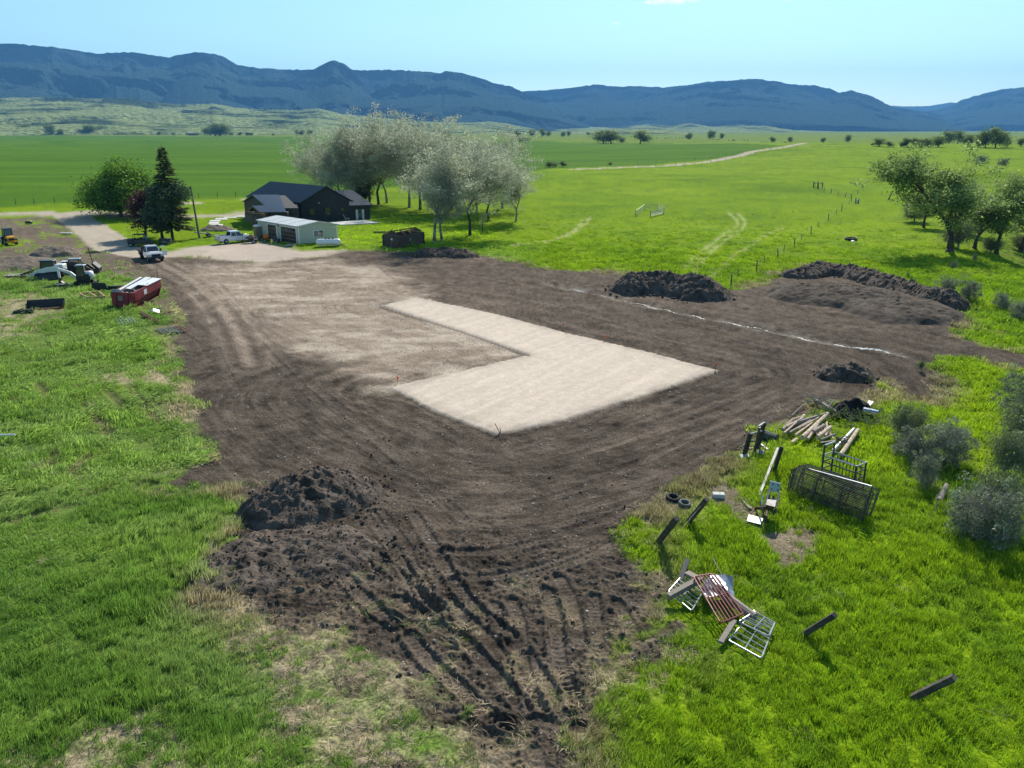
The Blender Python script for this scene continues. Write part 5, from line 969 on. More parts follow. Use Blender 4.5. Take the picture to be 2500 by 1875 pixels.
def dumpster():
    B = [(-41.7, 85.1), (-39.2, 84.6), (-38.5, 89.6), (-41.0, 90.1)]; a, b, c, d = [V3((x, y, mz(x, y))) for x, y in B]; o = b.copy(); T = thing('red_dumpster', 'tilted red roll-off dumpster heaped with scrap and white sheets', 'dumpster', o)
    red = mat('dumpster_red', (.26, .032, .035), .55, 0, .25, 2.5); rd = mat('dumpster_dark_red', (.11, .02, .02), .6, 0, .3, 2); u = (a - b); u.z = 0; wd = u.length; u.normalize(); v = (c - b); v.z = 0; L = v.length; v.normalize()
    def P(x, y, z): return u * x + v * y + V3((0, 0, z + .12 * y * .8))   # the far end stands higher on the bank
    W_ = 2.5; L = 5.4; H = 1.65; t = .07
    m = MB(); m.add([P(W_, 0, 0), P(0, 0, 0), P(0, L * .86, .05), P(W_, L * .86, .05)], [(0, 1, 2, 3)]); part('floor', m, rd, T)
    def slab(q, n_): q = [V3(x) for x in q]; n_ = V3(n_) * t; return MB().add(q + [x + n_ for x in q], [(0, 1, 2, 3), (7, 6, 5, 4), (0, 4, 5, 1), (1, 5, 6, 2), (2, 6, 7, 3), (3, 7, 4, 0)])
    part('end_panel', slab([P(W_, 0, -.1), P(0, 0, -.1), P(0, 0, H), P(W_, 0, H)], -v), red, T)
    part('end_panel', slab([P(W_, L * .86, 0), P(0, L * .86, 0), P(0, L, H * .55), P(W_, L, H * .55)], v), red, T); part('end_panel', slab([P(W_, L, H * .55), P(0, L, H * .55), P(0, L * .98, H), P(W_, L * .98, H)], v), red, T)
    for x, s in ((0, -1), (W_, 1)):
        part('side_panel', slab([P(x, 0, H * .48), P(x, L, H * .55), P(x, L * .98, H), P(x, 0, H)], u * s), red, T); part('side_panel', slab([P(x - s * .35 * 1, 0, 0), P(x - s * .35, L * .86, .05), P(x, L, H * .55), P(x, 0, H * .48)], u * s), rd, T)
    m = MB()
    for p, q in ((P(0, 0, H), P(0, L, H)), (P(W_, 0, H), P(W_, L, H)), (P(0, 0, H), P(W_, 0, H)), (P(0, L, H), P(W_, L, H))): m.beam(p, q, .13, .1)
    part('top_rail', m, red, T)
    lad = part('ladder', MB().beam(P(-.13, .18, 0), P(-.13, .18, H), .05, .05).beam(P(-.13, .62, 0), P(-.13, .62, H), .05, .05), red, T)
    for k in range(5): part('rung', MB().beam(P(-.14, .2, .2 + k * .33), P(-.14, .6, .2 + k * .33), .04, .04), red, lad)
    part('sign', MB().add([P(-.09, 1.9, .98), P(-.09, 2.45, .98), P(-.09, 2.45, 1.5), P(-.09, 1.9, 1.5)], [(0, 1, 2, 3)]), white_p, T); part('sign', MB().add([P(1.75, -.09, .85), P(1.2, -.09, .85), P(1.2, -.09, 1.35), P(1.75, -.09, 1.35)], [(0, 1, 2, 3)]), mat('faded_sign', (.25, .2, .17), .7), T)
    for x in (.6, 1.95): part('rib', MB().beam(P(x, -.12, 0), P(x, -.12, H), .1, .1), red, T)
    part('load_bed', MB().add([P(0.05, .05, H * .7), P(W_ - .05, .05, H * .7), P(W_ - .05, L * .95, H * .8), P(.05, L * .95, H * .8)], [(0, 1, 2, 3)]), mat('scrap_dark', (.07, .06, .05), .9, 0, .6, 6, .05, 10), T)
    q = random.Random(8); mats = [mat('old_board', (.28, .22, .16), .85, 0, .3, 6), steel_d, mat('grey_board', (.3, .29, .27), .8), mat('rust_brown', (.12, .07, .045))]
    for k in range(46):
        x, y = q.uniform(.2, W_ - .2), q.uniform(.2, L * .9); a_ = q.uniform(0, 3.14); l = q.uniform(.4, 1.5); zz = H * .75 + q.uniform(0, .35); dx, dy = math.cos(a_) * l / 2, math.sin(a_) * l / 2
        p0 = P(min(max(x - dx, .1), W_ - .1), min(max(y - dy, .1), L * .95), zz); p1 = P(min(max(x + dx, .1), W_ - .1), min(max(y + dy, .1), L * .95), zz + q.uniform(-.15, .3)); single('scrap_board', MB().beam(p0, p1, q.uniform(.06, .2), .04), mats[k % 4], 'piece of scrap lying loose in the red dumpster', 'scrap', o, group='scrap in the red dumpster')
    for k, (x0, x1, y0, y1, z0, z1, lb) in enumerate(((-.1, 1.0, 2.6, 5.5, H + .08, H + .05, 'wide white sheet lying flat across the far right corner of the dumpster'), (1.0, 1.6, 1.2, 5.2, H + .06, H + .2, 'narrow white sheet sloping up out of the dumpster'), (1.9, 2.15, .8, 5.0, H + .05, H + .25, 'long thin white strip along the back of the dumpster load'))):
        single('white_sheet', MB().hexa([P(x0, y0, z0), P(x1, y0, z0 + .05), P(x1, y1, z1 + .05), P(x0, y1, z1)] + [x + V3((0, 0, .04)) for x in (P(x0, y0, z0), P(x1, y0, z0 + .05), P(x1, y1, z1 + .05), P(x0, y1, z1))]), white_p, lb, 'sheet', o)
    single('plywood_sheet', MB().hexa([P(.9, -.05, H - .05), P(2.5, -.05, H - .05), P(2.5, .2, H + .3), P(1.6, .2, H + .3)] + [x + V3((0, .04, 0)) for x in (P(.9, -.05, H - .05), P(2.5, -.05, H - .05), P(2.5, .2, H + .3), P(1.6, .2, H + .3))]), mat('grey_ply', (.33, .31, .28), .8), 'grey board standing on the near end of the dumpster', 'board', o)
dumpster()
def yard_bits():
    # snow pusher
    a = at(*Z1(350, 1010)); b = at(*Z1(690, 985)); c = (a + b) / 2; rz = math.atan2(b.y - a.y, b.x - a.x); T = thing('pusher_bucket', 'long black bucket with orange cutting edge lying in the tall grass', 'bucket', c, rz)
    L = 1.75; part('back_plate', MB().prism([(.45, .25), (.55, .3), (.75, .6), (.75, 1.0), (.65, 1.0), (.6, .65)], -L, L, 'x'), black_m, T); part('floor', MB().box(-L, L, -.5, .5, .22, .28), black_m, T); part('cutting_edge', MB().box(-L, L, -.56, -.48, .15, .27), mat('faded_orange', (.42, .12, .03), .7), T)
    for x in (-L, L - .06): part('side_plate', MB().box(x, x + .06, -.5, .6, .25, .8), black_m, T)
    c = at(*Z1(330, 1040)); T = thing('auger_head', 'black coupling frame lying against the left end of the black bucket', 'attachment', c, rz); part('plate', MB().box(-.5, .4, -.3, .3, .1, .45, .05), black_m, T); part('bar', MB().beam((-1.3, 0, .2), (0, 0, .4), .15, .15), black_m, T)
    c = at(*Z1(205, 1045)); T = thing('small_attachment', 'small black machine part half hidden in grass, left of the black bucket', 'attachment', c, .2); part('plate', MB().box(-.4, .3, -.25, .25, 0, .35, .05), black_m, T); part('bar', MB().tube((-.3, 0, .3), (.5, .2, .5), .05), steel_d, T)
    c = at(*Z1(1150, 775)); T = thing('loader_bucket', 'black loader bucket lying open behind the red dumpster', 'bucket', c, -.25); part('shell', MB().prism([(-.5, .1), (.5, .1), (.55, .25), (.2, .3), (-.25, .35), (-.4, .95), (-.5, .95)], -.9, .9, 'x').box(-.95, -.9, -.5, .5, .1, .9), black_m, T); part('cutting_edge', MB().beam((.9, .1, .3), (3.0, .1, .45), .35, .4), black_m, T)
    # wooden frame
    q = [at(*Z1(*p)) for p in ((905, 855), (985, 895), (1185, 885), (1110, 828))]; q = [V3((p.x, p.y, p.z + .35)) for p in q]; o = q[0].copy(); T = thing('timber_frame', 'open rectangular frame of yellow timber lying left of the dumpster', 'frame', o); ym = mat('yellow_timber', (.50, .36, .16), .7, 0, .15, 4)
    for i in range(4): part('beam', MB().beam(q[i] - o, q[(i + 1) % 4] - o, .1, .22), ym, T)
    part('beam', MB().beam(q[0].lerp(q[3], .5) - o, q[1].lerp(q[2], .55) - o, .1, .2), ym, T)
    # grey grate, rods, posts, small bits
    q = [at(*Z1(*p)) for p in ((1310, 1130), (1360, 1190), (1530, 1165), (1480, 1105))]; o = q[0].copy(); T = thing('metal_grate', 'pale green metal grid panel lying in the grass below the dumpster', 'grate', o); gm = mat('pale_green_metal', (.26, .36, .30), .5)
    q = [p - o + V3((0, 0, .25)) for p in q]
    for k in range(5): t = k / 4; part('bar', MB().tube(q[0].lerp(q[1], t), q[3].lerp(q[2], t), .03), gm, T)
    for k in range(6): t = k / 5; part('bar', MB().tube(q[0].lerp(q[3], t), q[1].lerp(q[2], t), .03), gm, T)
    rr = mat('rusty_rod', (.20, .085, .05), .8, 0, .3, 6); rn = random.Random(2)
    for k in range(11):
        a = at(*Z1(1570 + rn.uniform(0, 60), 1050 + rn.uniform(-15, 45))); b = at(*Z1(1790 + rn.uniform(-70, 30), 1150 + rn.uniform(-20, 15))); single('rusty_pipe', MB().tube((0, 0, .12 + k * .02), b - a + V3((0, 0, .1 + .02 * k)), .035), rr, 'rust brown pipe in the tangled heap below the dumpster', 'pipe', a, group='rusty pipes below the dumpster')
    gp = mat('grey_post', (.22, .22, .21), .8, 0, .25, 6)
    for k in range(11):
        x = 1750 + k * 27; a = at(*Z1(x, 1225 - k * 4)); b = at(*Z1(x + 105 + (k % 3) * 10, 1282 - k * 3)); single('steel_post', MB().tube((0, 0, .1), b - a + V3((0, 0, .12)), .045), gp if k < 8 else rr, 'grey fence post laid side by side in a row on the grass', 'post', a, group='row of posts lying on the grass')
    for k, y in enumerate((1005, 1028)): a = at(*Z1(1760, y)); b = at(*Z1(1840, y - 8)); single('fence_rail', MB().tube((0, 0, .2), b - a + V3((0, 0, .2)), .07), mat('pale_log', (.42, .34, .24), .8, 0, .2, 6), ('upper' if k == 0 else 'lower') + ' of two short pale rails right of the rusty pipes', 'rail', a)
    a = at(*Z1(1730, 1040)); single('crumpled_sheet', MB().add([(-.5, -.3, .1), (.1, -.4, .35), (.6, -.1, .1), (.5, .4, .3), (-.1, .3, .5), (-.6, .3, .15), (0, 0, .55)], [(0, 1, 6), (1, 2, 6), (2, 3, 6), (3, 4, 6), (4, 5, 6), (5, 0, 6)]), grey_l, 'crumpled pale sheet metal scrap between the rusty pipes and rails', 'scrap', a)
    a = at(*Z1(670, 740)); T = thing('scrap_bundle', 'grey and white metal scrap lying in front of the excavator', 'scrap', a)
    for k in range(8): part('bar', MB().beam((rn.uniform(-1.4, 0), rn.uniform(-.5, .5), .2), (rn.uniform(.2, 1.4), rn.uniform(-.5, .5), .35), .12, .08), (grey_l, steel_d)[k % 2], T)
    a = at(*Z1(530, 665)); single('grading_blade', MB().hexa([(-1.2, -.5, .15), (1.2, -.5, .15), (1.2, .4, .3), (-1.2, .4, .3), (-1.0, -.4, .25), (1.2, -.4, .25), (1.3, .5, .75), (-.9, .5, .75)]), steel_d, 'dark steel blade lying between the track loader and excavator boom', 'blade', a)
    a = at(*Z3(1495, 912)); T = thing('dark_bin', 'dark grey bin under the trees beside the spruce trunk', 'bin', a, .15); bm_ = mat('dark_bin', (.05, .055, .05), .7, 0, .3, 3); part('box', MB().box(-.95, .85, -.5, .5, .05, .95, .03), bm_, T); part('lid', MB().box(-1.0, .9, -.55, .55, .95, 1.05), bm_, T); part('label', MB().box(-.4, .2, -.52, -.505, .4, .65), mat('faded_sign', (.25, .2, .17)), T)
    a = at(*Z3(1548, 915)); single('short_post', MB().tube((0, 0, -.2), (0, 0, 1.2), .09), gp, 'short grey post at the right end of the dark bin', 'post', a)
    a = at(*Z1(325, 28)); single('black_crate', MB().box(-.6, .6, -.3, .3, 0, .5, .05), black_m, 'small black box on the bare ground beyond the yellow tractor', 'box', a)
    a = at(*Z1(745, 148)); single('grey_slab', MB().box(-1.1, 1.1, -.35, .35, .1, .3), concrete, 'flat grey slab in the grass shaded by the green tree', 'slab', a)
    a = at(*Z1(1775, 640)); single('thin_stake', MB().tube((0, 0, -.2), (0, 0, 1.1), .03), steel_d, 'thin dark stake standing in soil behind the dumpster', 'stake', a)
    a = at(*ZL(30, 620)); single('white_pipe', MB().tube((-1.2, 0, .3), (.7, 0, .35), .06), white_p, 'thin white pipe on the grass at the left edge', 'pipe', a)
    # by the workshop
    a = at(*ZH(585, 808)); T = thing('portable_toilet', 'brown portable toilet with a white roof at the corner of the workshop', 'portable toilet', a, -.75); tn_ = mat('toilet_brown', (.24, .19, .15), .6, 0, .05, 2)
    part('cabin', MB().box(-.58, .58, -.58, .58, .1, 2.1, .04), tn_, T); part('base', MB().box(-.62, .62, -.62, .62, 0, .12), trim_m, T); part('roof', MB().loft([[(-.62, -.62, 2.1), (.62, -.62, 2.1), (.62, .62, 2.1), (-.62, .62, 2.1)], [(-.55, -.6, 2.25), (.55, -.6, 2.25), (.55, .6, 2.25), (-.55, .6, 2.25)], [(-.25, -.55, 2.38), (.25, -.55, 2.38), (.25, .55, 2.38), (-.25, .55, 2.38)]]), white_p, T); D_ = part('door', MB().box(-.42, .42, -.62, -.59, .2, 1.95), mat('toilet_door', (.2, .155, .12), .6), T); part('handle', MB().box(.28, .36, -.65, -.62, 1.0, 1.12), trim_m, D_)
    a = at(*ZH(510, 855)); T = thing('equipment_trailer', 'small black trailer carrying yellow gear behind the white pickup', 'trailer', a, .12); part('deck', MB().box(-1.3, 1.0, -.7, .7, .5, .62), black_m, T); part('tongue', MB().beam((-2.6, 0, .4), (-1.2, 0, .5), .1, .1), black_m, T); wheel(T, .45, -.78, .34, .2); wheel(T, .45, .78, .34, .2); part('side_rail', MB().path([(-1.3, -.68, .6), (-1.3, -.68, 1.1), (1, -.68, 1.1), (1, -.68, .6)], .04), rim_m, T)
    a2 = at(*ZH(440, 822)); single('yellow_tank', MB().lathe([(0, .35), (.33, .4), (.42, .65), (.33, .95), (.12, 1.05), (0, 1.05)], (0, 0, 0), 'z', 14), mat('bright_yellow', (.65, .55, .03), .4), 'round bright yellow tank between the pickup and the trailer', 'tank', a2 + V3((0, 0, .1)), smooth=True)
    single('generator', MB().box(-.5, .4, -.35, .35, .62, 1.2, .06).box(-.3, .2, -.2, .2, 1.2, 1.35), mat('rust_steel', (.16, .11, .08)), 'dark brown generator sitting on the small black trailer', 'generator', a, .12)
    a = at(*ZH(665, 842)); T = thing('cement_mixer', 'orange wheeled cement mixer in front of the garage doors', 'cement mixer', a, .3); om = mat('mixer_orange', (.62, .17, .02), .5); part('drum', MB().lathe([(0, -.5), (.35, -.45), (.45, 0), (.3, .45), (.22, .5)], (0, 0, .85), 'x', 14), om, T, True); part('frame', MB().beam((-.8, -.3, .35), (.8, -.3, .45), .06, .06).beam((-.8, .3, .35), (.8, .3, .45), .06, .06).beam((-.3, 0, .4), (-.2, 0, .9), .08, .08), om, T); wheel(T, -.3, -.4, .28, .12); wheel(T, -.3, .4, .28, .12)
    for k, (x, y, h, col, lb) in enumerate(((600, 825, .85, (.05, .09, .10), 'teal drum beside the portable toilet'), (640, 820, .9, (.03, .05, .035), 'dark green drum next to the orange mixer'), (735, 845, .9, (.03, .05, .09), 'dark blue drum before the smaller garage door, left one'), (765, 848, .9, (.03, .05, .09), 'dark blue drum before the smaller garage door, right one'), (795, 850, .6, (.03, .03, .03), 'low black drum between the two garage doors'))):
        single('drum', MB().lathe([(0, 0), (.29, 0), (.3, .04), (.28, h * .33), (.3, h * .35), (.28, h * .66), (.3, h * .68), (.29, h), (0, h)], (0, 0, 0), 'z', 14), mat('drum_%d' % k, col, .5), lb, 'drum', at(*ZH(x, y)))
    a = at(*ZH(925, 893)); T = thing('hose_bundle', 'tangle of pale pipes and fittings on the ground by the garage door', 'scrap', a)
    for k in range(9): part('pipe', MB().tube((rn.uniform(-.9, 0), rn.uniform(-.4, .4), .1), (rn.uniform(.1, .9), rn.uniform(-.4, .4), rn.uniform(.1, .5)), .04), (grey_l, rim_m, gp)[k % 3], T)
    a = at(*ZH(1495, 885)); single('plank_pile', MB().beam((-.5, .3, .3), (.9, -.5, .15), .25, .08).beam((-.6, .1, .5), (.6, -.3, .15), .2, .06), mat('old_board', (.28, .22, .16)), 'pale planks leaning at the right end of the propane tank', 'planks', a)
    a = at(*ZH(120, 722)); tag(link('mulch_heap', heap_mesh('mulch_heap', [(a.x - 1, a.y), (a.x + 1.4, a.y)], 2.2, 1.0, .15, mat('mulch', (.13, .10, .08), .95, 0, .3, 3), .12, 900)), 'small brown soil heap beside the stepping slabs and pickup', 'dirt pile')
yard_bits()
# ------------------------------------------------------------------ near debris on the right
rust = mat('rust_brown', (.12, .07, .045)); pipe_d = mat('dark_pipe', (.10, .095, .09), .5, .5, .35, 5); grey_wood = mat('grey_wood', (.26, .22, .18), .85, 0, .35, 5, stretch=(6, 6, .8)); pale_wood = mat('peeled_log', (.50, .40, .29), .8, 0, .4, 4, stretch=(2, 2, 2), dirt=(.16, .10, .06)); black_w = mat('dark_timber', (.045, .038, .032), .85, 0, .35, 5)
galv = mat('galvanised', (.42, .42, .41), .4, .3, .2, 5); red_g = mat('red_gate_paint', (.20, .045, .04), .55, .1, .35, 6)
def G(f, x, y, up=0.): p = at(*f(x, y)); p.z += up; return p
def stick(name, f, x0, y0, x1, y1, r, m, lb, cat, u0=.12, u1=.12, beam=None, group=None):
    a = G(f, x0, y0, u0); b = G(f, x1, y1, u1); mb = MB().beam((0, 0, 0), b - a, *beam) if beam else MB().tube((0, 0, 0), b - a, r, r * .85, 9)
    return single(name, mb, m, lb, cat, a, group=group)
def debris():
    rn = random.Random(12)
    logs = [(1255, 345, 1620, 240, .15, 'longest peeled log across the top of the log pile'), (1290, 300, 1390, 275, .09, 'short pale log end at the upper left of the log pile'), (1395, 460, 1620, 255, .13, 'thick pale log running down through the middle of the log pile'),
            (1215, 395, 1315, 285, .09, 'leftmost split log of the log pile'), (1360, 310, 1410, 260, .10, 'stubby pale log at the top left of the log pile'), (1350, 375, 1540, 290, .07, 'thin grey rail in the centre of the log pile'), (1490, 410, 1590, 345, .12, 'round log right of centre in the log pile'),
            (1530, 465, 1645, 370, .12, 'short thick log at the right end of the pile'), (1445, 460, 1530, 350, .08, 'narrow split log at the front of the pile'), (1280, 410, 1470, 300, .08, 'dark lower log in the left half of the pile'), (1330, 440, 1480, 330, .07, 'dark slim log under the middle of the pile'),
            (1250, 370, 1400, 290, .07, 'slim pale rail near the left of the pile'), (1560, 470, 1690, 425, .07, 'broken pale board at the right foot of the pile'), (1600, 440, 1650, 360, .07, 'upright splintered log at the right of the pile'), (1230, 420, 1340, 330, .06, 'bark covered stick at the left foot of the pile')]
    for k, (x0, y0, x1, y1, r, lb) in enumerate(logs): stick('peeled_log' if r > .08 else 'split_rail', Z4, x0, y0 + 12, x1, y1 + 12, r * 1.2, pale_wood if k % 3 else grey_wood, lb, 'log', .16 + .05 * (k % 4), .22 + .06 * (k % 3))
    for k in range(12): x = rn.uniform(1540, 1680); y = rn.uniform(390, 470); stick('wood_splinter', Z4, x, y, x + rn.uniform(-50, 50), y - rn.uniform(10, 60), .05, pale_wood if k % 2 else mat('brown_bark', (.16, .09, .05), .9, 0, .4, 5), 'short broken splinter at the right end of the log pile', 'splinter', .1, .3, beam=(.1, .05), group='splinters beside the log pile')
    stick('peeled_pole', Z4, 1742, 612, 1895, 395, .14, pale_wood, 'long tan peeled pole lying right of the log pile', 'pole', .14, .2); stick('peeled_pole', Z4, 1670, 575, 1860, 385, .11, galv, 'second pole with pale top end beside the tan peeled pole', 'pole', .12, .2)
    c = G(Z4, 1745, 500, .1); T = thing('wire_coil', 'tangled coil of grey wire around the two poles', 'wire coil', c)
    for k in range(7): a = rn.uniform(0, 6.28); part('loop', MB().path([(math.cos(t) * rn.uniform(.26, .34), math.sin(t) * .3, .1 + .15 * math.sin(t * 2 + a) + k * .03) for t in np.linspace(0, 6.28, 12)], .018, 4), pipe_d, T)
    stick('board', Z4, 1560, 502, 1690, 490, .03, grey_wood, 'thin grey board lying between the log pile and the poles', 'board', .15, .2, beam=(.12, .04)); stick('board', Z4, 1300, 492, 1350, 462, .03, pale_wood, 'small pale board fragment below the log pile', 'board', .12, .15, beam=(.15, .05))
    stick('thin_pole', Z4, 1300, 250, 1415, 165, .04, grey_wood, 'slim grey pole half hidden in grass above the log pile', 'pole', .1, .3); stick('thin_pole', Z4, 1140, 385, 1240, 310, .04, grey_wood, 'slim grey pole in grass left of the log pile', 'pole', .05, .25)
    # gate frame of dark posts
    c = G(Z4, 862, 612); T = thing('post_frame', 'dark upright double post frame with short rails beside the dirt edge', 'frame', c)
    def up(x0, y0, x1, y1, dist=None):
        """end point above the base (x0, y0) seen at (x1, y1), in a plane facing the viewer"""
        b = G(Z4, x0, y0, -.1); d = ray(*Z4(x1, y1)); t = b.y / d.y; return b, V3((d.x * t, b.y, CAMH + d.z * t))
    A0, A1 = up(862, 612, 932, 400); B0, B1 = up(988, 548, 1055, 300); part('post', MB().beam(A0 - c, A1 - c, .2, .2, (0, 1, 0)), black_w, T); part('post', MB().beam(B0 - c, B1 - c, .2, .2, (0, 1, 0)), black_w, T)
    def lvl(b, t, y): p = b[0].lerp(b[1], t); return p - c
    part('rail', MB().tube(lvl((A0, A1), .98, 0), up(988, 548, 1040, 372)[1] - c, .06), galv, T); part('rail', MB().tube(lvl((A0, A1), .68, 0), lvl((B0, B1), .38, 0), .05), pipe_d, T); part('rail', MB().tube(lvl((B0, B1), .99, 0), lvl((B0, B1), .99, 0) + V3((-.45, -.5, -.05)), .06), galv, T)
    part('inner_post', MB().beam(up(960, 590, 1012, 345)[0] - c, up(960, 590, 1012, 345)[1] - c, .12, .12), pipe_d, T)
    stick('netting_roll', Z4, 1045, 440, 1165, 475, .3, mat('wire_netting', (.07, .085, .06), .8, 0, .5, 12, .03, 25), 'round dark roll of wire netting lying right of the post frame', 'roll', .22, .22)
    c = G(Z4, 965, 630); T = thing('bent_hoop', 'small bent metal hoop rack standing in grass before the post frame', 'rack', c)
    for dx in (-.45, -.15, .2, .5): part('leg', MB().tube((dx, 0, 0), (dx + .12, .1, .75), .022), pipe_d, T)
    part('top_bar', MB().path([(-.33, .1, .75), (.62, .1, .75), (.75, .3, 1.1), (.55, .5, 1.6)], .025), pipe_d, T)
    stick('broken_rail', Z4, 1010, 530, 1105, 575, .05, galv, 'short broken white rail lying by the hoop rack', 'rail', .3, .1, beam=(.1, .05)); stick('wood_scrap', Z4, 920, 548, 955, 540, .05, pale_wood, 'white wood scrap below the post frame', 'scrap', .1, .1, beam=(.15, .05))
    c = G(Z4, 1018, 600); single('tan_rock', MB().lathe([(0, 0), (.3, .05), (.32, .2), (.15, .33), (0, .35)], (0, 0, 0), 'z', 9), stone_m, 'rounded tan rock beside the bent hoop rack', 'rock', c); c = G(Z4, 878, 628); single('blue_sheet', MB().hexa([(-.25, -.15, .05), (.25, -.15, .1), (.25, .2, .2), (-.25, .2, .15), (-.25, -.15, .1), (.25, -.15, .15), (.25, .2, .25), (-.25, .2, .2)]), mat('pale_blue', (.3, .42, .45), .5), 'small pale blue sheet at the foot of the post frame', 'sheet', c)
    b, t = up(1130, 775, 1212, 518); single('old_post', MB().beam((0, 0, 0), t - b, .16, .16, (0, 1, 0)), black_w, 'dark square post leaning right above the long white plank', 'post', b)
    b, t = up(1005, 975, 1165, 612); a = G(Z4, 1008, 972, .1); e = G(Z4, 1165, 640, .75); single('long_plank', MB().beam((0, 0, 0), e - a, .13, .06), mat('white_wood', (.55, .52, .46), .8, 0, .15, 4), 'long narrow white plank propped on the dark leaning post', 'plank', a)
    # cattle chute with a pale blue panel
    c = G(Z4, 1060, 1080); T = thing('cattle_chute', 'rusty narrow cattle chute with a pale blue square panel on top', 'cattle chute', c)
    P = lambda x, y, d: at(*Z4(x, y), z=c.z + max(d, .06)) - c
    bl = mat('pale_blue_panel', (.42, .52, .52), .5, 0, .06, 3); q = [P(1098, 915, 1.0), P(1190, 938, 1.0), P(1202, 852, 1.5), P(1110, 828, 1.5)]; n = V3((0, .05, .02)); m = MB().hexa([q[0], q[1], q[1] + n, q[0] + n, q[3], q[2], q[2] + n, q[3] + n]); pn = part('panel', m, bl, T)
    for s_, t_ in ((.2, .25), (.8, .3), (.25, .75), (.75, .8)): p_ = q[0].lerp(q[1], s_).lerp(q[3].lerp(q[2], s_), t_) + V3((0, -.03, 0)); part('hole', MB().lathe([(0, -.01), (.035, -.01), (.035, .02)], tuple(p_), 'y', 8), pipe_d, pn)
    for (x0, y0, d0, x1, y1, d1, r, mm) in ((1098, 915, 1.2, 1060, 1060, .9, .05, pipe_d), (1190, 938, 1.2, 1160, 1080, .9, .05, pipe_d), (1060, 1060, .9, 970, 1065, .0, .05, rust), (970, 1065, 0, 940, 1120, -.1, .05, rust), (970, 1065, 0, 1080, 1090, 0, .06, rust), (1080, 1090, 0, 1060, 1225, -.2, .05, rust), (1020, 1020, .5, 1050, 1150, 0, .05, rust), (1075, 985, .9, 1185, 1005, .9, .07, galv), (1065, 1010, .8, 1180, 1030, .8, .06, pipe_d),
                                           (1060, 1060, .5, 1035, 1150, .2, .04, pipe_d), (1160, 1080, .6, 1130, 1130, .4, .05, pipe_d), (1045, 1120, 0, 1075, 1155, 0, .06, rust), (1100, 950, 1.1, 1090, 1100, .4, .04, pipe_d), (1140, 960, 1.1, 1120, 1110, .4, .05, pipe_d), (1040, 960, 1.0, 1030, 1050, .7, .04, galv)): part('bar', MB().tube(P(x0, y0, d0), P(x1, y1, d1), r, n=6), mm, T)
    part('hopper', MB().hexa([P(1040, 1080, .3), P(1130, 1100, .3), P(1150, 1060, 1.0), P(1070, 1040, 1.0), P(1060, 1040, .5), P(1150, 1050, .5), P(1165, 1000, 1.1), P(1080, 990, 1.1)]), steel_d, T)
    def flat(name, f, pts, m, lb, cat, up_=(.1,) * 4, th=.04):
        q = [G(f, *p, u) for p, u in zip(pts, up_)]; o = q[0].copy(); q = [p - o for p in q]; return single(name, MB().hexa(q + [p + V3((0, 0, th)) for p in q]), m, lb, cat, o)
    flat('white_board', Z4, ((895, 1212), (1020, 1243), (1042, 1190), (912, 1155)), white_p, 'bright white square panel lying flat on the ground by the cattle chute', 'panel', (.12,) * 4); flat('grey_board', Z4, ((895, 1075), (935, 1100), (940, 1085), (845, 1010)), grey_wood, 'pointed grey board lying left of the cattle chute', 'board')
    c = G(Z4, 640, 985); single('concrete_block', MB().box(-.3, .3, -.2, .2, 0, .3, .03), concrete, 'pale concrete block in the grass above the tyres', 'block', c, -.1)
    for k, (x, y, r, lb) in enumerate(((230, 1008, .36, 'larger old black tyre lying near the dirt edge'), (335, 1060, .32, 'smaller grey tyre lying right of the larger tyre'))):
        c = G(Z4, x, y, .16); single('tyre', MB().lathe([(r * .6, -.1), (r * .85, -.13), (r, -.06), (r, .06), (r * .85, .13), (r * .6, .1), (r * .6, -.1)], (0, 0, 0), 'z', 24), tyre_m if k == 0 else mat('grey_tyre', (.12, .13, .12), .8), lb, 'tyre', c, smooth=True).rotation_euler = (.15, .1, 0)
    # stack of corral panels
    a = G(Z4, 1245, 935); b = G(Z4, 1905, 1200); dv = (b - a); dv.z = 0; L = dv.length; dv.normalize(); nb = V3((-dv.y, dv.x, 0))
    labs = ['front corral panel of the leaning stack, nearest the viewer', 'second corral panel from the front of the leaning stack', 'third corral panel from the front of the leaning stack', 'fourth corral panel from the front, middle of the leaning stack', 'third corral panel from the back of the leaning stack', 'second corral panel from the back of the leaning stack', 'rearmost corral panel of the leaning stack']
    for k in range(7):
        o = a + nb * (k * .16) + dv * rn.uniform(-.15, .12); o.z += .05; T = thing('corral_panel', labs[k], 'corral panel', o, 0, 'stacked corral panels'); h = 1.35; ln = nb * (.15 + .05 * k) + V3((0, 0, 1)); ln.normalize(); mm = rust if k == 2 else pipe_d
        def Q(s, t): return dv * (s * L) + ln * (t * h)
        r = .028; part('frame', MB().path([Q(0, 0), Q(0, .9), Q(.03, 1), Q(.97, 1), Q(1, .9), Q(1, 0)], r), mm, T)
        for t in (.12, .3, .47, .64, .82): part('rail', MB().tube(Q(0, t), Q(1, t), .024, n=6), mm, T)
        for s in (.33, .67): part('stay', MB().tube(Q(s, .08), Q(s, 1), .022, n=6), mm, T)
    # tall hoop frame in front and head gate cage behind
    o = G(Z4, 1395, 950); T = thing('gate_hoop', 'tall dark pipe hoop frame rising over the stack of corral panels', 'frame', o); p0, p1, p2, p3 = [up(*q_) for q_ in ((1380, 905, 1420, 710), (1935, 1190, 2025, 878), (1380, 905, 1420, 710), (1935, 1190, 2025, 878))]
    part('upright', MB().tube(p0[0] - o, p0[1] - o, .04), pipe_d, T); part('upright', MB().tube(p1[0] - o, p1[1] - o, .04), pipe_d, T); part('crossbar', MB().tube(p0[1] - o, p1[1] - o, .05), mat('bright_pipe', (.3, .3, .3), .35, .6), T)
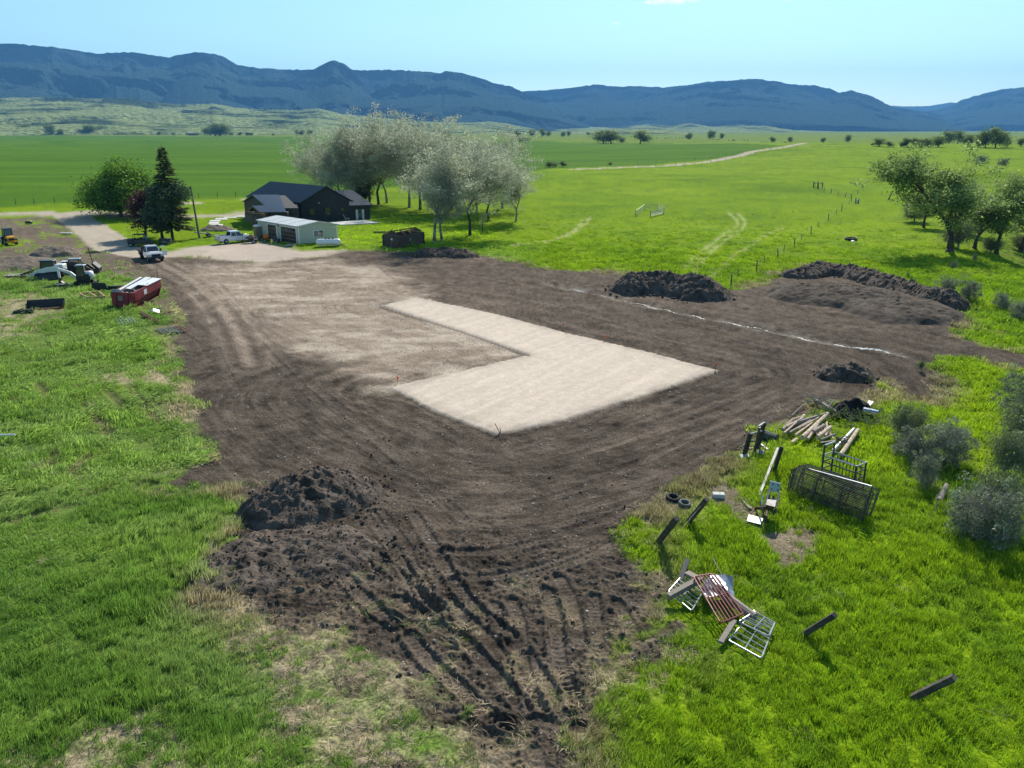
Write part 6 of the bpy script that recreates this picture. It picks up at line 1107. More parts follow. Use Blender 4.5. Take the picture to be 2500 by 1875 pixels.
    o = G(Z4, 1560, 830); T = thing('head_gate', 'dark squeeze cage with tall front posts behind the corral panels', 'cattle gate', o); u = dv; w = nb
    def K(a_, b_, z): return u * a_ + w * b_ + V3((0, 0, z))
    fr = [(0, 0), (1.9, 0), (1.9, .9), (0, .9)]
    for k, (a_, b_) in enumerate(fr): part('post', MB().tube(K(a_, b_, -.1), K(a_, b_, 2.05 if a_ == 0 else 1.55), .055), pipe_d, T)
    for z in (.35, .75, 1.15, 1.5):
        for k in range(4): a0, b0 = fr[k]; a1, b1 = fr[(k + 1) % 4]; part('rail', MB().tube(K(a0, b0, z), K(a1, b1, z), .04, n=6), galv if z == 1.5 else pipe_d, T)
    part('rail', MB().tube(K(0, 0, 2.05), K(0, .9, 2.05), .06), galv, T)
    for k in range(8): part('bar', MB().tube(K(.25 + k * .2, .9, .35), K(.25 + k * .2, .9, 1.5), .022, n=5), pipe_d, T)
    part('brace', MB().tube(K(0, 0, 1.5), K(1.3, .9, 1.15), .03), galv, T)
    # leaning fence posts with sagging wire
    q = []; F_ = thing('old_wire_fence', 'broken old fence of four dark leaning posts with sagging wires', 'fence', G(Z5, 235, 400))
    for (x0, y0), vec in (((238, 402), (.62, -.95, 1.75)), ((405, 290), (.68, -.75, 1.65)), ((1055, 908), (.78, -.7, 1.3)), ((1668, 1258), (.82, -.7, 1.3))):
        b = G(Z5, x0, y0, -.05); part('post', MB().beam(b - F_.location, b + V3(vec) - F_.location, .24, .2), mat('burnt_post', (.075, .062, .052), .9, 0, .4, 4, .02, 14), F_); q.append((b, b + V3(vec)))
    for t in (.35, .6, .85):
        for i in (0, 1, 2): a_, b_ = q[i][0].lerp(q[i][1], t), q[i + 1][0].lerp(q[i + 1][1], t); mid = (a_ + b_) / 2 - V3((0, 0, .35)); part('wire', MB().path([a_ - F_.location, mid - F_.location, b_ - F_.location], .0035, 3), pipe_d, F_)
    stick('stick', Z5, 365, 305, 400, 270, .03, grey_wood, 'small grey stick at the foot of the second leaning post', 'stick'); stick('thin_branch', Z5, 545, 520, 625, 640, .025, grey_wood, 'thin dark branch lying above the crumpled metal sheet', 'branch', .3, .1)
    # gates lying in the grass
    def gate(name, f, pts, n, m, lb, up_, cross=1, r=.025):
        p = [G(f, *q_, u) for q_, u in zip(pts, up_)]; o = p[0].copy(); p = [x - o for x in p]; T = thing(name, lb, 'gate', o)   # p0-p1 long side, p3-p2 opposite
        part('frame', MB().path([p[0].lerp(p[1], .03), p[0].lerp(p[1], .97), p[1].lerp(p[2], .06), p[1].lerp(p[2], .94), p[2].lerp(p[3], .03), p[2].lerp(p[3], .97), p[3].lerp(p[0], .06), p[3].lerp(p[0], .94)], r * 1.25, 7, True), m, T)
        for k in range(1, n): t = k / n; part('rail', MB().tube(p[0].lerp(p[3], t), p[1].lerp(p[2], t), r, n=6), m, T)
        for k in range(cross): t = (k + 1) / (cross + 1); part('brace', MB().tube(p[0].lerp(p[1], t), p[3].lerp(p[2], t), r * .9, n=6), m, T)
    gate('white_gate', Z5, ((300, 690), (430, 800), (500, 690), (385, 605)), 6, galv, 'white pipe gate lying lowest at the left of the gate heap', (.15, .15, .25, .25)); gate('white_gate', Z5, ((635, 965), (820, 1060), (890, 880), (775, 815)), 7, galv, 'long white pipe gate at the right end of the gate heap', (.15, .1, .15, .3), 1); gate('white_gate', Z5, ((690, 880), (860, 955), (893, 880), (780, 830)), 4, galv, 'second white gate section partly under the grey log', (.3, .25, .25, .35), 1)
    gate('red_gate', Z5, ((435, 682), (588, 908), (716, 862), (548, 645)), 7, red_g, 'rusty red pipe gate lying on top of the gate heap', (.75, .45, .5, .6), 1, .028)
    stick('railway_tie', Z5, 300, 738, 470, 680, .1, grey_wood, 'short grey timber beam at the left end of the gate heap', 'timber', .3, .6, beam=(.24, .2)); stick('railway_tie', Z5, 592, 985, 665, 888, .1, grey_wood, 'short white grey plank under the lower end of the gates', 'timber', .2, .4, beam=(.2, .12)); stick('grey_log', Z5, 560, 700, 782, 850, .2, grey_wood, 'long grey log lying under the red gate', 'log', .35, .25); stick('old_board', Z5, 360, 640, 402, 575, .1, grey_wood, 'upright grey board end at the top left of the gate heap', 'board', .1, .7, beam=(.2, .06)); stick('old_board', Z5, 400, 612, 480, 655, .1, grey_wood, 'grey board beneath the white gate at the upper left', 'board', .4, .4, beam=(.3, .06))
    o = G(Z5, 580, 690); g_ = [(x, y) for y in (0, 1, 2, 3) for x in (0, 1, 2, 3, 4)]; pts = []; 
    for x, y in g_: xx, yy = 490 + x * 42 + y * 3, 640 + y * 33 + (x - 2) ** 2 * 3; pts.append(G(Z5, xx, yy, .35 + .18 * rn.uniform(-1, 1) + (.1 if x % 2 else 0)) - o)
    single('metal_sheet', MB().add(pts, [(i + j * 5, i + 1 + j * 5, i + 6 + j * 5, i + 5 + j * 5) for i in range(4) for j in range(3)]), mat('shiny_sheet', (.45, .44, .45), .22, .8, .2, 3), 'crumpled shiny sheet of metal behind the red gate', 'metal sheet', o)
    # dead branches and drum by the bushes
    T = thing('dead_tree', 'fallen grey dead tree lying above the log pile', 'tree', G(Z4, 1600, 190)); o = T.location
    tr = part('trunk', MB().tube(G(Z4, 1500, 130, .3) - o, G(Z4, 1700, 245, .3) - o, .16, .1, 8), grey_wood, T)
    for k in range(12): a = G(Z4, 1500, 130, .3).lerp(G(Z4, 1700, 245, .3), rn.random()) - o; part('branch', MB().path([a, a + V3((rn.uniform(-.8, .8), rn.uniform(-.5, .8), rn.uniform(.1, .5))), a + V3((rn.uniform(-1.5, 1.5), rn.uniform(-.8, 1.2), rn.uniform(0, .5)))], .03, 5), grey_wood, T)
    o = G(Z4, 1840, 220); tag(link('root_ball', heap_mesh('root_ball', [(o.x - .6, o.y), (o.x + .5, o.y + .1)], 1.0, .95, .07, mat('black_soil', (.012, .01, .009), .95), .2, 77)), 'black root ball beside the metal drum and brush', 'root ball')
    b = G(Z4, 1850, 300); T = thing('brush_pile', 'pile of cut leafy branches around the black root ball', 'brush', b); g = MB(); tw = MB()
    for k in range(46):
        a = V3((rn.uniform(-1.8, 2.6), rn.uniform(-1.2, 1.6), .1)); d = V3((rn.uniform(-1.3, 1.3), rn.uniform(-.9, .9), rn.uniform(.1, .7))); tw.tube(a, a + d, .022, .008, 4)
        for j in range(26): p = a + d * rn.uniform(.3, 1) + V3((rn.gauss(0, .12), rn.gauss(0, .12), rn.gauss(0, .08))); s = rn.uniform(.04, .09); v = V3((rn.uniform(-1, 1), rn.uniform(-1, 1), rn.uniform(-.6, .6))).normalized() * s; w = v.orthogonal() * .6; g.add([p - v, p + w, p + v], [(0, 1, 2)])
    part('twigs', tw, grey_wood, T)['kind'] = 'stuff'; part('leaves', g, leaf_mat('brush_leaf', (.09, .14, .03), (.26, .34, .10), .4), T)['kind'] = 'stuff'
    stick('metal_drum', Z4, 1940, 245, 2075, 268, .28, chrome, 'shiny long metal drum lying at the edge of the brush pile', 'drum', .35, .35)
    stick('white_scrap', Z4, 1960, 190, 2010, 150, .08, galv, 'white splintered scrap beyond the metal drum', 'scrap', .1, .3, beam=(.3, .06))
    a = G(ZR, 965, 1255); e = G(ZR, 1025, 1160); single('stump', MB().tube((0, 0, .1), e - a + V3((0, 0, .35)), .18, .12, 9), grey_wood, 'broken pale stump leaning by the thick grey bushes', 'stump', a); stick('short_stake', ZR, 940, 1330, 942, 1270, .03, grey_wood, 'thin stake in grass below the broken stump', 'stake', 0, .6)
debris()
def stakes():
    om = mat('orange_flagging', (.85, .12, .03), .6); wm = mat('lath', (.42, .22, .12), .8)
    for k, (x, y, yt, lb) in enumerate(((859, 827, 812, 'orange flagged stake at the left corner of the gravel pad'), (1306, 738, 724, 'orange flagged stake halfway along the far edge of the gravel pad'), (1545, 800, 783, 'orange flagged stake at the right corner of the gravel pad'), (1080, 936, 914, 'bare orange lath pair at the nearest corner of the gravel pad'), (1216, 711, 698, 'small orange stake near the far end of the gravel pad'))):
        b = at(x, y); h = top_h(b, yt); T = thing('survey_stake', lb, 'stake', b, .3 * k, 'survey stakes round the gravel pad')
        if k == 3: part('lath', MB().beam((0, 0, 0), (-.38, .1, .75), .045, .03), wm, T); part('lath', MB().beam((.05, 0, 0), (.02, 0, .32), .045, .03), wm, T)
        else: part('lath', MB().beam((0, 0, -.1), (0, 0, h), .045, .025), wm, T); part('flag', MB().hexa([(-.06, -.03, h * .55), (.1, -.03, h * .6), (.1, .02, h * .6), (-.06, .02, h * .55), (-.05, -.03, h), (.05, -.03, h * .96), (.05, .02, h * .96), (-.05, .02, h)]), om, T)
stakes()

# ------------------------------------------------------------------ fences
post_m = mat('fence_post_wood', (.10, .085, .07), .9, 0, .3, 3)
def fence(name, lb, pts, hs, r=.08, wires=(.35, .65, .95), h=1.4, wr=.012):
    P = [at(*p) for p in pts]; o = P[0].copy(); T = thing(name, lb, 'fence', o); q = random.Random(len(pts)); tops = []
    me = MB().tube((0, 0, -.2), (0, 0, 1), r, r * .9, 7).mesh('post', post_m)
    for k, p in enumerate(P):
        b = link('post', me, T, p - o); s = (1.0 if hs[k % len(hs)] else .8); b.scale = (1 if s == 1 else .6, 1 if s == 1 else .6, h * s); b.rotation_euler = (q.gauss(0, .05), q.gauss(0, .06), 0); tops.append(p - o)
    for w in wires: part('wire', MB().path([t + V3((0, 0, h * w * .9)) for t in tops], wr * .6, 3), pipe_d, T)
    return T
fence('pasture_fence', 'wire fence of short dark posts running up the pasture from the big soil heap', [(1579, 617), (1594, 600), (1634, 585), (1651, 568), (1681, 557), (1693, 543), (1716, 533), (1731, 519), (1752, 505), (1768, 490), (1789, 476), (1806, 462), (1818, 455), (1834, 440), (1839, 436)], [1, 0], wires=(.5, .9), wr=.008)
fence('pasture_fence', 'fence line running left from the two tall posts to the wooden braces', [(1838, 430), (1826, 425), (1810, 423), (1795, 418), (1780, 414), (1775, 411), (1768, 408), (1760, 405), (1757, 404)], [1, 1, 0], wires=(.5, .9), wr=.008)
fence('pasture_fence', 'sparse fence posts crossing the pasture right of the two tall posts', [(1853, 420), (1905, 420), (1922, 432), (1980, 408), (2030, 404)], [1, 0, 1], wires=(.9,), wr=.008)
lane = [(1240, 367.5), (1268, 366), (1290, 365.5), (1312, 364.5), (1334, 363.5), (1356, 362.5), (1378, 361.5), (1400, 360.5), (1417, 360), (1440, 358.5), (1460, 357.5), (1480, 356.5), (1500, 355), (1517, 353.5), (1535, 351.5), (1552, 349), (1568, 346.5), (1584, 343.5), (1600, 340.5), (1616, 337), (1632, 333.5), (1647, 330), (1662, 326.5), (1676, 323.5), (1690, 321)]
fence('lane_fence', 'long post and wire fence beside the near side of the gravel lane', lane, [1, 0], wires=(.6, .95), wr=.01)
fence('lane_fence', 'fence of tiny posts beyond the far side of the gravel lane', [(x, y - 9 - (x - 1400) * .004) for x, y in lane[6:]], [1, 0], wires=(.9,), wr=.01)
fence('field_fence', 'fence along the far edge of the road at the left', [(-60, 443), (-12, 442), (34, 441), (74, 440), (118, 438), (160, 436), (200, 434), (250, 432)], [1, 1], wires=(.5, .9), wr=.01)
fence('field_fence', 'fence posts beside the far drive behind the house', [(430, 428), (470, 426), (509, 424), (545, 422), (585, 420), (620, 418)], [1, 1], wires=(.9,), wr=.01)
fence('crest_fence', 'dark rail fence on the pasture crest at the end of the lane', [(1700, 319), (1712, 318.5), (1724, 318), (1736, 318), (1748, 318), (1760, 318.3), (1772, 318.5), (1790, 319), (1810, 320), (1835, 321), (1860, 323), (1890, 325), (1920, 326)], [1], wires=(.4, .7, .95), wr=.03)
def pasture_things():
    q = [at(*p) for p in ((1373, 468), (1392, 454), (1420, 453), (1434, 457), (1434, 463), (1405, 469))]; o = q[0].copy(); T = thing('panel_pen', 'small square pen of pale metal panels out in the pasture', 'pen', o); gal2 = mat('pale_panel', (.45, .45, .40), .5, .2)
    for k in range(6):
        a, b = q[k] - o, q[(k + 1) % 6] - o
        if k == 5: continue
        for z in (.25, .5, .75, 1.0, 1.3): part('rail', MB().tube(a + V3((0, 0, z)), b + V3((0, 0, z)), .035, n=5), gal2, T)
        part('post', MB().tube(a + V3((0, 0, -.1)), a + V3((0, 0, 1.45)), .06, n=6), pipe_d if k in (0, 3) else gal2, T)
    a, b = q[5] - o, q[4] - o; part('post', MB().tube(a, a + V3((0, 0, 1.45)), .07, n=6), pipe_d, T)
    for z in (.3, .6, .9, 1.25): part('rail', MB().tube(a + V3((0, 0, z)), q[4] - o + V3((0, 0, z)), .04, n=5), gal2, T)
    for x, y, yt, lb in ((1848, 439, 428, 'left of the two tall dark posts in the pasture'), (1854, 440, 429, 'right of the two tall dark posts in the pasture')):
        b = at(x, y); h = top_h(b, yt); single('tall_post', MB().tube((0, 0, -.1), (0, 0, h), .16, .14), post_m, lb, 'post', b)
    b = at(1851, 439); single('white_bag', MB().lathe([(0, .1), (.3, .2), (.35, .7), (.15, 1.0), (0, 1.05)], (0, 0, 0), 'z', 10), white_p, 'small white bundle between the two tall posts', 'bundle', b)
    b = at(1921, 431); single('leaning_post', MB().tube((-.3, 0, -.1), (.5, 0, 1.7), .14), post_m, 'thick dark post leaning right near the creek trees', 'post', b)
    b = at(1838, 519); T = thing('stock_tank', 'black rimmed stock water tank sunk in the pasture grass', 'water tank', b, -.1); part('wall', MB().lathe([(.9, 0), (1.0, 0), (1.0, .45), (.9, .45), (.88, .1)], (0, 0, 0), 'z', 18), black_m, T, True); wt = mat('tank_water', (.02, .04, .05), .05); part('water', MB().lathe([(0, .32), (.9, .32)], (0, 0, 0), 'z', 18), wt, T)
    single('white_rock', MB().lathe([(0, 0), (.35, .05), (.3, .3), (0, .4)], (0, 0, 0), 'z', 8), white_p, 'white rock at the near edge of the stock tank', 'rock', at(1842, 524))
    for i, (x0, x1, lb) in enumerate(((1757, 1766, 'left'), (1766, 1776, 'right'))):
        a, b = at(x0, 405), at(x1, 407); T = thing('brace_frame', lb + ' wooden H brace at the corner of the pasture fence', 'fence brace', a)
        for p in (a, b): part('post', MB().tube(p - a, p - a + V3((0, 0, 1.9)), .16), post_m, T)
        part('rail', MB().tube((0, 0, 1.5), b - a + V3((0, 0, 1.5)), .1), post_m, T)
pasture_things()

# ------------------------------------------------------------------ trees and bushes
bark_d = mat('dark_bark', (.07, .055, .045), .9, 0, .35, 2.5, .03, 8, stretch=(1, 1, .3)); bark_p = mat('pale_bark', (.26, .24, .21), .9, 0, .4, 2, .03, 8, stretch=(1, 1, .3)); twig_m = mat('twig_bark', (.38, .34, .29), .9); bush_tw = mat('bush_twig', (.34, .31, .27), .9)
def tree(name, seed, H, spread, tr_r, leafm, barkm, twigm, nleaf, lsize, lift=.6, first=.18, limbs=9, fork=.5, lv=3, lspread=.35, droop=0., dens=1., jitter=.28, kids=5, multi=1, crown_low=.2, clump=0):
    """a mesh pair for a tree: woody part, crown of separate leaves; twigs in the crown"""
    q = random.Random(seed); wood = MB(); tw = MB(); tips = []
    def grow(p, d, L, r, l):
        n = 4 if l < 2 else 3; step = L / n
        for k in range(n):
            d = (d + V3((q.gauss(0, jitter * .6), q.gauss(0, jitter * .6), q.gauss(0, jitter * .4) + (.10 * lift if l else .02) - droop * l * .05))).normalized(); e = p + d * step; r2 = r * (1 - .8 / n * (1 if l else .8)) ; tr_min = H * .0009
            (wood if l < 2 else tw).tube(p, e, r, max(r2, tr_min), n=(8, 5, 3, 3, 3)[l]); p = e; r = r2
            if l < lv and (l or (k + 1) / n > .2):
                for _ in range(kids if l else max(2, limbs // 3)):
                    if q.random() > dens and l: continue
                    a = q.uniform(0, 6.283); o = d.orthogonal().normalized(); o.rotate(Matrix.Rotation(a, 3, d)); nd = (d * (1 - fork) + o * fork * (1.2 if l == 0 else 1) + V3((0, 0, .25 * lift))).normalized()
                    grow(p - d * step * q.random() * .7, nd, L * q.uniform(.42, .62) * (spread if l == 0 else 1), r * .55, l + 1)
            if l >= lv - 1: tips.append((p, d))
        if l == lv: tips.append((p, d))
    for k in range(multi):
        a = 6.283 * k / max(multi, 1) + seed; off = V3((math.cos(a), math.sin(a), 0)) * (0 if multi == 1 else tr_r * 1.5); th = H * first; d0 = V3((q.gauss(0, .05), q.gauss(0, .05), 1)) + off * (.25 if multi > 1 else 0); d0.normalize(); top = off + d0 * th
        wood.tube(off + V3((0, 0, -.3)), off + d0 * .5, tr_r * 1.45, tr_r * 1.05, 10); wood.tube(off + d0 * .5, top, tr_r * 1.05, tr_r * .85, 9); grow(top, d0, H * .55, tr_r * .8, 0)
    zs = max(t[0].z for t in tips); sc = H / zs
    wm = wood.mesh('trunk', barkm, True); tm = tw.mesh('twigs', twigm)
    for me in (wm, tm):
        co = np.empty(len(me.vertices) * 3, np.float32); me.vertices.foreach_get('co', co); me.vertices.foreach_set('co', co * sc)
    g = np.random.default_rng(seed); T_ = np.array([tuple(t[0]) for t in tips]) * sc; T_ = T_[T_[:, 2] > H * crown_low]; T_ = T_[g.permutation(len(T_))[:clump]] if clump else T_; wt = g.uniform(.2, 1, len(T_)); pick = g.choice(len(T_), nleaf, p=wt / wt.sum()); c = T_[pick] + g.normal(0, lspread, (nleaf, 3)) * np.array([1, 1, .8])
    a = g.normal(size=(nleaf, 3)); a /= np.linalg.norm(a, axis=1)[:, None]; b = np.cross(a, g.normal(size=(nleaf, 3))); b /= np.linalg.norm(b, axis=1)[:, None]; s = lsize * g.uniform(.5, 1.3, (nleaf, 1))
    V = np.stack([c - a * s, c + b * s * .55, c + a * s, c - b * s * .55], 1).reshape(-1, 3); F = np.arange(nleaf * 4).reshape(-1, 4)
    return wm, tm, np_mesh('leaves', V, F, leafm, False)
def spruce_mesh(seed, H, Rb, leafm, n_wh=44, per=14):
    g = np.random.default_rng(seed); V = []; F = []; wood = MB().tube((0, 0, -.3), (0, 0, H), .3, .03, 9)
    for i in range(n_wh):
        t = i / n_wh; z = H * (.14 + .84 * t); rad = Rb * (1 - t) ** .85 * g.uniform(.85, 1.1) + .15
        for k in range(max(4, int(per * (1 - t * .5)))):
            a = g.uniform(0, 6.283); L = rad * g.uniform(.65, 1.12); n = int(14 + L * 12); wood.tube((0, 0, z), (math.cos(a) * L, math.sin(a) * L, z - .18 * L), .035, .01, 3)
            s = g.uniform(.1, 1, n) ** .7; x = math.cos(a) * L * s; y = math.sin(a) * L * s; zz = z - .22 * L * s ** 1.2 + .10 * L * s ** 3; sp = .10 + .22 * (1 - s) * L * .4
            for j in range(n):
                c = np.array([x[j], y[j], zz[j]]) + g.normal(0, .11, 3) * np.array([1, 1, .5]); d = np.array([math.cos(a + g.normal(0, .6)), math.sin(a + g.normal(0, .6)), g.uniform(-.45, .2)]); w = np.array([-d[1], d[0], g.normal(0, .3)]) * .11; l = g.uniform(.28, .55); q = len(V)
                V += [c - w, c + w, c + d * l + w * .3, c + d * l - w * .3]; F.append((q, q + 1, q + 2, q + 3))
    return wood.mesh('trunk', bark_d, True), None, np_mesh('needles', V, F, leafm, False)
def plant(name, lb, cat, meshes, base, scale, rz, group=None, crown='crown', zs=None, twn='twigs'):
    w, t, l = meshes; T = thing(name, lb, cat, base, rz, group); T.scale = (scale, scale, zs or scale); link('trunk', w, T)
    if t: o = link(twn, t, T); o['kind'] = 'stuff'
    o = link(crown, l, T); o['kind'] = 'stuff'; return T
cw_leaf = leaf_mat('cottonwood_leaf', (.32, .36, .24), (.62, .65, .47), .45, .35)
green_leaf = leaf_mat('green_leaf', (.05, .13, .01), (.22, .40, .03), .45, .5)
mid_leaf = leaf_mat('willow_leaf', (.13, .21, .05), (.42, .54, .18), .45, .4)
plum_leaf = leaf_mat('plum_leaf', (.045, .025, .022), (.14, .065, .05), .35, .7)
jun_leaf = leaf_mat('juniper_leaf', (.035, .07, .035), (.12, .19, .08), .3, .8)
spr_leaf = leaf_mat('spruce_needle', (.05, .08, .03), (.22, .26, .09), .2, .8)
bush_leaf = leaf_mat('silver_bush_leaf', (.12, .15, .085), (.34, .39, .25), .35, .8); olive_leaf = leaf_mat('dull_shrub_leaf', (.08, .13, .03), (.28, .36, .10), .4, .6)
CW = [tree('cw', s, 20, 1.5, .30, cw_leaf, bark_p if s % 2 else bark_d, twig_m, 17000, .14, .95, .16, 10, .60, 3, .42, 0, .75, .30, 4, crown_low=.1, clump=520) for s in (3, 14, 25, 36)]
def grove():
    L = [(735, 452, 300, 3, 'cottonwood at the left end of the grove, behind the house roof'), (700, 430, 275, 0, 'low spreading cottonwood crown furthest left behind the house'), (760, 446, 238, 2, 'tall cottonwood rising directly behind the right wing of the house'), (798, 447, 262, 1, 'dark trunked cottonwood just right of the house wing'), (818, 440, 236, 3, 'cottonwood with a forked dark trunk right of the house'), (836, 438, 240, 0, 'straight cottonwood in the row behind the forked one'),
         (884, 448, 228, 2, 'tallest pale cottonwood in the centre back of the grove'), (908, 452, 240, 1, 'cottonwood left of the cabin tree, in the back row'), (938, 524, 268, 0, 'large front cottonwood touching the log cabin'), (955, 521, 300, 2, 'second stem cottonwood leaning right beside the log cabin'), (962, 462, 246, 3, 'cottonwood in the back row above the log cabin'), (990, 455, 262, 0, 'cottonwood in the back row right of centre'), (1015, 510, 276, 1, 'front cottonwood with a thick pale trunk right of the soil heap'),
         (1030, 458, 272, 2, 'back cottonwood behind the thick pale trunk'), (1056, 478, 290, 3, 'dark trunked cottonwood near the right end of the grove'), (1085, 450, 270, 1, 'thin topped cottonwood at the right rear of the grove'), (1114, 480, 345, 2, 'small gnarled cottonwood standing apart at the right end of the grove')]
    rz = 0
    for i, (x, y, yt, k, lb) in enumerate(L):
        b = at(x, y); h = top_h(b, yt); rz += 1.3; s = h / 20; w = s * (1.25 if i != 16 else 1.35); plant('cottonwood_tree', lb, 'tree', CW[k], b, w, rz, 'cottonwood trees of the grove behind the house', zs=s)
    bw = tree('bw', 77, 9, 1.1, .22, leaf_mat('brown_green_leaf', (.03, .045, .012), (.11, .12, .035), .4, .5), bark_d, twig_m, 9000, .16, .5, .1, 9, .6, 3, .45, 0, .8, .3, 4, 3); b = at(785, 445); plant('dark_bushy_tree', 'low dark brownish green tree beside the right wing of the house', 'tree', bw, b, top_h(b, 372) / 9, .3)
    b = at(1003, 517); dt = tree('dt', 91, 5, .8, .1, cw_leaf, bark_d, twig_m, 250, .12, .5, .3, 5, .5, 2, .3, 0, .6, .3, 3); plant('small_dead_tree', 'thin crooked sapling right of the thick pale trunk', 'tree', dt, at(1042, 503), top_h(at(1042, 503), 462) / 5, .3)
grove()
def yard_trees():
    gt = tree('gt', 51, 12, 1.7, .3, green_leaf, bark_d, bark_d, 30000, .20, .3, .10, 12, .78, 3, .42, .1, .95, .3, 5, crown_low=.1); b = at(262, 468); h = top_h(b, 333); plant('maple_tree', 'broad bright green leafy tree beside the driveway', 'tree', gt, b, h / 12 * 1.3, .4, zs=h / 12)
    pt = tree('pt', 62, 8, 1.0, .22, plum_leaf, bark_d, bark_d, 14000, .16, .5, .1, 10, .6, 3, .4, 0, .9, .3, 5, crown_low=.1); b = at(315, 512); h = top_h(b, 398); plant('plum_tree', 'dark reddish purple leafed tree between the green tree and spruce', 'tree', pt, b, h / 8 * 1.0, 1.)
    jt = tree('jt', 73, 8, .95, .22, jun_leaf, bark_d, bark_d, 16000, .15, .6, .12, 10, .55, 3, .4, 0, .9, .28, 5, crown_low=.12); b = at(352, 520); h = top_h(b, 388); plant('dark_green_tree', 'dark blue green tree standing left of the spruce', 'tree', jt, b, h / 8 * .95, 2., zs=h / 8)
    st = spruce_mesh(4, 16, 4.0, spr_leaf); b = at(373, 518); h = top_h(b, 311); plant('spruce_tree', 'tall dark conical spruce beside the utility pole', 'tree', st, b, h / 16 * .92, .3, crown='needles', zs=h / 16)
yard_trees()
RC = [tree('rc', s, 14, .95, .3, mid_leaf, bark_d, bark_d, 15000, .16, .6, .15, 9, .55, 3, .5, 0, .7, .3, 4, clump=260) for s in (105, 118)]
BU = [tree('bu', s, 3, 1.9, .035, bush_leaf, bush_tw, bush_tw, 4600, .07, .35, .03, 8, .8, 3, .13, 0, .8, .45, 4, 4, 0, clump=110) for s in (131, 142, 153)]
DB = [tree('db', s, 3, 1.6, .04, olive_leaf, bush_tw, bush_tw, 3600, .08, .5, .05, 9, .65, 3, .10, 0, .9, .3, 4, 4, 0) for s in (161, 172)]
FT = [tree('ft', s, 8, 1.15, .2, olive_leaf, bark_d, bark_d, 2600, .26, .4, .1, 9, .6, 2, .6, 0, 1, .3, 5, 1, .05) for s in (181, 192, 203)]
def creek():
    for i, (x, y, yt, k, w, lb) in enumerate(((2052, 545, 318, 0, .95, 'tallest bright green cottonwood on the creek bank'), (1995, 492, 400, 1, 1.1, 'dense green tree at the left edge of the creek trees'), (2152, 548, 372, 1, .9, 'green tree with long dark leaning trunk at the right, by the creek'), (2105, 535, 405, 0, .9, 'rounded green tree between the tallest one and the leaning trunk'), (2205, 545, 380, 0, .85, 'green cottonwood cut by the right edge above the creek'), (2090, 500, 385, 1, .8, 'slim tree standing behind the rounded creek tree'))):
        b = at(x, y); h = top_h(b, yt); plant('creek_tree', lb, 'tree', RC[k], b, h / 14 * w * 1.45, i * 1.1 + 3.14, 'trees along the creek', zs=h / 14)
    for i, (x, y, yt, k, w, grey, lb) in enumerate(((2070, 535, 470, 0, 1.1, 0, 'pale leafy willow bush below the tallest creek tree'), (1975, 478, 425, 1, 1.2, 0, 'dark bush at the left foot of the creek trees'), (2140, 545, 505, 1, 1.3, 0, 'shaded low bush under the leaning creek trunk'), (2200, 540, 500, 0, 1.2, 0, 'low bush at the right edge beneath the creek trees'), (2045, 640, 590, 1, .9, 1, 'left grey green bush of the pair below the pasture bank'), (2090, 648, 594, 2, .9, 1, 'right grey green bush of the pair below the pasture bank'),
         (2160, 665, 625, 0, 1.0, 1, 'grey bush on the lower bank right of the pair'), (2205, 690, 640, 1, 1.0, 1, 'grey bush at the right edge on the lower bank'), (1960, 950, 862, 2, .85, 0, 'sparse upright bush above the grey thicket'), (1985, 990, 905, 0, 1.1, 1, 'big silver grey thicket bush right of the brush pile'), (2040, 1005, 900, 1, .9, 1, 'upper right bush of the silver grey thicket'), (2055, 960, 905, 2, .8, 1, 'small bush behind the silver grey thicket'), (2000, 1050, 965, 1, .6, 1, 'small bare grey tree with a curved trunk below the thicket'),
         (2115, 1165, 1020, 2, .95, 1, 'large tangled grey bush at the lower right'), (2150, 1130, 1000, 0, .8, 0, 'greener bush behind the large tangled grey bush'), (2085, 1130, 1050, 1, .7, 1, 'left part bush of the tangled lower right thicket'), (2175, 1120, 1050, 2, .7, 1, 'brownish twiggy bush right of the tangled grey bush'), (2168, 1025, 915, 0, .75, 0, 'rounded small tree with thin trunk near the right edge'), (2215, 960, 840, 1, 1.0, 0, 'dark green bush at the right edge above the rounded small tree'), (2200, 900, 790, 0, .9, 1, 'grey blue bush high on the right edge'), (2240, 1020, 900, 2, 1.0, 1, 'grey bush cut by the right edge beside the small tree'), (1990, 800, 775, 0, .5, 0, 'tiny shrub at the mouth of the muddy gully'), (1880, 830, 812, 1, .5, 0, 'tiny green shrub by the small soil heap'),
         (2060, 582, 560, 0, .8, 1, 'small grey shrub on the slope above the paired bushes'), (1960, 600, 586, 1, .6, 0, 'small upright shrub behind the soil ridge'), (2105, 562, 545, 0, .7, 1, 'low grey shrub near the shaded creek bank'), (2120, 352, 332, 1, 1.4, 1, 'dark blue shrub patch on the far pasture above the creek, left'), (2165, 358, 338, 2, 1.2, 1, 'dark blue shrub patch on the far pasture above the creek, right'))):
        b = at(x, y); h = top_h(b, yt); m = BU[k] if grey else DB[k % 2]; plant('bush', lb, 'bush', m, b, max(.1, h / 3 * w), i * .9, 'bushes on the right hand slope', zs=max(.1, h / 3))
creek()
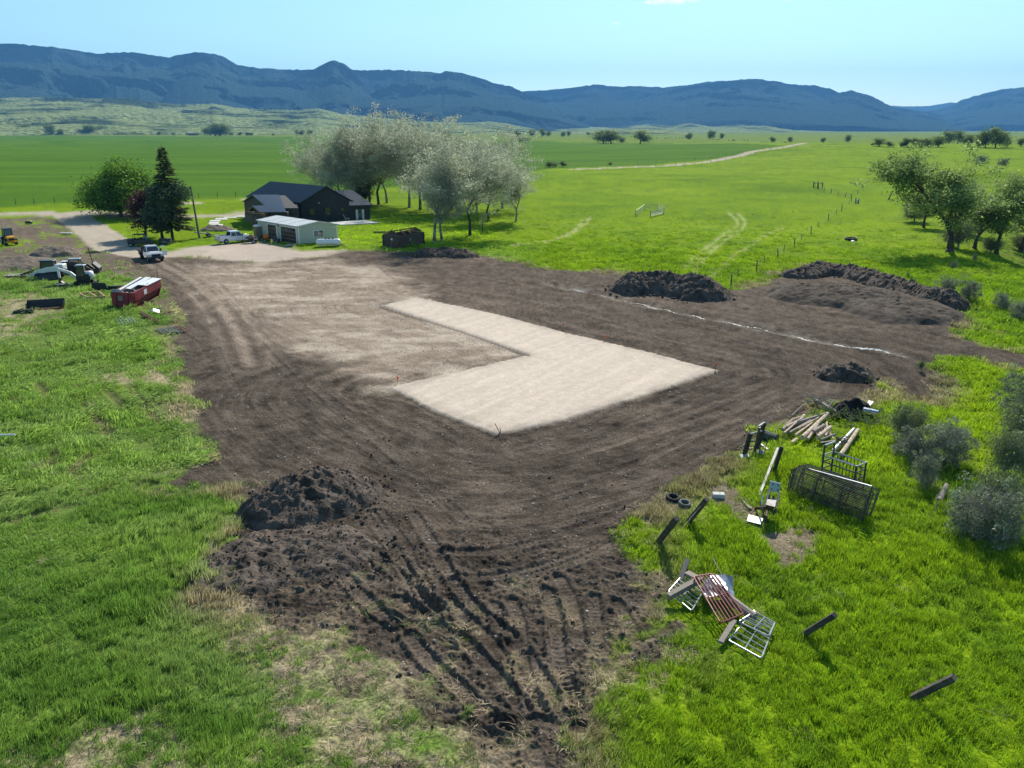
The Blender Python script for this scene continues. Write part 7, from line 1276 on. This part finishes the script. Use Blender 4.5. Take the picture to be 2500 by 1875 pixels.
def far_trees():
    q = random.Random(9)
    L = [(59, 288, 266, 'lone round tree far left on the field edge'), (115, 289, 268, 'second lone tree from the left on the far field edge'), (130, 289, 279, 'low bush touching the second lone tree'), (172, 288, 278, 'small tree starting the far left row'), (185, 289, 270, 'second tree of the far left row'), (197, 289, 270, 'third tree of the far left row'), (210, 288, 272, 'fourth tree of the far left row'), (218, 289, 271, 'last tree of the far left row'), (345, 292, 284, 'low bush left of the far sheds'), (375, 292, 286, 'small dark bush at the far sheds'), (405, 292, 287, 'small bush right of the far sheds'), (425, 293, 287, 'tiny bush before the big far clump'),
         (455, 293, 270, 'left tree of the big dark far clump'), (465, 294, 269, 'middle tree of the big dark far clump'), (476, 294, 267, 'tallest tree of the big dark far clump'), (487, 293, 272, 'right tree of the big dark far clump'), (500, 293, 286, 'bush at the right foot of the big far clump'), (520, 293, 285, 'first bush of the low far hedge'), (535, 293, 285, 'second bush of the low far hedge'), (545, 293, 286, 'third bush of the low far hedge'), (641, 293, 280, 'left tree of the far pair left of the grove'), (652, 293, 280, 'middle tree of the far group left of the grove'), (667, 293, 280, 'right tree of the far pair left of the grove'), (680, 292, 287, 'small bush right of the far pair'),
         (1118, 300, 281, 'pale tree just right of the grove top'), (1123, 306, 297, 'left of three grey shrubs right of the grove'), (1131, 306, 297, 'middle of three grey shrubs right of the grove'), (1140, 306, 297, 'right of three grey shrubs right of the grove'), (1152, 296, 280, 'left tree of the trio beyond the hayfield'), (1170, 296, 278, 'middle tree of the trio beyond the hayfield'), (1185, 295, 282, 'right tree of the trio beyond the hayfield'), (1214, 296, 284, 'left small tree of the next far pair'), (1229, 295, 283, 'right small tree of the next far pair'), (1270, 292, 285, 'far shrub group, left shrub'), (1290, 292, 285, 'far shrub group, right shrub'),
         (1303, 309, 282, 'left tree of the dark pair beyond the hayfield'), (1320, 310, 280, 'right tree of the dark pair beyond the hayfield'), (1345, 309, 296, 'pale shrub between the dark pair and the round tree'), (1383, 311, 282, 'single round dark tree beyond the hayfield'), (1488, 302, 286, 'dark ragged tree near the grazing cattle, left'), (1532, 301, 281, 'taller ragged tree near the grazing cattle, right'), (1560, 301, 288, 'leaning small tree right of the grazing cattle'), (1668, 308, 295, 'left small tree above the end of the lane'), (1708, 308, 295, 'right small tree above the end of the lane'), (1778, 309, 297, 'small bent tree on the crest'), (1832, 308, 290, 'thin upright tree on the crest'),
         (1900, 316, 298, 'pale bush at the left of the far right thicket'), (1918, 318, 305, 'low bush second in the far right thicket'), (1885, 315, 308, 'tiny bush before the far right thicket'), (1945, 318, 306, 'dark low bush in the far right thicket'), (1960, 318, 298, 'pale green bush in the far right thicket'), (1978, 318, 297, 'rounded pale bush in the far right thicket'), (2005, 319, 298, 'faint bush left of the dark round tree'), (1990, 320, 308, 'grey low shrub left of the dark round tree'), (2027, 318, 293, 'dark round tree on the right skyline'), (2050, 312, 282, 'left slender tree of the pair on the right skyline'), (2068, 312, 282, 'right slender tree of the pair on the right skyline'), (2090, 316, 289, 'small dark tree left of the big skyline tree'),
         (2112, 318, 287, 'medium tree joining the big skyline tree'), (2128, 319, 282, 'left crown of the big skyline tree'), (2150, 319, 273, 'big leaning tree on the right skyline'), (2175, 318, 292, 'small tree right of the big skyline tree'), (2205, 317, 298, 'low tree at the right edge of the skyline'), (1188, 362, 348, 'yellow green shrub left of the lane'), (1200, 361, 350, 'middle shrub left of the lane'), (1214, 361, 348, 'right yellow green shrub left of the lane'), (1318, 357, 350, 'small round shrub beside the lane fence'), (300, 291, 286, 'tiny far bush in the left field margin'), (255, 290, 285, 'tiny far bush right of the far left row'), (590, 293, 288, 'tiny far bush before the far pair')]
    for i, (x, y, yt, lb) in enumerate(L):
        b = at(x, min(max(y, 291.5), 700)) if y < 292 else at(x, y); h = max(1.2, top_h(b, yt)); grey = 'grey' in lb or 'pale' in lb; T = plant('far_tree' if 'tree' in lb else 'far_bush', lb, 'tree' if 'tree' in lb else 'bush', FT[i % 3] , b, h / 8 * (1.9 if 'bush' in lb or 'shrub' in lb or 'round' in lb or 'clump' in lb or 'dark pair' in lb else 1.3) * (.85 + .3 * q.random()), i * .7, 'small trees along the far field edges', zs=h / 8)
far_trees()
def far_sheds():
    T = thing('far_barn', 'tiny low dark farm buildings on the far field edge at left', 'barn', at(418, 292.5)); part('wall', MB().box(-14, 8, -5, 5, 0, 4), mat('far_barn_wall', (.08, .07, .07), .8), T); part('roof', MB().prism([(-5.5, 4), (5.5, 4), (0, 7)], -15, 9, 'x'), mat('far_barn_roof', (.12, .12, .13), .6), T)
far_sheds()
def cattle():
    cm = mat('black_hide', (.015, .013, .012), .7, 0, .3, 3); q = random.Random(6)
    # one continuous skinned body, grazing
    v = [(0, 0, 1.0), (.55, 0, 1.05), (.95, 0, 1.05), (1.25, 0, .85), (1.45, 0, .5), (1.55, 0, .22), (-.5, 0, 1.05), (-.85, 0, 1.05), (-1.0, 0, .6), (.7, .22, .75), (.72, .22, .4), (.7, .22, .05), (.7, -.22, .75), (.72, -.22, .4), (.7, -.22, .05), (-.75, .2, .75), (-.85, .2, .42), (-.75, .2, .05), (-.75, -.2, .75), (-.85, -.2, .42), (-.75, -.2, .05)]
    e = [(0, 1), (1, 2), (2, 3), (3, 4), (4, 5), (0, 6), (6, 7), (7, 8), (1, 9), (9, 10), (10, 11), (1, 12), (12, 13), (13, 14), (6, 15), (15, 16), (16, 17), (6, 18), (18, 19), (19, 20)]
    r = [.40, .38, .30, .22, .16, .10, .38, .28, .04, .15, .08, .07, .15, .08, .07, .17, .09, .07, .17, .09, .07]
    me = bpy.data.meshes.new('cow_skin'); me.from_pydata(v, e, []); o = bpy.data.objects.new('cow_skin', me); S.collection.objects.link(o); md = o.modifiers.new('s', 'SKIN'); md.use_smooth_shade = True
    for i, sv in enumerate(me.skin_vertices[0].data): sv.radius = (r[i], r[i]); sv.use_root = i == 0
    o.modifiers.new('sub', 'SUBSURF').levels = 1; dg = bpy.context.evaluated_depsgraph_get(); cow = bpy.data.meshes.new_from_object(o.evaluated_get(dg)); cow.name = 'cow'; cow.materials.clear(); cow.materials.append(cm); bpy.data.objects.remove(o)
    pos = [(1418, 298.5), (1436, 299.5), (1442, 300), (1449, 299.2), (1460, 299.6), (1468, 300.2), (1474, 299.4), (1479, 299.2), (1488, 300.5), (1540, 302), (1548, 303), (1552, 303), (1574, 304), (1583, 304), (1586, 305), (1608, 304.5), (1615, 304.5), (1696, 309)]
    for i, (x, y) in enumerate(pos):
        o = link('cow', cow, None, at(x, y), q.uniform(0, 6.28)); o.scale = (1.25,) * 3; tag(o, 'black cow grazing in the far herd beyond the hayfield', 'cow', 'herd of black cattle grazing far off')
cattle()
